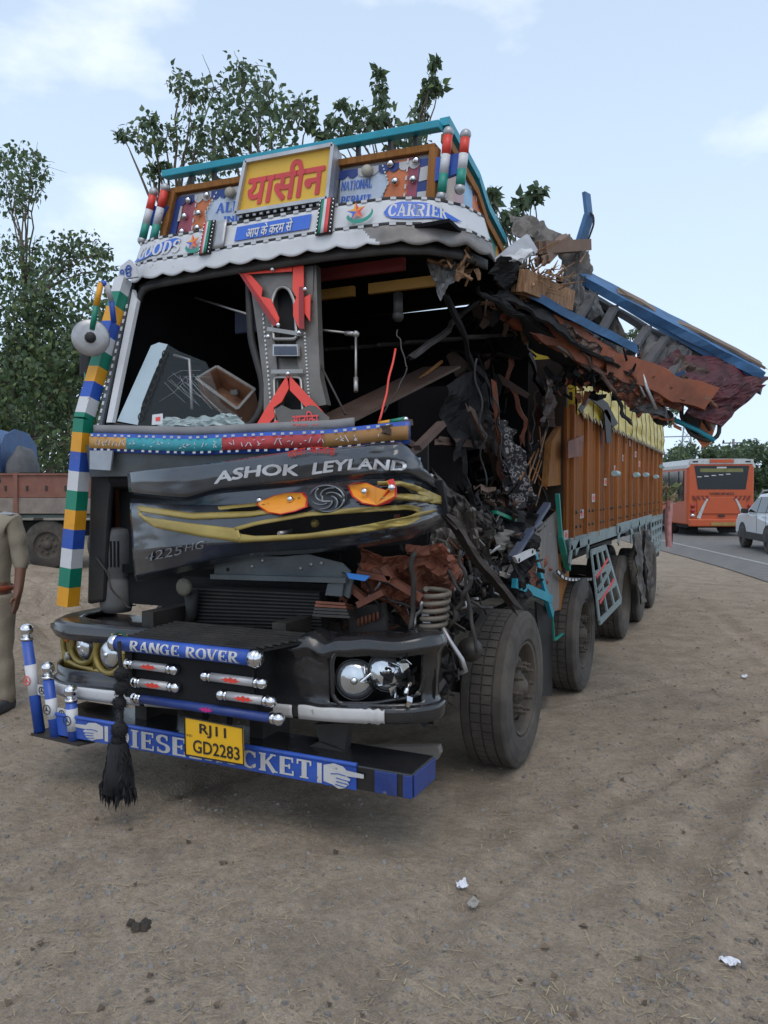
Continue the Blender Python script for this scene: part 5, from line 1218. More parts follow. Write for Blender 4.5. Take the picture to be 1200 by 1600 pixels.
gq = [P(1018, 868, x=1.28), P(1032, 856, x=1.28), P(1034, 808, x=1.28), P(1017, 814, x=1.28)]; gf2 = quadmap(gq, 0); mb = MB()
for k in range(5): mb.bar(gf2(k / 4, 0), gf2(k / 4, 1), .08, .014, (1, 0, 0)); mb.bar(gf2(0, k / 4), gf2(1, k / 4), .05, .016, (1, 0, 0))
mb.build('rear_side_grille', palebl, T)
MB().prism([P(1019, 866, x=1.2), P(1030, 857, x=1.2), P(1030, 868, x=1.2), P(1021, 873, x=1.2)], (-.3, 0, 0)).build('rear_mudflap', rubberk, T)
for i, pts in enumerate(([(985, 838), (998, 834), (1004, 870), (1004, 940), (996, 945), (990, 900)], [(1002, 828), (1010, 828), (1016, 860), (1017, 915), (1010, 925), (1004, 880)])):
    ps_ = [P(u, v, x=1.37) for u, v in pts]; a4 = [ps_[4], ps_[3], ps_[1], ps_[0]]
    tm_ = crumple(a4, 16, 22, .035, 50 + i, 3.2); tm_.sm = [True] * len(tm_.f); tm_.build('torn_mudguard', M('torn grey rubber', (.03, .03, .032), .7, dust=.3), T, solid=.008)
for y in (6.6, 8.0): MB().box((1.1, y, 1.16), (.32, 1.1, .05)).build('mudguard', rubberk, T)
MB().bar((-.2, 6.5, 1.1), (-.2, 6.6, 1.1), 1.8, .06).build('under_floor', dark, T)
MB().prism([(-1.2, 3.0, 1.14), (1.2, 3.0, 1.14), (1.2, 10.4, 1.14), (-1.2, 10.4, 1.14)], (0, 0, -.02)).build('under_floor', dark, T)
tp = MB()
tp.tube(smoothline([P(u, v, x=1.24) for u, v in [(872, 893), (880, 903), (892, 906), (928, 905)]], 14, 1), .018, 8); tp.build('bent_trim', rubberk, T)
mb = MB(); tl_ = smoothline([P(u, v, x=1.262) for u, v in [(872, 893), (880, 903), (892, 906), (928, 905)]], 24, 1)
for k in range(0, 22, 2): mb.bar(tl_[k], tl_[k + 1], .02, .006, (1, 0, 0))
mb.build('dash_trim', white, T)

# ---- tarpaulin lying over the load
tarp = thing('tarpaulin', 'yellow tarpaulin roped over the load above the orange plank body', 'tarpaulin', (0, 6.7, Z1))
def tarp_side(s, t):
    y = lerp(Y0 + .25, Y1 + .02, s); top = 2.78 + .03 * mnoise.noise(V((y * 1.1, 0, 3))); z = lerp(Z1 - .03 + .02 * math.sin(y * 19), top, t)
    k = abs(math.sin(math.pi * y / .36)) ; bul = (.012 + .012 * mnoise.noise(V((y * .7, 4, 2)))) * (k ** .6) * math.sin(math.pi * min(1, t + .1)) + .018 * mnoise.noise(V((y * 2.2, z * 9, 1))) + .006 * mnoise.noise(V((y * 7, z * 16, 5)))
    return V((1.26 + bul - .02 * t, y - 6.7, z - Z1))
MB().grid(tarp_side, 220, 16).build('side_sheet', tarpm, tarp, solid=.004)
def tarp_top(s, t):
    y = lerp(Y0 + .25, Y1 + .02, s); x = lerp(1.24, -1.24, t); z = 2.78 + .03 * mnoise.noise(V((y * 1.1, 0, 3))) * (1 - t) + .22 * math.sin(math.pi * t) ** .7 + .05 * mnoise.noise(V((x * 1.7, y * 1.3, 3))); return V((x, y - 6.7, z - Z1))
MB().grid(tarp_top, 90, 24).build('top_sheet', tarpm, tarp, solid=.004)
MB().grid(lambda s, t: V((lerp(-1.24, 1.24, s), Y1 + .03 - 6.7 + .01 * mnoise.noise(V((s * 9, t * 5, 2))), lerp(-.02, .45 + .22 * math.sin(math.pi * s) ** .7, t))), 24, 10).build('rear_sheet', tarpm, tarp)
MB().grid(lambda s, t: V((lerp(-1.24, 1.24, s), Y0 + .24 - 6.7, lerp(-.02, .45 + .22 * math.sin(math.pi * s) ** .7, t))), 24, 10).build('front_sheet', tarpm, tarp)
MB().grid(lambda s, t: V((-1.26, lerp(Y0 + .25, Y1, s) - 6.7, lerp(-.02, .45, t))), 20, 4).build('side_sheet', tarpm, tarp)
k = 0; y = Y0 + .4
while y < Y1:
    pts = [tarp_side((y - Y0 - .25) / (Y1 - Y0 - .23), t) + V((.012, 0, 0)) for t in (0, .2, .4, .6, .8, 1)]
    pts += [tarp_top((y - Y0 - .25) / (Y1 - Y0 - .23), t) + V((0, 0, .012)) for t in (.1, .3, .5)]
    MB().tube([pts[0] + V((.0, 0, -.08))] + pts, .0045, 6).build('rope', rope, tarp); y += .5
mb = MB()
for k in range(42):
    y = Y0 + .3 + k * .172; p = V((1.285, y - 6.7, -.02)); mb.tube([p, p + V((.012, .03, -.05)), p + V((.008, .05, -.02 - .05 * rnd.random()))], .006, 5)
mb.build('lacing', M('pale cord', (.4, .38, .33), .8), tarp)

# ---- crushed side behind the cab
def xp(name, pts, mat, x=1.2, th=.012, **k): return MB().prism([P(u, v, x=x) for u, v in pts], (-th, 0, 0)).build(name, mat, T, **k)
xp('torn_side_panel', [(832, 835), (868, 800), (872, 870), (874, 950), (863, 958), (845, 905), (838, 860)], greyp)
xp('torn_wood_panel', [(868, 868), (885, 862), (889, 890), (889, 950), (866, 955), (870, 900)], wood, 1.19)
xp('torn_wood_panel', [(868, 800), (884, 770), (890, 865), (872, 868)], plankB, 1.17)
MB().bar(P(871, 772, x=1.23), P(876, 840, x=1.23), .03, .03).bar(P(876, 840, x=1.23), P(887, 890, x=1.23), .045, .03).build('side_frame_bar', teal, T)
MB().bar(P(832, 857, x=1.2), P(862, 962, x=1.22), .05, .03, (1, 0, 0)).build('side_frame_bar', cyan, T)
MB().bar(P(803, 911, x=1.2), P(860, 936, x=1.22), .06, .03, (1, 0, 0)).build('side_frame_bar', cyan, T)
MB().bar(P(863, 960, x=1.22), P(866, 1000, x=1.22), .012, .012).bar(P(866, 1000, x=1.22), P(881, 989, x=1.22), .02, .012).build('step_rung', teal, T)
MB().bar(P(772, 800, x=1.1), P(815, 818, x=1.15), .035, .02).build('bent_teal_bar', green, T)
bent_bar(P(700, 806, y=.48), P(806, 950, y=1.0), .055, .03, (0, 0, 1), 31, .03, 12, 0, bent_bar(P(640, 735, y=.32), P(706, 812, y=.5), .025, .045, (0, 0, 1), 30, .02, 10)).build('buckled_pillar', M('black brown metal', (.03, .022, .02), .5, .3, dust=.2), T)
MB().prism([P(622, 752, y=.28), P(640, 754, y=.3), P(684, 798, y=.4), P(682, 804, y=.4)], (0, .02, 0)).build('silver_shard', galv, T)
MB().bar(P(855, 788, x=1.22), P(800, 872, x=1.22), .05, .03).build('blue_strut', M('slate blue metal', (.06, .09, .16), .45, .4, dust=.3), T)
o = MB().prism([P(805, 870, x=1.26), P(836, 856, x=1.26), P(838, 865, x=1.26), P(824, 872, x=1.26), P(810, 880, x=1.26)], (-.02, 0, 0)).build('white_bracket', white, T)
for k, (u, v) in enumerate(((811, 875), (832, 862))): MB().lathe([(.012, 0), (.012, .004), (0, .004)], P(u, v, x=1.262), (1, 0, 0), 8).build('bracket_hole', dark, o)
xp('mudflap', [(838, 940), (863, 955), (863, 1086), (848, 1088), (842, 1000)], rubberk, 1.15, .015)
MB().prism([P(862, 690, x=1.18), P(888, 648, x=1.18), P(908, 655, x=1.18), P(882, 757, x=1.18), P(856, 760, x=1.18)], (-.05, 0, 0)).build('broken_board', wood, T)
xp('broken_board', [(888, 690), (912, 680), (910, 712), (888, 716)], oxide, 1.27, .02)
mb = MB(); wr2 = random.Random(12)
for k in range(16):
    u, v = wr2.uniform(828, 872), wr2.uniform(650, 730); mb.bar(P(u, v, x=1.1), P(u + wr2.uniform(-25, 25), v + wr2.uniform(30, 80), x=1.15), .012, .006, (1, 0, 0), wr2.choice((0, 1)))
mb.build('wood_splinters', [rawwood, wood], T)
for i, (a_, b_, w_, m_) in enumerate((((772, 600), (792, 830), .05, oxide), ((758, 610), (770, 700), .03, dark), ((800, 560), (815, 690), .03, rust), ((840, 640), (852, 720), .04, oxide), ((850, 600), (848, 690), .03, dark), ((835, 700), (850, 790), .03, rubberk), ((725, 700), (745, 830), .03, dark), ((818, 600), (822, 700), .025, oxide))):
    bent_bar(P(*a_, x=1.0), P(*b_, x=1.02), w_, .03, (1, .3, 0), 20 + i, .05, 12).build('crushed_pillar', m_, T)
crumple([P(640, 700, y=.9), P(770, 800, y=1.0), P(770, 900, y=.9), P(640, 860, y=.7)], 16, 14, .08, 61, 6).build('crushed_wing', darkm, T, solid=.004)
crumple([P(735, 780, y=1.3), P(850, 800, y=1.9), P(850, 930, y=1.8), P(735, 940, y=1.2)], 16, 14, .09, 62, 5).build('crushed_door', dark, T, solid=.004)
crumple([P(690, 780, y=.75), P(745, 780, y=.8), P(745, 862, y=.75), P(660, 850, y=.55)], 12, 10, .07, 63, 9).build('crumpled_foil', M('dirty foil', (.085, .08, .075), .4, .5, var=.4, dust=.4), T, solid=.003)
q_ = crumple([P(575, 935, y=.45), P(700, 940, y=.55), P(730, 870, y=.5), P(560, 855, y=.4)], 18, 10, .07, 64, 7); q_.build('cab_mount_sheet', oxide, T, solid=.005)
crumple([P(650, 930, y=.4), P(722, 890, y=.42), P(700, 850, y=.4), P(640, 850, y=.38)], 10, 8, .05, 65, 8).build('cab_mount_sheet', oxide, T, solid=.005)
mb = MB()
for a_, b_, y in (((585, 890), (660, 935), .26), ((560, 895), (612, 905), .24), ((612, 905), (600, 885), .24), ((545, 915), (575, 940), .25), ((560, 945), (600, 925), .24)): mb.bar(P(*a_, y=y), P(*b_, y=y), .04, .03)
mb.build('torn_bracket', rust, T)
MB().prism([P(541, 895, y=.15), P(578, 900, y=.15), P(570, 908, y=.15), P(545, 904, y=.15)], (0, .01, 0)).build('blue_fragment', M('bright blue paint', (.03, .2, .6), .4), T)
MB().prism([P(628, 720, y=.25), P(655, 715, y=.3), P(650, 745, y=.3), P(636, 738, y=.28)], (0, .02, 0)).build('blue_fragment', skyb, T)
mb = MB()
for a_, b_ in (((600, 672), (652, 700)), ((652, 700), (690, 662)), ((625, 716), (652, 700)), ((600, 670), (640, 660))): mb.bar(P(*a_, y=.3), P(*b_, y=.45), .05, .03)
mb.build('torn_sill', M('dark oxide', (.05, .022, .015), .6), T)
# cab frame pieces still joined to the shell: door frame, sill, rear pillar, folded skins
for i, (a_, b_, w_, m_, xx) in enumerate((((700, 470), (770, 640), .05, dark, .9), ((640, 560), (745, 470), .03, darkm, .8), ((690, 690), (800, 700), .05, MATS['dark oxide'], .85), ((735, 640), (815, 830), .06, MATS['dark oxide'], .95), ((820, 540), (870, 640), .06, dark, 1.05), ((700, 870), (840, 900), .05, darkm, 1.0),
        ((860, 600), (878, 700), .05, MATS['dark oxide'], 1.1), ((745, 900), (835, 850), .03, galv, 1.1), ((770, 840), (850, 920), .04, rust, 1.12))):
    bent_bar(P(*a_, x=xx), P(*b_, x=xx + .03), w_, .025, (1, .2, 0), 40 + i, .05, 9, rag=.08).build('bent_frame', m_, T)
for i, (q4, m_) in enumerate((([(720, 800), (770, 830), (765, 905), (705, 880)], darkm), ([(770, 820), (835, 850), (830, 905), (775, 900)], MATS['dirty foil'] if 'dirty foil' in MATS else galv), ([(690, 600), (742, 570), (752, 690), (700, 720)], dark), ([(845, 590), (885, 600), (880, 680), (840, 660)], MATS['dark oxide']), ([(815, 860), (852, 870), (850, 925), (822, 915)], oxide))):
    crumple([P(*p, x=(1.05, 1.13, .85, 1.1, 1.16)[i]) for p in (q4[3], q4[2], q4[1], q4[0])], 9, 9, .045, 130 + i, 5).build('folded_skin', m_, T, solid=.004)
for i, (a_, b_, m_) in enumerate((((770, 620), (800, 770), rubberk), ((745, 560), (760, 760), rubberk), ((850, 620), (842, 760), rubberk), ((800, 800), (855, 890), red), ((700, 840), (780, 930), galv), ((830, 700), (862, 800), darkm), ((860, 740), (848, 860), rubberk), ((730, 860), (760, 960), darkm), ((842, 610), (830, 700), darkm), ((715, 880), (790, 865), rubberk))):
    MB().tube(wirepath(P(*a_, x=1.08), P(*b_, x=1.12), .05, 12, .022, 60 + i), .0065, 6).build('hanging_wire', m_, T)
# masses of small torn metal
mb = MB(); debris(mb, ((.8, .5, .95), (1.15, 1.0, 1.35)), 240, 71, .02, .11, (0, 0, 1, 2, 3)); tag(mb.build('torn_metal', [darkm, dark, rust, galv], T), kind='stuff')
mb = MB(); debris(mb, ((.5, 1.1, 1.25), (.95, 2.3, 1.6)), 160, 72, .03, .14, (1, 1, 1, 2)); tag(mb.build('torn_metal', [darkm, dark, MATS['dark oxide']], T), kind='stuff')
mb = MB(); debris(mb, ((.5, .6, 1.62), (.95, 1.0, 1.78)), 70, 73, .02, .09, (0, 1, 1, 2)); tag(mb.build('torn_metal', [darkm, dark, galv], T), kind='stuff')
mb = MB(); debris(mb, ((.7, 2.0, 1.5), (.95, 2.7, 2.9)), 110, 74, .06, .3, (0, 0, 1)); tag(mb.build('torn_metal', [dark, MATS['dark oxide'], darkm], T), kind='stuff')
mb = MB(); debris(mb, ((.95, 1.9, 1.1), (1.16, 2.5, 1.5)), 160, 75, .02, .12, (0, 1, 1, 2)); tag(mb.build('torn_metal', [greyp, dark, galv], T), kind='stuff')
mb = MB(); debris(mb, ((.3, .5, .9), (.9, 1.0, 1.25)), 170, 76, .02, .12, (0, 0, 1, 2)); tag(mb.build('torn_metal', [darkm, dark, rust], T), kind='stuff')

mb = MB(); debris(mb, ((.98, .75, 1.0), (1.2, 2.2, 1.5)), 260, 77, .015, .1, (0, 0, 1, 1, 2, 3, 4)); tag(mb.build('torn_metal', [darkm, dark, greyp, galv, MATS['dark oxide']], T), kind='stuff')
mb = MB(); debris(mb, ((1.0, 1.0, 1.45), (1.15, 2.2, 1.7)), 70, 78, .015, .09, (0, 1, 1, 2)); tag(mb.build('torn_metal', [darkm, dark, MATS['dark oxide']], T), kind='stuff')
# ---- roof of the cab box, ripped open and hanging out to the side
A, B = P(903, 428, y=2.6), P(1184, 577, y=2.8)
C, K, D = P(800, 482, y=1.75), P(945, 565, y=2.05), P(1103, 622, y=2.25)
sblue = M('scuffed blue', (.04, .14, .3), .5, var=.3, dust=.3, dcol=(.12, .1, .09))
tr = bent_bar(A, B, .2, .06, (0, -.4, 1), 1, .015, 24).build('torn_roof_beam', sblue, T)
n_ = V((0, -.4, 1)).normalized()
bent_bar(A - n_ * .07 + V((.1, -.02, -.02)), B - n_ * .07 - (B - A) * .03, .16, .045, (0, -.4, 1), 2, .015, 24).build('beam_flange', sblue, tr)
bent_bar(A - n_ * .115, B - n_ * .125, .12, .04, (0, -.4, 1), 3, .03, 24).build('beam_flange', M('dark slate', (.04, .045, .055), .5, dust=.3), tr)
bent_bar(lerp(A, B, .3) + n_ * .042, lerp(A, B, .98) + n_ * .045, .09, .018, (0, -.4, 1), 4, .02, 20, rag=.14).build('beam_capping', M('grey brown board', (.16, .11, .08), .8, dust=.4), tr)
ol = bent_bar(K, D, .07, .16, (0, 0, 1), 6, .016, 14, 0, bent_bar(C, K, .07, .18, (0, 0, 1), 5, .012, 16), .08).build('torn_side_beam', M('torn orange', (.23, .058, .02), .5, var=.35, dust=.35, dcol=(.06, .04, .03), chips=.8), T)
bent_bar(C + V((.03, .0, .13)), P(985, 552, y=2.2) + V((0, -.04, .04)), .18, .05, (0, -.3, 1), 7, .012, 18, rag=.06).build('beam_flange', sblue, ol)
MB().bar(C + V((.1, .02, -.1)), K + V((0, .02, -.1)), .03, .04).build('beam_trim', greyp, ol)
maroon = M('maroon floral panel', (.075, .008, .014), .5, var=.8, scale=9, dust=.5, dcol=(.02, .02, .022))
crumple([P(985, 600, y=2.15), P(1120, 655, y=2.3), P(1198, 598, y=2.82), P(1060, 548, y=2.65)], 14, 12, .035, 81, 4).build('torn_roof_panel', maroon, T, solid=.015)
mb = MB()
for a_, b_, ya, yb in (((1012, 512), (985, 552), 2.62, 2.15), ((1040, 528), (1005, 575), 2.64, 2.2), ((930, 455), (890, 520), 2.6, 2.0), ((1070, 548), (1040, 600), 2.66, 2.2), ((960, 480), (925, 545), 2.6, 2.05)): mb.bar(P(*a_, y=ya), P(*b_, y=yb), .06, .03)
mb.build('roof_rafter', M('dark slate', (.04, .045, .055)), T)
crumple([P(770, 470, y=1.5), P(985, 600, y=2.15), P(930, 520, y=2.6), P(800, 420, y=1.9)], 16, 10, .05, 82, 3).build('roof_underside', dark, T, solid=.02)
crumple([P(740, 450, y=1.25), P(880, 590, y=2.4), P(955, 612, y=2.2), P(800, 490, y=1.72)], 14, 8, .06, 83, 4).build('roof_underside', dark, T, solid=.02)
crumple([P(860, 560, y=2.5), P(965, 600, y=2.35), P(950, 490, y=2.7), P(870, 430, y=2.65)], 12, 10, .05, 84, 4).build('roof_underside', dark, T, solid=.02)
crumple([P(915, 540, y=2.6), P(1000, 580, y=2.62), P(962, 492, y=2.74), P(905, 450, y=2.74)], 12, 10, .05, 85, 5).build('torn_canvas', canvas, T, solid=.006)
crumple([P(800, 372, y=2.1), P(905, 402, y=2.8), P(855, 362, y=2.8), P(790, 342, y=2.3)], 14, 8, .05, 86, 4).build('torn_canvas', canvas, T, solid=.006)
crumple([P(880, 470, y=2.3), P(920, 480, y=2.6), P(915, 400, y=2.7), P(860, 395, y=2.5)], 8, 8, .06, 87, 5).build('torn_canvas', canvas, T, solid=.006)
MB().prism([P(768, 408, y=1.5), P(800, 414, y=1.55), P(838, 392, y=1.8), P(822, 366, y=1.9), P(796, 384, y=1.7)], (.01, .03, .004)).build('folded_sheet', galv, T)
crumple([P(772, 412, y=1.45), P(802, 416, y=1.5), P(836, 398, y=1.75), P(828, 392, y=1.75)], 8, 4, .03, 88, 8).build('folded_sheet', white, T, solid=.004)
crumple([P(758, 425, y=1.3), P(800, 465, y=1.7), P(812, 420, y=1.7), P(770, 400, y=1.4)], 10, 8, .05, 89, 6).build('torn_lining', dark, T, solid=.006)
mb = MB(); splinter(mb, P(815, 442, y=1.65), P(876, 468, y=2.05), .13, .15, 3, (0, -.3, 1), 0, .07); bt = mb.build('broken_timber', rawwood, T)
mb = MB(); rr = random.Random(17); c_ = P(845, 428, y=1.75)
for k in range(60):
    p = c_ + V((rr.gauss(0, .09), rr.gauss(0, .05), rr.gauss(0, .05))); mb.bar(p, p + V((rr.uniform(-.05, .16), rr.uniform(-.05, .1), rr.uniform(-.06, .1))), .016, .008, (0, 0, 1), 0, .2)
mb.build('wood_splinters', rawwood, T)
mb = MB(); splinter(mb, P(840, 388, y=2.0), P(908, 384, y=2.5), .14, .09, 5, (0, -.3, 1), 0, .1); mb.build('broken_timber', M('weathered timber', (.17, .10, .07), .8, dust=.3), T)
mb = MB(); splinter(mb, P(850, 405, y=2.0), P(880, 375, y=2.4), .08, .06, 6, (0, -.3, 1), 0, .1); mb.build('broken_timber', MATS['weathered timber'], T)
s1, s2, s3 = P(907, 380, y=2.6), P(920, 338, y=2.6), P(916, 302, y=2.6)
MB().bar(s1, s2, .1, .03, (1, -.3, 0)).bar(s2, s3, .085, .025, (1, -.3, 0)).build('bent_upright', sblue, T)
MB().tube(smoothline([P(u, v, y=2.6) for u, v in [(918, 378), (928, 350), (927, 335), (920, 332)]], 12, 1), .008, 6).build('loose_strap', rubberk, T)
mb = MB()
fr2 = random.Random(23)
for k in range(46):
    t = fr2.random(); base_ = lerp(C, K, t * 2) if t < .5 else lerp(K, D, t * 2 - 1); p = base_ + V((0, fr2.uniform(-.02, .2), fr2.uniform(-.12, .08))); e = p + V((fr2.uniform(-.08, .14), fr2.uniform(-.05, .12), fr2.uniform(-.16, .06)))
    mb.bar(p, e, fr2.uniform(.02, .07), fr2.uniform(.006, .02), (fr2.random(), fr2.random(), fr2.random()), fr2.choice((0, 0, 1, 2, 3)), fr2.uniform(.2, .9))
tag(mb.build('torn_metal', [oxide, rawwood, dark, sblue], T), kind='stuff')
for i, (q4, ys, m_) in enumerate((([(985, 570), (1075, 612), (1060, 640), (960, 600)], (2.1, 2.25, 2.25, 2.1), oxide), ([(935, 560), (1010, 590), (1000, 640), (945, 600)], (2.05, 2.15, 2.2, 2.1), MATS['dark oxide']), ([(1050, 560), (1130, 600), (1110, 640), (1040, 600)], (2.5, 2.6, 2.45, 2.35), MATS['dark oxide']), ([(880, 500), (940, 540), (930, 570), (870, 530)], (1.9, 2.0, 2.05, 1.95), MATS['dark oxide']), ([(870, 440), (915, 440), (940, 500), (890, 500)], (2.4, 2.6, 2.5, 2.3), M('dark slate', (.04, .045, .055))))):
    crumple([P(*p, y=y) for p, y in zip((q4[3], q4[2], q4[1], q4[0]), (ys[3], ys[2], ys[1], ys[0]))], 14, 8, .05, 150 + i, 8).build('folded_skin', m_, T, solid=.006)
for i, (q4, ys, m_) in enumerate((([(1005, 512), (1075, 552), (1075, 615), (985, 600)], (2.66, 2.72, 2.4, 2.2), M('dark slate', (.04, .045, .055))), ([(1060, 545), (1180, 585), (1150, 640), (1050, 600)], (2.74, 2.84, 2.7, 2.5), MATS['dark oxide']), ([(1085, 600), (1195, 600), (1125, 668), (1070, 648)], (2.3, 2.6, 2.35, 2.25), maroon))):
    crumple([P(*p, y=y) for p, y in zip((q4[3], q4[2], q4[1], q4[0]), (ys[3], ys[2], ys[1], ys[0]))], 14, 9, .035, 170 + i, 6).build('folded_skin', m_, T, solid=.008)
for i, (a_, b_, y, m_) in enumerate((((1010, 640), (1060, 668), 2.2, MATS['torn orange']), ((960, 612), (985, 660), 2.1, dark), ((1090, 640), (1105, 668), 2.3, dark), ((1140, 640), (1128, 662), 2.4, MATS['dark oxide']), ((1030, 610), (1045, 660), 2.2, galv), ((905, 545), (960, 610), 1.95, MATS['dark oxide']))):
    bent_bar(P(*a_, y=y), P(*b_, y=y + .05), .05, .012, (0, -.3, 1), 190 + i, .04, 8, rag=.04).build('hanging_strip', m_, T)
# fragments hanging from its outer end
crumple([P(955, 610, y=2.15), P(1000, 650, y=2.2), P(1030, 610, y=2.25), P(950, 565, y=2.1)], 8, 8, .07, 90, 6).build('hanging_fragment', oxide, T, solid=.01)
crumple([P(985, 640, y=2.2), P(1038, 655, y=2.25), P(1030, 590, y=2.25), P(990, 600, y=2.2)], 8, 8, .06, 91, 6).build('hanging_fragment', M('dark slate', (.04, .045, .055)), T, solid=.01)
mb = MB(); mb.tube([P(1005, 585, y=2.1), P(1010, 605, y=2.1), P(1025, 640, y=2.12)], .012, 6); mb.tube([P(960, 588, y=2.05), P(995, 592, y=2.1), P(1008, 620, y=2.1)], .008, 6); mb.build('bent_bracket', galv, T)
MB().tube([P(1035, 648, y=2.3), P(1090, 672, y=2.35), P(1116, 688, y=2.38)], .016, 8).build('mirror_arm', cyan, T)
MB().ball(P(1036, 652, y=2.3), .07, 10, sq=(1, .6, .8)).build('rubber_boot', rubberk, T)
mb = MB(); t1 = [P(1064, 655, y=2.4), P(1074, 640, y=2.4), P(1122, 652, y=2.4), P(1108, 694, y=2.42), P(1098, 699, y=2.42)]; mb.prism(t1, (.0, .08, .0)); hm = mb.build('hanging_mirror', orange, T)
MB().prism([t1[0] + V((0, -.004, 0)), t1[1] + V((0, -.004, 0)), lerp(t1[1], t1[2], .5) + V((0, -.004, 0)), lerp(t1[4], t1[0], .25) + V((0, -.004, 0))], (0, -.01, 0)).build('mirror_back', rubberk, hm)
MB().prism([lerp(t1[1], t1[2], .55) + V((0, -.004, 0)), t1[2] + V((0, -.004, 0)), lerp(t1[2], t1[3], .5) + V((0, -.004, 0))], (0, -.008, 0)).build('mirror_patch', white, hm)
MB().tube(smoothline([P(u, v, y=2.38) for u, v in [(1066, 630), (1064, 650), (1080, 680), (1110, 690), (1124, 680), (1124, 648)]], 20, 1), .014, 8).build('mirror_hoop', darkm, T)
for i, pts in enumerate(([(918, 618), (928, 612), (950, 630), (966, 662), (958, 668), (942, 640)], [(944, 640), (954, 640), (956, 692), (948, 692)], [(905, 640), (920, 615), (926, 620), (908, 646)])):
    MB().prism([P(u, v, x=1.32) for u, v in pts], (-.012, 0, 0)).build('rubber_strip', rubberk, T)
mb = MB(); debris(mb, ((1.35, 2.0, 2.3), (1.9, 2.35, 2.5)), 90, 92, .03, .14, (0, 1, 1)); tag(mb.build('torn_metal', [oxide, dark], T), kind='stuff')
mb = MB(); debris(mb, ((1.0, 1.6, 2.75), (1.22, 2.3, 3.1)), 130, 93, .03, .14, (0, 0, 1, 2)); tag(mb.build('torn_metal', [dark, MATS['dark oxide'], rawwood], T), kind='stuff')
# plastic sheet and lamp hanging under the visor
crumple([PW(690, 472, -.3), PW(712, 440, -.3), PW(716, 415, -.3), PW(668, 415, -.3)], 8, 8, .03, 94, 10).build('plastic_sheet', M('smoky plastic', (.14, .14, .14), .2, dust=.1), T, solid=.003)
mb = MB(); debris(mb, ((.95, .95, 2.86), (1.1, 1.15, 2.98)), 26, 95, .03, .12); mb.build('wood_splinters', rawwood, T)
MB().tube([PW(622, 460, -.3), PW(622, 490, -.3)], .03, 8).ball(PW(622, 494, -.3), .035, 10).build('cab_fan', darkm, T)
# open drawer poking out of the windscreen opening
dA, dB, dC, dD = P(307, 592, y=.55), P(339, 573, y=.66), P(398, 609, y=.62), P(371, 640, y=.47)
dr = thing('drawer', 'open brown wooden drawer lying on edge in the empty windscreen frame', 'drawer', dA)
inn = (dB - dA).cross(dD - dA).normalized(); inn = inn if inn.dot(dA - CAM) > 0 else -inn; dp = inn * .14
dwood = M('drawer wood', (.2, .085, .04), .55, var=.3, scale=12, dust=.2); dedge = M('drawer edge', (.09, .085, .08), .5, dust=.5, dcol=(.35, .33, .3))
loc = lambda p: V(p) - dA
for p, q_ in ((dA, dB), (dB, dC), (dC, dD), (dD, dA)):
    s_ = (p + q_) / 2; mid = (dA + dB + dC + dD) / 4; ins = (mid - s_).normalized() * .012
    MB().prism([loc(p), loc(q_), loc(q_ + dp), loc(p + dp)], ins).build('side_board', dwood, dr)
    MB().bar(loc(p - inn * .003), loc(q_ - inn * .003), .018, .006, tuple(inn)).build('edge_strip', dedge, dr)
MB().prism([loc(p + dp) for p in (dA, dB, dC, dD)], inn * .012).build('bottom_board', dwood, dr)
c_ = lerp(lerp(dB, dC, .5), lerp(dA, dD, .5), .2) + dp * .6; MB().box(loc(c_), (.05, .02, .03)).build('handle', dedge, dr)
# patterned cloth caught in the wreck
cm_ = bpy.data.materials.new('printed cloth'); cm_.use_nodes = True; nt = cm_.node_tree; b_ = nt.nodes['Principled BSDF']; b_.inputs['Roughness'].default_value = .95
vo = nt.nodes.new('ShaderNodeTexVoronoi'); vo.inputs['Scale'].default_value = 26; tcx = nt.nodes.new('ShaderNodeTexCoord'); nt.links.new(tcx.outputs['Object'], vo.inputs['Vector'])
rp = nt.nodes.new('ShaderNodeValToRGB'); rp.color_ramp.interpolation = 'CONSTANT'; e = rp.color_ramp.elements; e[0].color = (.02, .018, .02, 1); e[0].position = 0; e[1].color = (.2, .19, .19, 1); e[1].position = .22
x_ = e.new(.42); x_.color = (.022, .02, .022, 1); nt.links.new(vo.outputs['Distance'], rp.inputs['Fac']); nt.links.new(rp.outputs['Color'], b_.inputs['Base Color'])
q_ = [P(785, 802, x=1.06), P(828, 786, x=1.1), P(790, 655, x=1.04), P(770, 655, x=1.02)]; c0 = q_[3]
ct_ = thing('cloth', 'black and white patterned cloth hanging crumpled in the crushed cab side', 'cloth', c0)
mb = crumple([p - c0 for p in q_], 14, 24, .06, 97, 6); mb.sm = [True] * len(mb.f); mb.build('fabric', cm_, ct_, solid=.003)
mb = MB(); fr_ = random.Random(4)
for k in range(20): p = lerp(q_[0], q_[1], k / 19) - c0; mb.tube([p, p + V((fr_.gauss(0, .01), fr_.gauss(0, .01), -.035))], .003, 4)
mb.build('fringe', M('maroon fringe', (.1, .02, .035), .9), ct_)
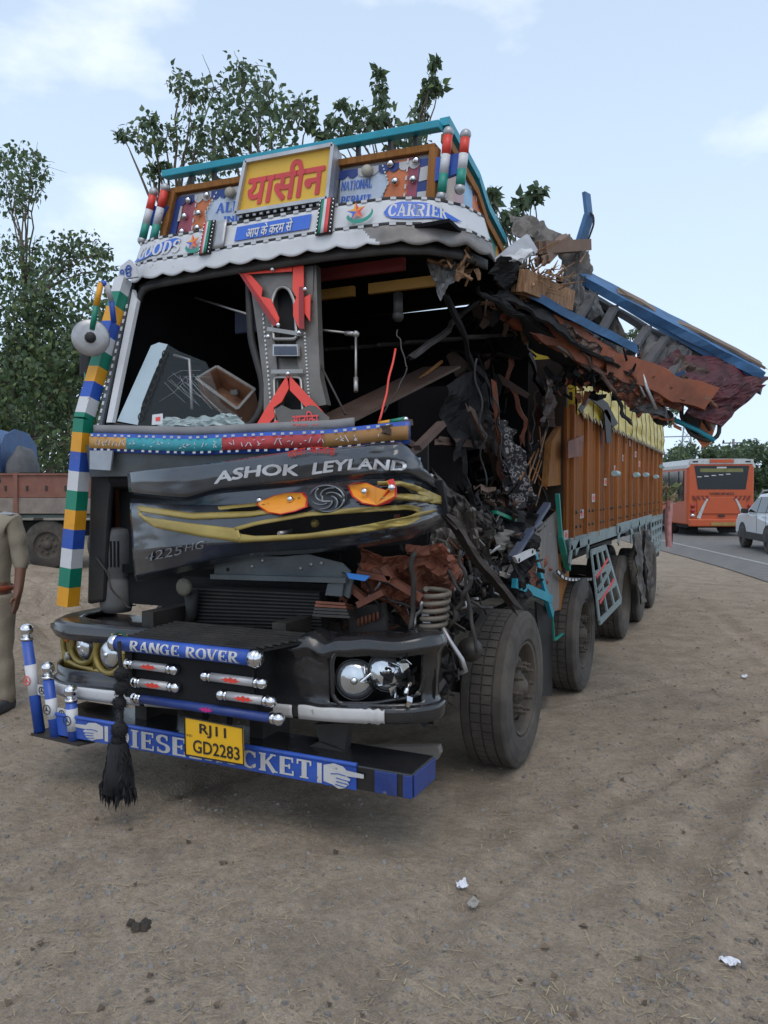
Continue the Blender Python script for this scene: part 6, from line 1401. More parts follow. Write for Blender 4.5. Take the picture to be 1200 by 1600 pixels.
# black tassel hanging from the guard
tk = P(190, 1040, y=-.24); ts = thing('tassel', 'long black fluffy yarn tassel hanging from the blue guard tube', 'tassel', (tk.x, tk.y, 0))
yarn = M('black yarn', (.012, .012, .014), .95, var=.4)
loc = lambda u, v: P(u, v, y=-.26) - V((tk.x, tk.y, 0))
MB().tube([P(186, 1002, y=-.25) - V((tk.x, tk.y, 0)), loc(188, 1040), loc(190, 1120), loc(188, 1200)], .010, 6).build('cord', yarn, ts)
MB().tube([P(186, 1002, y=-.205) - V((tk.x, tk.y, 0)) + V((.044 * math.cos(a), .044 * math.sin(a) * .2, .044 * math.sin(a))) for a in [2 * math.pi * k / 16 for k in range(17)]], .008, 6).build('cord_loop', M('green cord', (.02, .06, .05), .9), ts)
tr_ = random.Random(8)
for (u, v, rx) in ((189, 1053, .044), (190, 1074, .048), (187, 1098, .042), (187, 1140, .052), (185, 1155, .045)):
    mb = MB(); c_ = loc(u, v)
    for k in range(260):
        d = V((tr_.gauss(0, 1), tr_.gauss(0, 1), tr_.gauss(0, .7))).normalized(); l_ = rx * tr_.uniform(.75, 1.1); s_ = d.orthogonal().normalized() * .006
        mb.add([c_ + d * l_ * .3 - s_, c_ + d * l_ * .3 + s_, c_ + d * l_ + V((0, 0, -.006))], [(0, 1, 2)])
    mb.ball(c_, rx * .8, 10); mb.build('pompom', yarn, ts)
mb = MB()
for k in range(1100):
    t = tr_.random() ** .8; z0 = lerp(1160, 1235, t); a_ = tr_.uniform(0, 6.28); r0 = lerp(.045, .092, t) * tr_.uniform(.5, 1.05)
    p = loc(185, z0) + V((math.cos(a_) * r0, math.sin(a_) * r0 * .8, 0)); l_ = tr_.uniform(.03, .10)
    q2 = p + V((tr_.gauss(0, .012), tr_.gauss(0, .012), -l_)); q2.z = max(q2.z, .03); s_ = V((tr_.uniform(-1, 1), tr_.uniform(-1, 1), .2)).normalized() * .006
    mb.add([p - s_, p + s_, lerp(p, q2, .6) + s_ + V((0, 0, .004)), q2, lerp(p, q2, .6) - s_], [(0, 1, 2, 3, 4)])
mb.lathe([(0, 0), (.04, 0), (.07, -.16), (.075, -.24), (0, -.24)], loc(185, 1160), (0, 0, 1), 14); tag(mb.build('skirt', yarn, ts), kind='stuff')
# ------------------------------------------------------------------ trees
bark = M('bark', (.12, .095, .07), .95, var=.35, bump=.8, bscale=12)
def leafmat(name, col, var=.35):
    m = bpy.data.materials.new(name); m.use_nodes = True; nt = m.node_tree; b = nt.nodes['Principled BSDF']; l = nt.links.new
    t = nt.nodes.new('ShaderNodeTexCoord'); n = nt.nodes.new('ShaderNodeTexNoise'); n.inputs['Scale'].default_value = 3; n.inputs['Detail'].default_value = 5; l(t.outputs['Object'], n.inputs['Vector'])
    r = nt.nodes.new('ShaderNodeMapRange'); r.inputs['From Min'].default_value = .3; r.inputs['From Max'].default_value = .7; r.inputs['To Min'].default_value = 1 - var; r.inputs['To Max'].default_value = 1 + var; l(n.outputs['Fac'], r.inputs['Value'])
    h = nt.nodes.new('ShaderNodeHueSaturation'); h.inputs['Color'].default_value = (*col, 1); l(r.outputs['Result'], h.inputs['Value']); l(h.outputs['Color'], b.inputs['Base Color'])
    b.inputs['Roughness'].default_value = .5; b.inputs['Specular IOR Level'].default_value = .35
    tr = nt.nodes.new('ShaderNodeBsdfTranslucent'); l(h.outputs['Color'], tr.inputs['Color']); mx = nt.nodes.new('ShaderNodeMixShader'); mx.inputs['Fac'].default_value = .3
    l(b.outputs[0], mx.inputs[1]); l(tr.outputs[0], mx.inputs[2]); l(mx.outputs[0], nt.nodes['Material Output'].inputs['Surface']); return m
lf1 = leafmat('peepal leaf', (.10, .145, .085)); lf2 = leafmat('dark leaf', (.082, .13, .06)); lf3 = leafmat('light leaf', (.15, .20, .075)); lf4 = leafmat('distant leaf', (.115, .165, .10))
HEART = np.array([(0, 0, 0), (.36, .22, .05), (.42, .5, .08), (.18, .9, .02), (0, 1.35, -.12), (-.18, .9, .02), (-.42, .5, .08), (-.36, .22, .05), (0, .55, -.03)])
HF = [(0, 1, 8), (1, 2, 8), (2, 3, 8), (3, 4, 8), (4, 5, 8), (5, 6, 8), (6, 7, 8), (7, 0, 8)]
OVAL = np.array([(0, 0, 0), (.3, .4, .06), (0, 1, -.05), (-.3, .4, .06)]); OF = [(0, 1, 2, 3)]
def rotmats(rng, n, droop=0.6):
    y = rng.normal(size=(n, 3)); y[:, 2] -= droop * 1.6; y /= np.linalg.norm(y, axis=1)[:, None]
    z = rng.normal(size=(n, 3)); z[:, 2] += .6; z -= (z * y).sum(1)[:, None] * y; z /= np.linalg.norm(z, axis=1)[:, None]
    x = np.cross(y, z); return np.stack([x, y, z], axis=2)
def leaf_mesh(name, pts, sizes, rng, base, faces, mats, weights, parent, droop=.6):
    n = len(pts); Rm = rotmats(rng, n, droop); k = len(base)
    vs_ = (np.einsum('nij,kj->nki', Rm, base) * sizes[:, None, None] + pts[:, None, :]).reshape(-1, 3)
    nf = len(faces); fl = len(faces[0]); fa = (np.array(faces)[None] + (np.arange(n) * k)[:, None, None]).reshape(-1)
    me = bpy.data.meshes.new(name); me.vertices.add(len(vs_)); me.vertices.foreach_set('co', vs_.ravel().astype(np.float32)); me.loops.add(len(fa)); me.loops.foreach_set('vertex_index', fa.astype(np.int32))
    me.polygons.add(n * nf); me.polygons.foreach_set('loop_start', np.arange(n * nf, dtype=np.int32) * fl); me.polygons.foreach_set('loop_total', np.full(n * nf, fl, np.int32))
    for m in mats: me.materials.append(m)
    mi = np.repeat(rng.choice(len(mats), size=n, p=weights), nf).astype(np.int32); me.polygons.foreach_set('material_index', mi); me.update(); me.validate()
    o = bpy.data.objects.new(name, me); COL.objects.link(o); o.parent = parent; tag(o, kind='stuff'); return o
def branch(mb, a, b, r0, r1, rr, wob=.12, n=7):
    a, b = V(a), V(b); L_ = (b - a).length; pts = [a.lerp(b, i / n) + V((rr.gauss(0, 1), rr.gauss(0, 1), rr.gauss(0, .6))) * (wob * L_ / n if 0 < i < n else 0) + V((0, 0, .10 * L_ * math.sin(math.pi * i / n))) for i in range(n + 1)]
    mb.tube(pts, [lerp(r0, r1, i / n) for i in range(n + 1)], 7); return pts
def tree(name, label, base, clusters, y, leafsize, per, mats, wts, seed, trunk_r=.2, geo=(HEART, HF), single=0, group=None, fork=.45, droop=.6, yspread=1.0, forkp=None):
    """clusters: (u, v, radius in photo pixels) -> leaf masses standing in the crown at depth y, each on its own limb"""
    rr = random.Random(seed); rng = np.random.default_rng(seed); t = thing(name, label, 'tree', base, group=group); base = V(base)
    cs = []
    for u, v, r in clusters:
        p = P(u, v, y=y + rr.uniform(-1, 1) * yspread); p2 = P(u + r, v, y=p.y); cs.append((p - base, max(.15, (p2 - p).length)))
    zmin = min(c.z for c, r in cs); top = sum((c for c, r in cs), V()) / len(cs)
    f = V(forkp) - base if forkp is not None else V((top.x * .35, top.y * .35, max(1.2, zmin * fork + .3)))
    mb = MB(); branch(mb, (0, 0, -.1), f, trunk_r, trunk_r * .65, rr, .05); mb.build('trunk', bark, t)
    mb = MB(); tips = []
    hubs = []
    for i in range(max(2, len(cs) // 7)):
        c, r = cs[rr.randrange(len(cs))]; h = f.lerp(c, .5); hubs.append(h); branch(mb, f, h, trunk_r * .5, trunk_r * .3, rr)
    for c, r in cs:
        h = min(hubs + [f], key=lambda q: (q - c).length + max(0, q.z - c.z) * 2); branch(mb, h, c, trunk_r * .22, .012, rr, .1)
        for k in range(5):
            e = c + V((rr.gauss(0, 1), rr.gauss(0, 1), rr.gauss(.15, .9))) * r * .65; branch(mb, c, e, .014, .005, rr, .15, 4); tips.append((c, e))
    mb.build('limbs', bark, t)
    pts = []; i = 0
    for c, r in cs:
        n = int(per * max(.25, r * r) if per > 0 else -per)
        for k in range(n):
            d = V((rr.gauss(0, 1), rr.gauss(0, 1), rr.gauss(0, .8))).normalized() * (r * rr.random() ** .45); pts.append(tuple(c + d))
    pts = np.array(pts); rng.shuffle(pts); sz = leafsize * rng.uniform(.4, 1.3, len(pts))
    leaf_mesh('foliage', pts[single:], sz[single:], rng, geo[0], geo[1], mats, wts, t, droop)
    if single:
        me = None
        for k in range(single):
            Rm = rotmats(rng, 1, droop)[0]
            if me is None: o = MB().add([V(p) for p in geo[0]], geo[1]).build('leaf', mats[0], t, recalc=False); me = o
            else: o = twin(me)
            o.matrix_local = Matrix.Translation(V(pts[k])) @ Matrix(Rm.tolist()).to_4x4() @ Matrix.Scale(sz[k], 4)
    return t
tree('peepal_tree', 'peepal tree with drooping heart shaped leaves rising behind the left half of the headboard', (P(360, 800, y=15).x, 15, 0),
     [(280, 125, 18), (300, 150, 22), (335, 140, 24), (375, 110, 24), (400, 130, 30), (372, 160, 34), (420, 165, 34), (350, 205, 40), (400, 205, 36), (455, 175, 26), (475, 165, 18), (300, 200, 24), (262, 205, 20), (235, 190, 14), (215, 212, 18), (190, 212, 10), (240, 225, 18), (238, 270, 14), (255, 262, 10), (310, 240, 30), (360, 245, 34), (440, 215, 26), (485, 190, 12), (330, 262, 26), (330, 330, 42), (400, 320, 44), (300, 380, 40), (370, 400, 48), (440, 360, 40), (280, 320, 26)],
     15, .155, 300, [lf1, lf2, lf3], [.6, .25, .15], 5, .28, single=230)
tree('peepal_tree', 'slender peepal tree with upright leafy shoots above the right half of the headboard', (P(610, 800, y=16).x, 16, 0),
     [(592, 112, 9), (594, 135, 12), (598, 160, 14), (605, 185, 20), (585, 190, 16), (560, 175, 16), (545, 195, 18), (535, 165, 10), (520, 190, 10), (570, 205, 20), (640, 200, 20), (655, 175, 16), (665, 150, 13), (672, 125, 11), (680, 100, 9), (685, 135, 9), (650, 215, 20), (625, 215, 18), (515, 215, 14), (500, 212, 8), (600, 270, 36), (640, 290, 34), (560, 290, 34), (600, 350, 44), (650, 360, 36), (550, 370, 36)],
     16, .17, 190, [lf1, lf2, lf3], [.55, .3, .15], 6, .2, single=60, yspread=.6)
tree('peepal_tree', 'peepal branches showing behind the torn roof, right of the headboard', (P(800, 800, y=17).x, 17, 0),
     [(768, 300, 9), (770, 320, 9), (800, 335, 14), (815, 318, 14), (835, 308, 11), (790, 345, 14), (820, 345, 10), (842, 298, 6), (780, 360, 20), (760, 400, 34), (800, 420, 30), (740, 450, 40), (790, 480, 36)], 17, .2, 190, [lf1, lf2], [.6, .4], 8, .15, yspread=.5)
tree('sapling', 'thin green branches visible beyond the hanging torn roof, right', (P(1000, 800, y=14).x, 14, 0), [(985, 525, 10), (1000, 520, 8), (1055, 640, 12), (1045, 655, 14), (1030, 625, 8), (1000, 640, 16), (960, 660, 20), (985, 690, 22), (945, 610, 16)], 14, .1, 300, [lf4, lf2], [.6, .4], 9, .07, geo=(OVAL, OF), yspread=.4)
# tall tree at the left edge and the dense dark ones behind the parked lorry
tl = P(60, 800, y=19)
tree('roadside_tree', 'tall loose tree at the left edge with one long bare limb against the cloud', (tl.x, 19, 0),
     [(30, 245, 20), (55, 255, 16), (20, 275, 22), (45, 285, 22), (10, 310, 22), (65, 275, 12), (25, 330, 14), (40, 310, 14), (5, 250, 14), (12, 390, 26), (50, 395, 20), (105, 385, 24), (130, 380, 22), (150, 400, 18), (165, 395, 12), (90, 410, 26), (60, 430, 30), (130, 430, 26), (20, 440, 30), (165, 425, 14)],
     19, .17, 210, [lf2, lf1, lf3], [.5, .3, .2], 15, .2, forkp=(tl.x - .3, 19, 4.6))
rr = random.Random(31)
dc = []
for k in range(70):
    u, v = rr.uniform(-140, 190), rr.uniform(440, 735)
    if u > 110 and v < 470: continue
    dc.append((u, v, rr.uniform(26, 46)))
tree('dense_tree', 'dense dark green tree filling the gap behind the parked lorry, left of the striped column', (P(20, 800, y=16).x, 16, 0), dc, 16, .16, 250, [lf2, lf1, lf3], [.5, .25, .25], 16, .34, yspread=1.6)  # share of light leaves paints sun-lit tone into the crown
dc = [(rr.uniform(-200, 215), rr.uniform(560, 760), rr.uniform(34, 50)) for k in range(60)]
tree('dense_tree', 'low dark bushy tree farther behind the parked lorry, near the ground', (P(20, 800, y=25).x, 25, 0), dc, 25, .24, 150, [lf2, lf3], [.7, .3], 17, .3, geo=(OVAL, OF), yspread=2)
# green belt beyond the road
i = 0
places = ['left-most of the roadside bushes, partly hidden by the plank body', 'behind the left corner of the orange bus', 'straight behind the orange bus roof', 'behind the right corner of the orange bus', 'between the bus and the white car', 'straight behind the white car roof', 'beyond the right edge of the white car']
for k, u0 in enumerate((1050, 1085, 1120, 1155, 1190, 1225, 1262)):
    cl_ = []
    for q_ in range(16): cl_.append((u0 + rr.uniform(-30, 30), rr.uniform(704 if k else 712, 800), rr.uniform(15, 24)))
    y = 50 + (k % 3) * 3
    tree('roadside_bush', 'feathery green roadside bush ' + places[k], (P(u0, 780, y=y).x, y, 0), cl_, y, .3, 420, [lf4, lf2, lf3], [.6, .2, .2], 40 + k, .16, geo=(OVAL, OF), group='green bushes beyond the road', droop=.1, yspread=1.5)
# far tree line that closes the horizon on both sides
mb = MB(); rng = np.random.default_rng(3); pts = []
for k in range(14000):
    a = rng.uniform(-75, 75); d = rng.uniform(150, 190); h = (5 + 3 * mnoise.noise(V((a * .25, 0, 0))) + 2 * mnoise.noise(V((a * 1.1, 3, 0)))) * rng.random() ** .6
    A_ = R(a) - YAW; pts.append((CAM.x + math.sin(A_) * d, CAM.y + math.cos(A_) * d, max(.4, h)))
o = leaf_mesh('tree_line', np.array(pts), np.full(len(pts), 1.5) * rng.uniform(.6, 1.2, len(pts)), rng, OVAL, OF, [lf4], [1], None, .2)

# ------------------------------------------------------------------ poles beyond the road
def pole(u, v, y, label, lattice):
    p = P(u, 770, y=y); top = P(u, v, y=y).z; t = thing('utility_pole' if not lattice else 'pylon', label, 'pole' if not lattice else 'pylon', (p.x, y, 0))
    if not lattice:
        MB().tube([(0, 0, -.2), (0, 0, top)], [.13, .09], 8).build('pole_shaft', M('concrete pole', (.2, .2, .2), .8), t)
        for dz in (.3, 1.0): MB().bar((-.8, 0, top - dz), (.8, 0, top - dz), .08, .08).build('crossarm', darkm, t)
        for x in (-.7, 0, .7): MB().lathe([(.07, 0), (.08, .1), (.04, .2), (0, .22)], (x, 0, top - .26), (0, 0, 1), 8).build('insulator', darkm, t)
        MB().box((0, -.2, top - 1.7), (.5, .3, .7)).build('switch_box', darkm, t)
    else:
        mb = MB(); n = 7; w0, w1 = 2.2, .5
        for sx in (-1, 1):
            for sy in (-1, 1): mb.bar((sx * w0, sy * w0, -.2), (sx * w1, sy * w1, top), .14, .14)
        for k in range(n):
            a, b = lerp(w0, w1, k / n), lerp(w0, w1, (k + 1) / n); za, zb = top * k / n, top * (k + 1) / n
            for s in (-1, 1): mb.bar((-a * s, -a, za), (b * s, -b, zb), .08, .08); mb.bar((-a * s, a, za), (b * s, b, zb), .08, .08); mb.bar((-a, a * s, za), (-b, -b * s, zb), .08, .08); mb.bar((a, a * s, za), (b, -b * s, zb), .08, .08)
        for z, w in ((top - 1, 4), (top - 4, 5)): mb.bar((-w, 0, z), (w, 0, z), .18, .25)
        mb.build('lattice', M('pylon steel', (.3, .32, .34), .6), t)
    return t
pole(1145, 686, 62, 'thin dark utility pole rising above the bushes behind the bus', False)
pole(1072, 655, 190, 'faint lattice pylon on the horizon, left of the hanging mirror', True)

# ------------------------------------------------------------------ orange bus
def vehicle_dir(u, v): return P(u, v, z=0)
hd_ = math.atan2(RD.y, RD.x) - math.pi / 2               # heading along the road
bp = P(1126, 838, z=0)
bus = thing('bus', 'orange single deck bus with silver roof seen from behind on the road', 'bus', (bp.x, bp.y, 0), hd_ + R(2))
bo_ = M('bus orange', (.48, .085, .022), .4, var=.06, bump=0, dust=.03); bsil = M('bus silver', (.5, .5, .49), .4, .3, bump=0)
W2, H, L_ = 1.22, 2.85, 9.5
def sect(y, inset=0, z1=H):
    w = W2 - inset; return [V((-w, y, .42)), V((-w, y, z1 - .25)), V((-w + .12, y, z1 - .05)), V((-w + .3, y, z1)), V((w - .3, y, z1)), V((w - .12, y, z1 - .05)), V((w, y, z1 - .25)), V((w, y, .42))]
mb = MB(); secs = [sect(0, .05, H - .05), sect(.12), sect(L_ - .2), sect(L_, .1, H - .1)]; ps = [p for s in secs for p in s]; fs = []
for j in range(3):
    for k in range(8): fs.append((j * 8 + k, j * 8 + (k + 1) % 8, (j + 1) * 8 + (k + 1) % 8, (j + 1) * 8 + k))
fs += [tuple(range(8)), tuple(range(24, 32))]; mb.add(ps, fs); mb.build('body', bo_, bus, bevel=.05)
MB().prism([V((-W2 - .012, .02, H - .34)), V((-W2 - .012, .02, H - .22)), V((-W2 + .11, .02, H - .03)), V((-W2 + .32, .02, H + .005)), V((W2 - .32, .02, H + .005)), V((W2 - .11, .02, H - .03)), V((W2 + .012, .02, H - .22)), V((W2 + .012, .02, H - .34)), V((W2 - .1, .02, H - .28)), V((W2 - .2, .02, H - .12)), V((-W2 + .2, .02, H - .12)), V((-W2 + .1, .02, H - .28))], (0, L_ - .1, 0)).build('roof', bsil, bus)
MB().box((0, .01, H - .1), (2.3, .05, .18)).build('roof_end', bsil, bus); MB().box((0, -.03, H - .08), (.85, .04, .13)).build('rear_light_bar', bo_, bus)
for x in (-.95, .95): MB().box((x, -.02, H - .1), (.18, .03, .05)).build('marker_lamp', rubberk, bus)
rw = MB().prism([V((-.98, -.012, H - .25)), V((1.0, -.012, H - .25)), V((.88, -.012, H - 1.12)), V((-.84, -.012, H - 1.12))], (0, .03, 0)).build('rear_window', dglass, bus)
MB().box((0, -.016, H - .42), (1.55, .004, .13)).build('window_sticker', M('olive film', (.16, .16, .05), .3), rw); MB().box((0, -.018, H - .32), (.35, .004, .06)).build('window_label', dwhite, rw)
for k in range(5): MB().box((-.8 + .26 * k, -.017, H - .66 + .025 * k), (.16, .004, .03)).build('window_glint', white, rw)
letter('badge_lettering', text_shape('VIKING', .02), quadmap([V((-.45, -.055, 1.52)), V((.45, -.055, 1.52)), V((.45, -.055, 1.62)), V((-.45, -.055, 1.62))], 0), ink, bus)
MB().box((0, -.05 + .02, 1.14), (1.75, .03, .62)).build('engine_cover', bo_, bus, bevel=.02)
for sx in (-1, 1):
    mb = MB()
    for k in range(4): mb.prism([V((sx * (.42 + .16 * k), -.052, 1.33)), V((sx * (.50 + .16 * k), -.052, 1.33)), V((sx * (.58 + .16 * k), -.052, 1.5)), V((sx * (.5 + .16 * k), -.052, 1.5))], (0, .008, 0))
    mb.build('hazard_stripes', M('stripe maroon', (.16, .03, .02), .5), bus)
    mb = MB(); n = 8
    pl = [V((sx * lerp(.5, .83, (k / n) ** .8), -.056, lerp(1.38, .66, k / n))) for k in range(n + 1)]
    for k in range(n): mb.bar(pl[k], pl[k + 1], lerp(.06, .15, k / n), .014, (0, 1, 0))
    mb.build('silver_flash', M('flash silver', (.5, .5, .48), .3, .3), bus)
    for z, m_ in ((1.12, red), (.94, amberl), (.76, lens)):
        MB().lathe([(.075, 0), (.075, .02), (.06, .05), (0, .055)], (sx * 1.03, -.02, z), (0, -1, 0), 14).build('tail_lamp', M('lamp red', (.3, .02, .02), .3) if m_ is not lens else lens, bus)
MB().box((0, -.04, .5), (2.36, .16, .28)).build('rear_bumper', bo_, bus, bevel=.04); MB().box((.05, -.13, .46), (.9, .02, .12)).build('rear_plate', M('bus plate', (.3, .2, .06), .5), bus)
MB().box((.0, -.07, .76), (.22, .02, .08)).build('badge', rubberk, bus)
MB().box((0, 4.6, .36), (2.2, 8.6, .12)).build('underside', dark, bus)
sw = MB().box((-W2 + .0, 4.75, 1.86), (.05, 8.7, 1.12)).build('side_window', dglass, bus)
for k in range(8): MB().box((-W2 - .03, .9 + k * 1.15, 1.86), (.02, .05, 1.12)).build('window_pillar', rubberk, sw)
def simple_wheel(parent, x, y, r, w, out):
    o = MB().lathe([(r * .55, -w / 2), (r * .9, -w / 2), (r, -w * .35), (r, w * .35), (r * .9, w / 2), (r * .55, w / 2)], (0, 0, 0), (1, 0, 0), 28).build('wheel', rubber, parent); o.location = (x, y, r)
    MB().lathe([(r * .58, w * .42 * out), (r * .5, w * .3 * out), (r * .3, w * .36 * out), (0, w * .4 * out)], (0, 0, 0), (1, 0, 0), 20).build('rim', rim, o); return o
for x in (-1.02, 1.02):
    for y in (2.3, 7.6): simple_wheel(bus, x, y, .47, .38, -1 if x < 0 else 1)
MB().prism([V((-W2 - .01, 1.7, .4)), V((-W2 - .01, 2.9, .4)), V((-W2 - .01, 2.8, .9)), V((-W2 - .01, 2.3, 1.05)), V((-W2 - .01, 1.8, .9))], (.02, 0, 0)).build('wheel_arch', dark, bus)
MB().tube([(-.9, .9, .45), (-.9, 1.0, .2)], .04, 8).build('mudflap', rubberk, bus)
MB().box((.75, 1.2, .28), (.7, .02, .42)).build('mudflap', rubberk, bus); MB().box((-.75, 1.2, .28), (.7, .02, .42)).build('mudflap', rubberk, bus)

# ------------------------------------------------------------------ white car
cpnt = P(1182, 866, z=0) + RN * 1.08 - RD * .78
car = thing('car', 'white sport utility car with roof rails driving beside the orange bus', 'car', (cpnt.x + .02, cpnt.y, 0), hd_ - R(6))
cw = M('car white', (.62, .64, .67), .28, var=.04, bump=0, dust=.1, coat=.5); cwid = .88
prof = [(0, .48), (-.02, .75), (.06, 1.0), (.28, 1.08), (.62, 1.56), (1.1, 1.62), (2.1, 1.58), (2.85, 1.08), (3.75, .98), (3.98, .78), (4.0, .42), (3.5, .3), (.3, .3)]
mb = MB(); n = len(prof); ps = []
def wid(z): return cwid * (1.0 if z < 1.02 else lerp(1.0, .8, (z - 1.02) / .6))
for s in (-1, 1): ps += [V((s * wid(z), y, z)) for y, z in prof]
fs = [tuple(range(n)), tuple(reversed(range(n, 2 * n)))] + [(k, (k + 1) % n, (k + 1) % n + n, k + n) for k in range(n)]
mb.add(ps, fs); mb.build('body', cw, car, bevel=.06)
for s in (-1, 1):
    def side(y, z, o=.012): return V((s * (wid(z) + o), y, z))
    for nm, pts in (('rear_quarter_window', [(.55, 1.1), (.95, 1.1), (.95, 1.5), (.75, 1.5)]), ('rear_door_window', [(1.0, 1.09), (1.75, 1.07), (1.75, 1.5), (1.0, 1.51)]), ('front_door_window', [(1.8, 1.07), (2.65, 1.08), (2.15, 1.46), (1.8, 1.5)])):
        MB().prism([side(*p) for p in pts], (-.02 * s, 0, 0)).build(nm, dglass, car)
    MB().tube([side(.7, 1.6, -.06) + V((0, 0, .06)), side(1.0, 1.62, -.06) + V((0, 0, .08)), side(2.0, 1.6, -.06) + V((0, 0, .07)), side(2.25, 1.5, -.06) + V((0, 0, .05))], .022, 8).build('roof_rail', galv, car)
    MB().prism([side(.2, .3), side(3.7, .3), side(3.7, .46), side(3.3, .5), side(.75, .5), side(.2, .5)], (-.02 * s, 0, 0)).build('sill_cladding', rubberk, car)
    for y in (.78, 3.2):
        MB().prism([side(y + .42 * math.cos(R(a)), .32 + .44 * math.sin(R(a)), .014) for a in range(0, 181, 15)], (-.03 * s, 0, 0)).build('wheel_arch', rubberk, car)
        simple_wheel(car, s * (cwid - .1), y, .34, .23, s)
    MB().box((s * (cwid + .1), 2.6, 1.1), (.2, .1, .14)).build('wing_mirror', rubberk, car, bevel=.03)
    for y in (1.15, 1.95): MB().box((s * (cwid + .015), y, .96), (.02, .16, .03)).build('door_handle', cw, car)
    for y in (.98, 1.78): MB().box((s * (cwid + .003), y, .8), (.004, .012, .55)).build('door_seam', rubberk, car)
    MB().prism([V((s * .45, -.03, .98)), V((s * .86, -.0, 1.0)), V((s * .88, .12, .96)), V((s * .86, 0, .82)), V((s * .5, -.04, .84))], (0, .05, 0)).build('tail_light', M('lamp red', (.3, .02, .02), .3), car)
    MB().box((s * .68, -.03, .55), (.25, .04, .1)).build('reflector', signred, car)
MB().prism([V((-.66, .31, 1.12)), V((.66, .31, 1.12)), V((.6, .58, 1.5)), V((-.6, .58, 1.5))], (0, .02, .0)).build('rear_window', dglass, car)
MB().box((0, .02, .4), (1.7, .1, .2)).build('rear_bumper', rubberk, car, bevel=.03); MB().box((0, -.03, .86), (.5, .02, .13)).build('number_plate', dwhite, car)

# ------------------------------------------------------------------ parked lorry and its load, far left
lp = P(72, 891, z=0)
lorry = thing('parked_lorry', 'dull red and grey flat sided lorry standing at the left edge', 'truck', (lp.x, lp.y, 0), R(25))
lred = M('faded lorry red', (.22, .075, .05), .7, var=.25, dust=.5, dcol=(.2, .15, .12)); lgrey = M('faded lorry grey', (.2, .165, .145), .7, var=.25, dust=.5)
zt_, zm_, zb_ = 2.02, 1.52, 1.18
MB().box((-2, 1.2, 1.6), (9, 2.2, .9)).build('body_core', dark, lorry)
for i, x in enumerate((-6.2, -4.95, -3.7, -2.45, -1.2, .05, 1.3)):
    MB().box((x, -.02, (zt_ + zm_) / 2), (1.2, .06, zt_ - zm_)).build('side_board', lred, lorry, bevel=.01); MB().box((x, -.025, (zm_ + zb_) / 2), (1.2, .06, zm_ - zb_ - .01)).build('side_board', lgrey, lorry, bevel=.01)
    MB().box((x + .62, -.05, (zt_ + zb_) / 2), (.09, .1, zt_ - zb_ + .04)).build('stake', lred, lorry); MB().box((x, -.06, zt_ - .01), (1.2, .05, .04)).build('top_rail', lred, lorry)
    for q_ in range(3): MB().box((x - .4 + .4 * q_, -.06, 1.72), (.04, .03, .1)).build('latch', darkm, lorry)
MB().box((-2, .1, zb_ - .05), (9, .12, .07)).build('bottom_rail', M('grey green steel', (.12, .15, .14), .6), lorry)
MB().box((-2, .9, .85), (8.6, .9, .3)).build('chassis', dark, lorry)
for x in (-6.2, -4.9, .0, 1.35):
    o = simple_wheel(lorry, 0, 0, .52, .3, 1); o.location = (x, .2, .52); o.rotation_euler = (0, 0, R(-90))
    for k in range(8):
        a = 2 * math.pi * k / 8; n_ = MB().ball((.12, .17 * math.cos(a), .17 * math.sin(a)), .025, 6).build('wheel_nut', rim, o)
    MB().lathe([(.1, .0), (.1, .13), (.06, .17), (0, .17)], (0, 0, 0), (1, 0, 0), 14).build('hub', rim, o)
load = thing('covered_load', 'blue sheeted load with a grey tied bundle on the parked lorry at far left', 'load', (lp.x, lp.y, zt_), R(25))
MB().grid(lambda s, t: V((lerp(-6, -1.05, s), .2 + .9 * (1 - math.cos(math.pi * t)), -.35 + 1.6 * math.sin(math.pi * t) ** .45 * (1 - .25 * s ** 6) + .04 * mnoise.noise(V((s * 9, t * 5, 1))))), 40, 24).build('blue_sheet', M('blue sheeting', (.02, .10, .26), .5, dust=.3, bump=.4, bscale=6), load)
MB().prism([V((-1.03, .2, -.4)), V((-1.03, 2.0, -.4)), V((-1.03, 1.9, .7)), V((-1.03, 1.5, .95)), V((-1.03, .9, 1.0)), V((-1.03, .4, .85)), V((-1.03, .22, .6))], (-.03, 0, 0)).build('blue_sheet_end', MATS['blue sheeting'], load)
MB().bar((-1.05, .16, -.35), (-1.05, .2, .75), .03, .03).bar((-1.9, .14, .1), (-1.03, .14, .1), .03, .03).build('frame_pole', oxide, load)
q_ = MB(); q_.ball((0, 0, 0), 1, 20); q_.v = [(x * .3 - .72, .55 + y * .5, -.02 + z * .62 + .1 * mnoise.noise(V((x * 2, y * 2, z * 2)))) for x, y, z in q_.v]; q_.build('grey_bundle', M('dark grey sheet', (.06, .065, .075), .7, dust=.2), load)

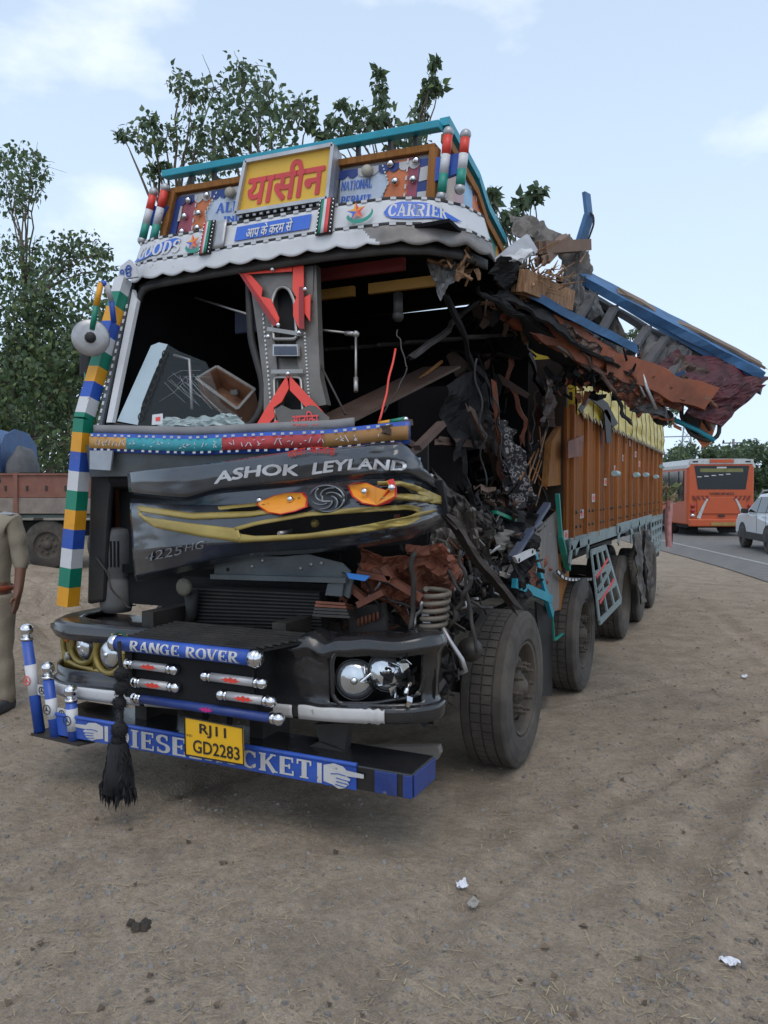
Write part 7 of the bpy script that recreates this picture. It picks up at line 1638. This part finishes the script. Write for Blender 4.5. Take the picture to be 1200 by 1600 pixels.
# ------------------------------------------------------------------ man in khaki at the left edge
mp_ = P(-15, 1110, z=0)
man = thing('person', 'person in khaki uniform shirt and trousers with red brown belt, cut by the left edge', 'person', (mp_.x, mp_.y, 0), R(20))
skin = M('brown skin', (.16, .075, .045), .55, var=.1, bump=.05); khaki = M('khaki cloth', (.27, .235, .175), .85, var=.14, bump=.3, bscale=60); khakit = M('khaki trouser cloth', (.25, .215, .16), .85, var=.14, bump=.3, bscale=60)
def skinned(name, verts, edges, mat, parent, root=0, sub=2, disp=0, seed=0):
    me = bpy.data.meshes.new(name); me.from_pydata([v[0] for v in verts], edges, []); o = bpy.data.objects.new(name, me); COL.objects.link(o); o.parent = parent
    sk = o.modifiers.new('skin', 'SKIN'); sl = me.skin_vertices[0].data
    for i, v in enumerate(verts):
        r = v[1]; sl[i].radius = r if isinstance(r, tuple) else (r, r)
    sl[root].use_root = True; s = o.modifiers.new('sub', 'SUBSURF'); s.levels = sub; s.render_levels = sub
    dg = bpy.context.evaluated_depsgraph_get(); m2 = bpy.data.meshes.new_from_object(o.evaluated_get(dg)); o.modifiers.clear(); o.data = m2; bpy.data.meshes.remove(me)
    if disp:
        for v in m2.vertices: v.co += v.normal * disp * (mnoise.noise(v.co * 9 + V((seed, 0, 0))) + .5 * mnoise.noise(v.co * V((22, 22, 12))))
    for p in m2.polygons: p.use_smooth = True
    m2.materials.clear(); m2.materials.append(mat); return o
bv = [((0, 0, .95), (.15, .11)), ((0, 0, 1.1), (.14, .105)), ((0, .0, 1.28), (.17, .115)), ((0, .01, 1.42), (.13, .08)), ((0, .0, 1.52), (.06, .06)), ((0, -.015, 1.60), (.075, .085)), ((0, -.01, 1.72), (.075, .09)),
      ((.19, 0, 1.42), .062), ((.25, .02, 1.15), .047), ((.265, -.05, .92), .035), ((.265, -.07, .86), (.022, .04)), ((-.19, 0, 1.42), .062), ((-.25, .02, 1.15), .047), ((-.265, -.05, .92), .035), ((-.265, -.07, .86), (.022, .04)),
      ((.1, 0, .84), .085), ((.11, -.01, .48), .058), ((.115, .02, .1), .042), ((.12, -.12, .045), .036), ((-.1, 0, .84), .085), ((-.11, -.01, .48), .058), ((-.115, .02, .1), .042), ((-.12, -.12, .045), .036)]
be = [(0, 1), (1, 2), (2, 3), (3, 4), (4, 5), (5, 6), (3, 7), (7, 8), (8, 9), (9, 10), (3, 11), (11, 12), (12, 13), (13, 14), (0, 15), (15, 16), (16, 17), (17, 18), (0, 19), (19, 20), (20, 21), (21, 22)]
for s in (1, -1):                                        # four fingers and a thumb on each hand
    w = 10 if s > 0 else 14
    for k, (dy, ln) in enumerate(((-.028, .075), (-.010, .085), (.008, .08), (.026, .062))):
        i = len(bv); bv += [((s * .265, -.075 + dy, .83), .0105), ((s * .262, -.085 + dy, .83 - ln * .55), .0095), ((s * .252, -.088 + dy, .83 - ln), .008)]; be += [(w, i), (i, i + 1), (i + 1, i + 2)]
    i = len(bv); bv += [((s * .25, -.115, .86), .012), ((s * .243, -.125, .825), .010)]; be += [(w, i), (i, i + 1)]
skinned('body', bv, be, skin, man)
skinned('shirt', [((0, 0, .84), (.178, .138)), ((0, -.005, 1.08), (.172, .138)), ((0, .0, 1.28), (.19, .13)), ((0, .01, 1.43), (.15, .095)), ((0, .005, 1.495), (.075, .072)), ((.195, 0, 1.425), .074), ((.235, .012, 1.25), .066), ((.256, .01, 1.04), .058), ((-.195, 0, 1.425), .074), ((-.235, .012, 1.25), .066), ((-.256, .01, 1.04), .058)],
        [(0, 1), (1, 2), (2, 3), (3, 4), (3, 5), (5, 6), (6, 7), (3, 8), (8, 9), (9, 10)], khaki, man, 0, 3, .009, 1)
skinned('trousers', [((0, 0, 1.0), (.165, .126)), ((.1, 0, .80), .115), ((.11, -.01, .46), .08), ((.115, .01, .03), .075), ((-.1, 0, .80), .115), ((-.11, -.01, .46), .08), ((-.115, .01, .03), .075)], [(0, 1), (1, 2), (2, 3), (0, 4), (4, 5), (5, 6)], khakit, man, 0, 3, .01, 4)
mb = MB(); mb.lathe([(1, -.02), (1.03, -.018), (1.03, .018), (1, .02)], (0, 0, 0), (0, 0, 1), 32); mb.v = [(x * .178, y * .140, z + .93) for x, y, z in mb.v]; mb.build('belt', M('red brown belt', (.22, .05, .02), .5), man)
for s in (1, -1):
    MB().prism([V((s * .10, -.045, 1.475)), V((s * .215, -.04, 1.475)), V((s * .225, .045, 1.47)), V((s * .10, .05, 1.49))], (0, 0, .012)).build('epaulette', M('pale cord strap', (.3, .31, .33), .8), man, bevel=.008)
    q_ = MB().box((s * .12, -.045, .05), (.1, .27, .1)); q_.build('shoe', M('dark shoe', (.02, .028, .045), .5, dust=.15), man, bevel=.03, subsurf=1)
    MB().box((s * .08, -.135, 1.3), (.1, .015, .11)).build('shirt_pocket', khaki, man, bevel=.006)
hh = MB(); hh.ball((0, .0, 1.735), .095, 18, sq=(.95, 1.08, .8)); hh.build('hair', M('black hair', (.012, .01, .01), .6), man)
mb = MB(); mb.prism([V((-.018, -.098, 1.63)), V((.018, -.098, 1.63)), V((.006, -.105, 1.67)), V((-.006, -.105, 1.67))], (0, .03, 0)); mb.v[0:2] = [(-.018, -.118, 1.635), (.018, -.118, 1.635)]; mb.build('nose', skin, man)
for s in (1, -1):
    MB().ball((s * .032, -.088, 1.675), .012, 10).build('eye', white, man); MB().ball((s * .078, 0, 1.655), .022, 10, sq=(.4, .8, 1.3)).build('ear', skin, man)
MB().box((0, -.095, 1.605), (.045, .012, .01)).build('mouth', M('lip', (.2, .07, .06), .5), man)
# pinkish sack tied on a post at the rear of the wreck
sk_ = P(1035, 800, y=10.62)
sa_ = thing('rag_bundle', 'pink red cloth bundle hanging at the rear corner of the plank body', 'cloth', (1.34, 10.6, 0))
mb = MB(); mb.grid(lambda s, t: V((.055 * math.cos(2 * math.pi * s) * (1 + .2 * math.sin(9 * s + t * 6)), .09 * math.sin(2 * math.pi * s), lerp(.72, 1.5, t) + .01 * math.sin(20 * s))), 20, 12); mb.build('cloth', M('pink rag', (.42, .2, .19), .8, var=.3, scale=12), sa_)
mb = MB(); debris(mb, ((-.06, -.06, 1.45), (.06, .06, 1.75)), 40, 99, .08, .22, (0, 1)); mb.build('dry_stalks', [straw, lf3], sa_)
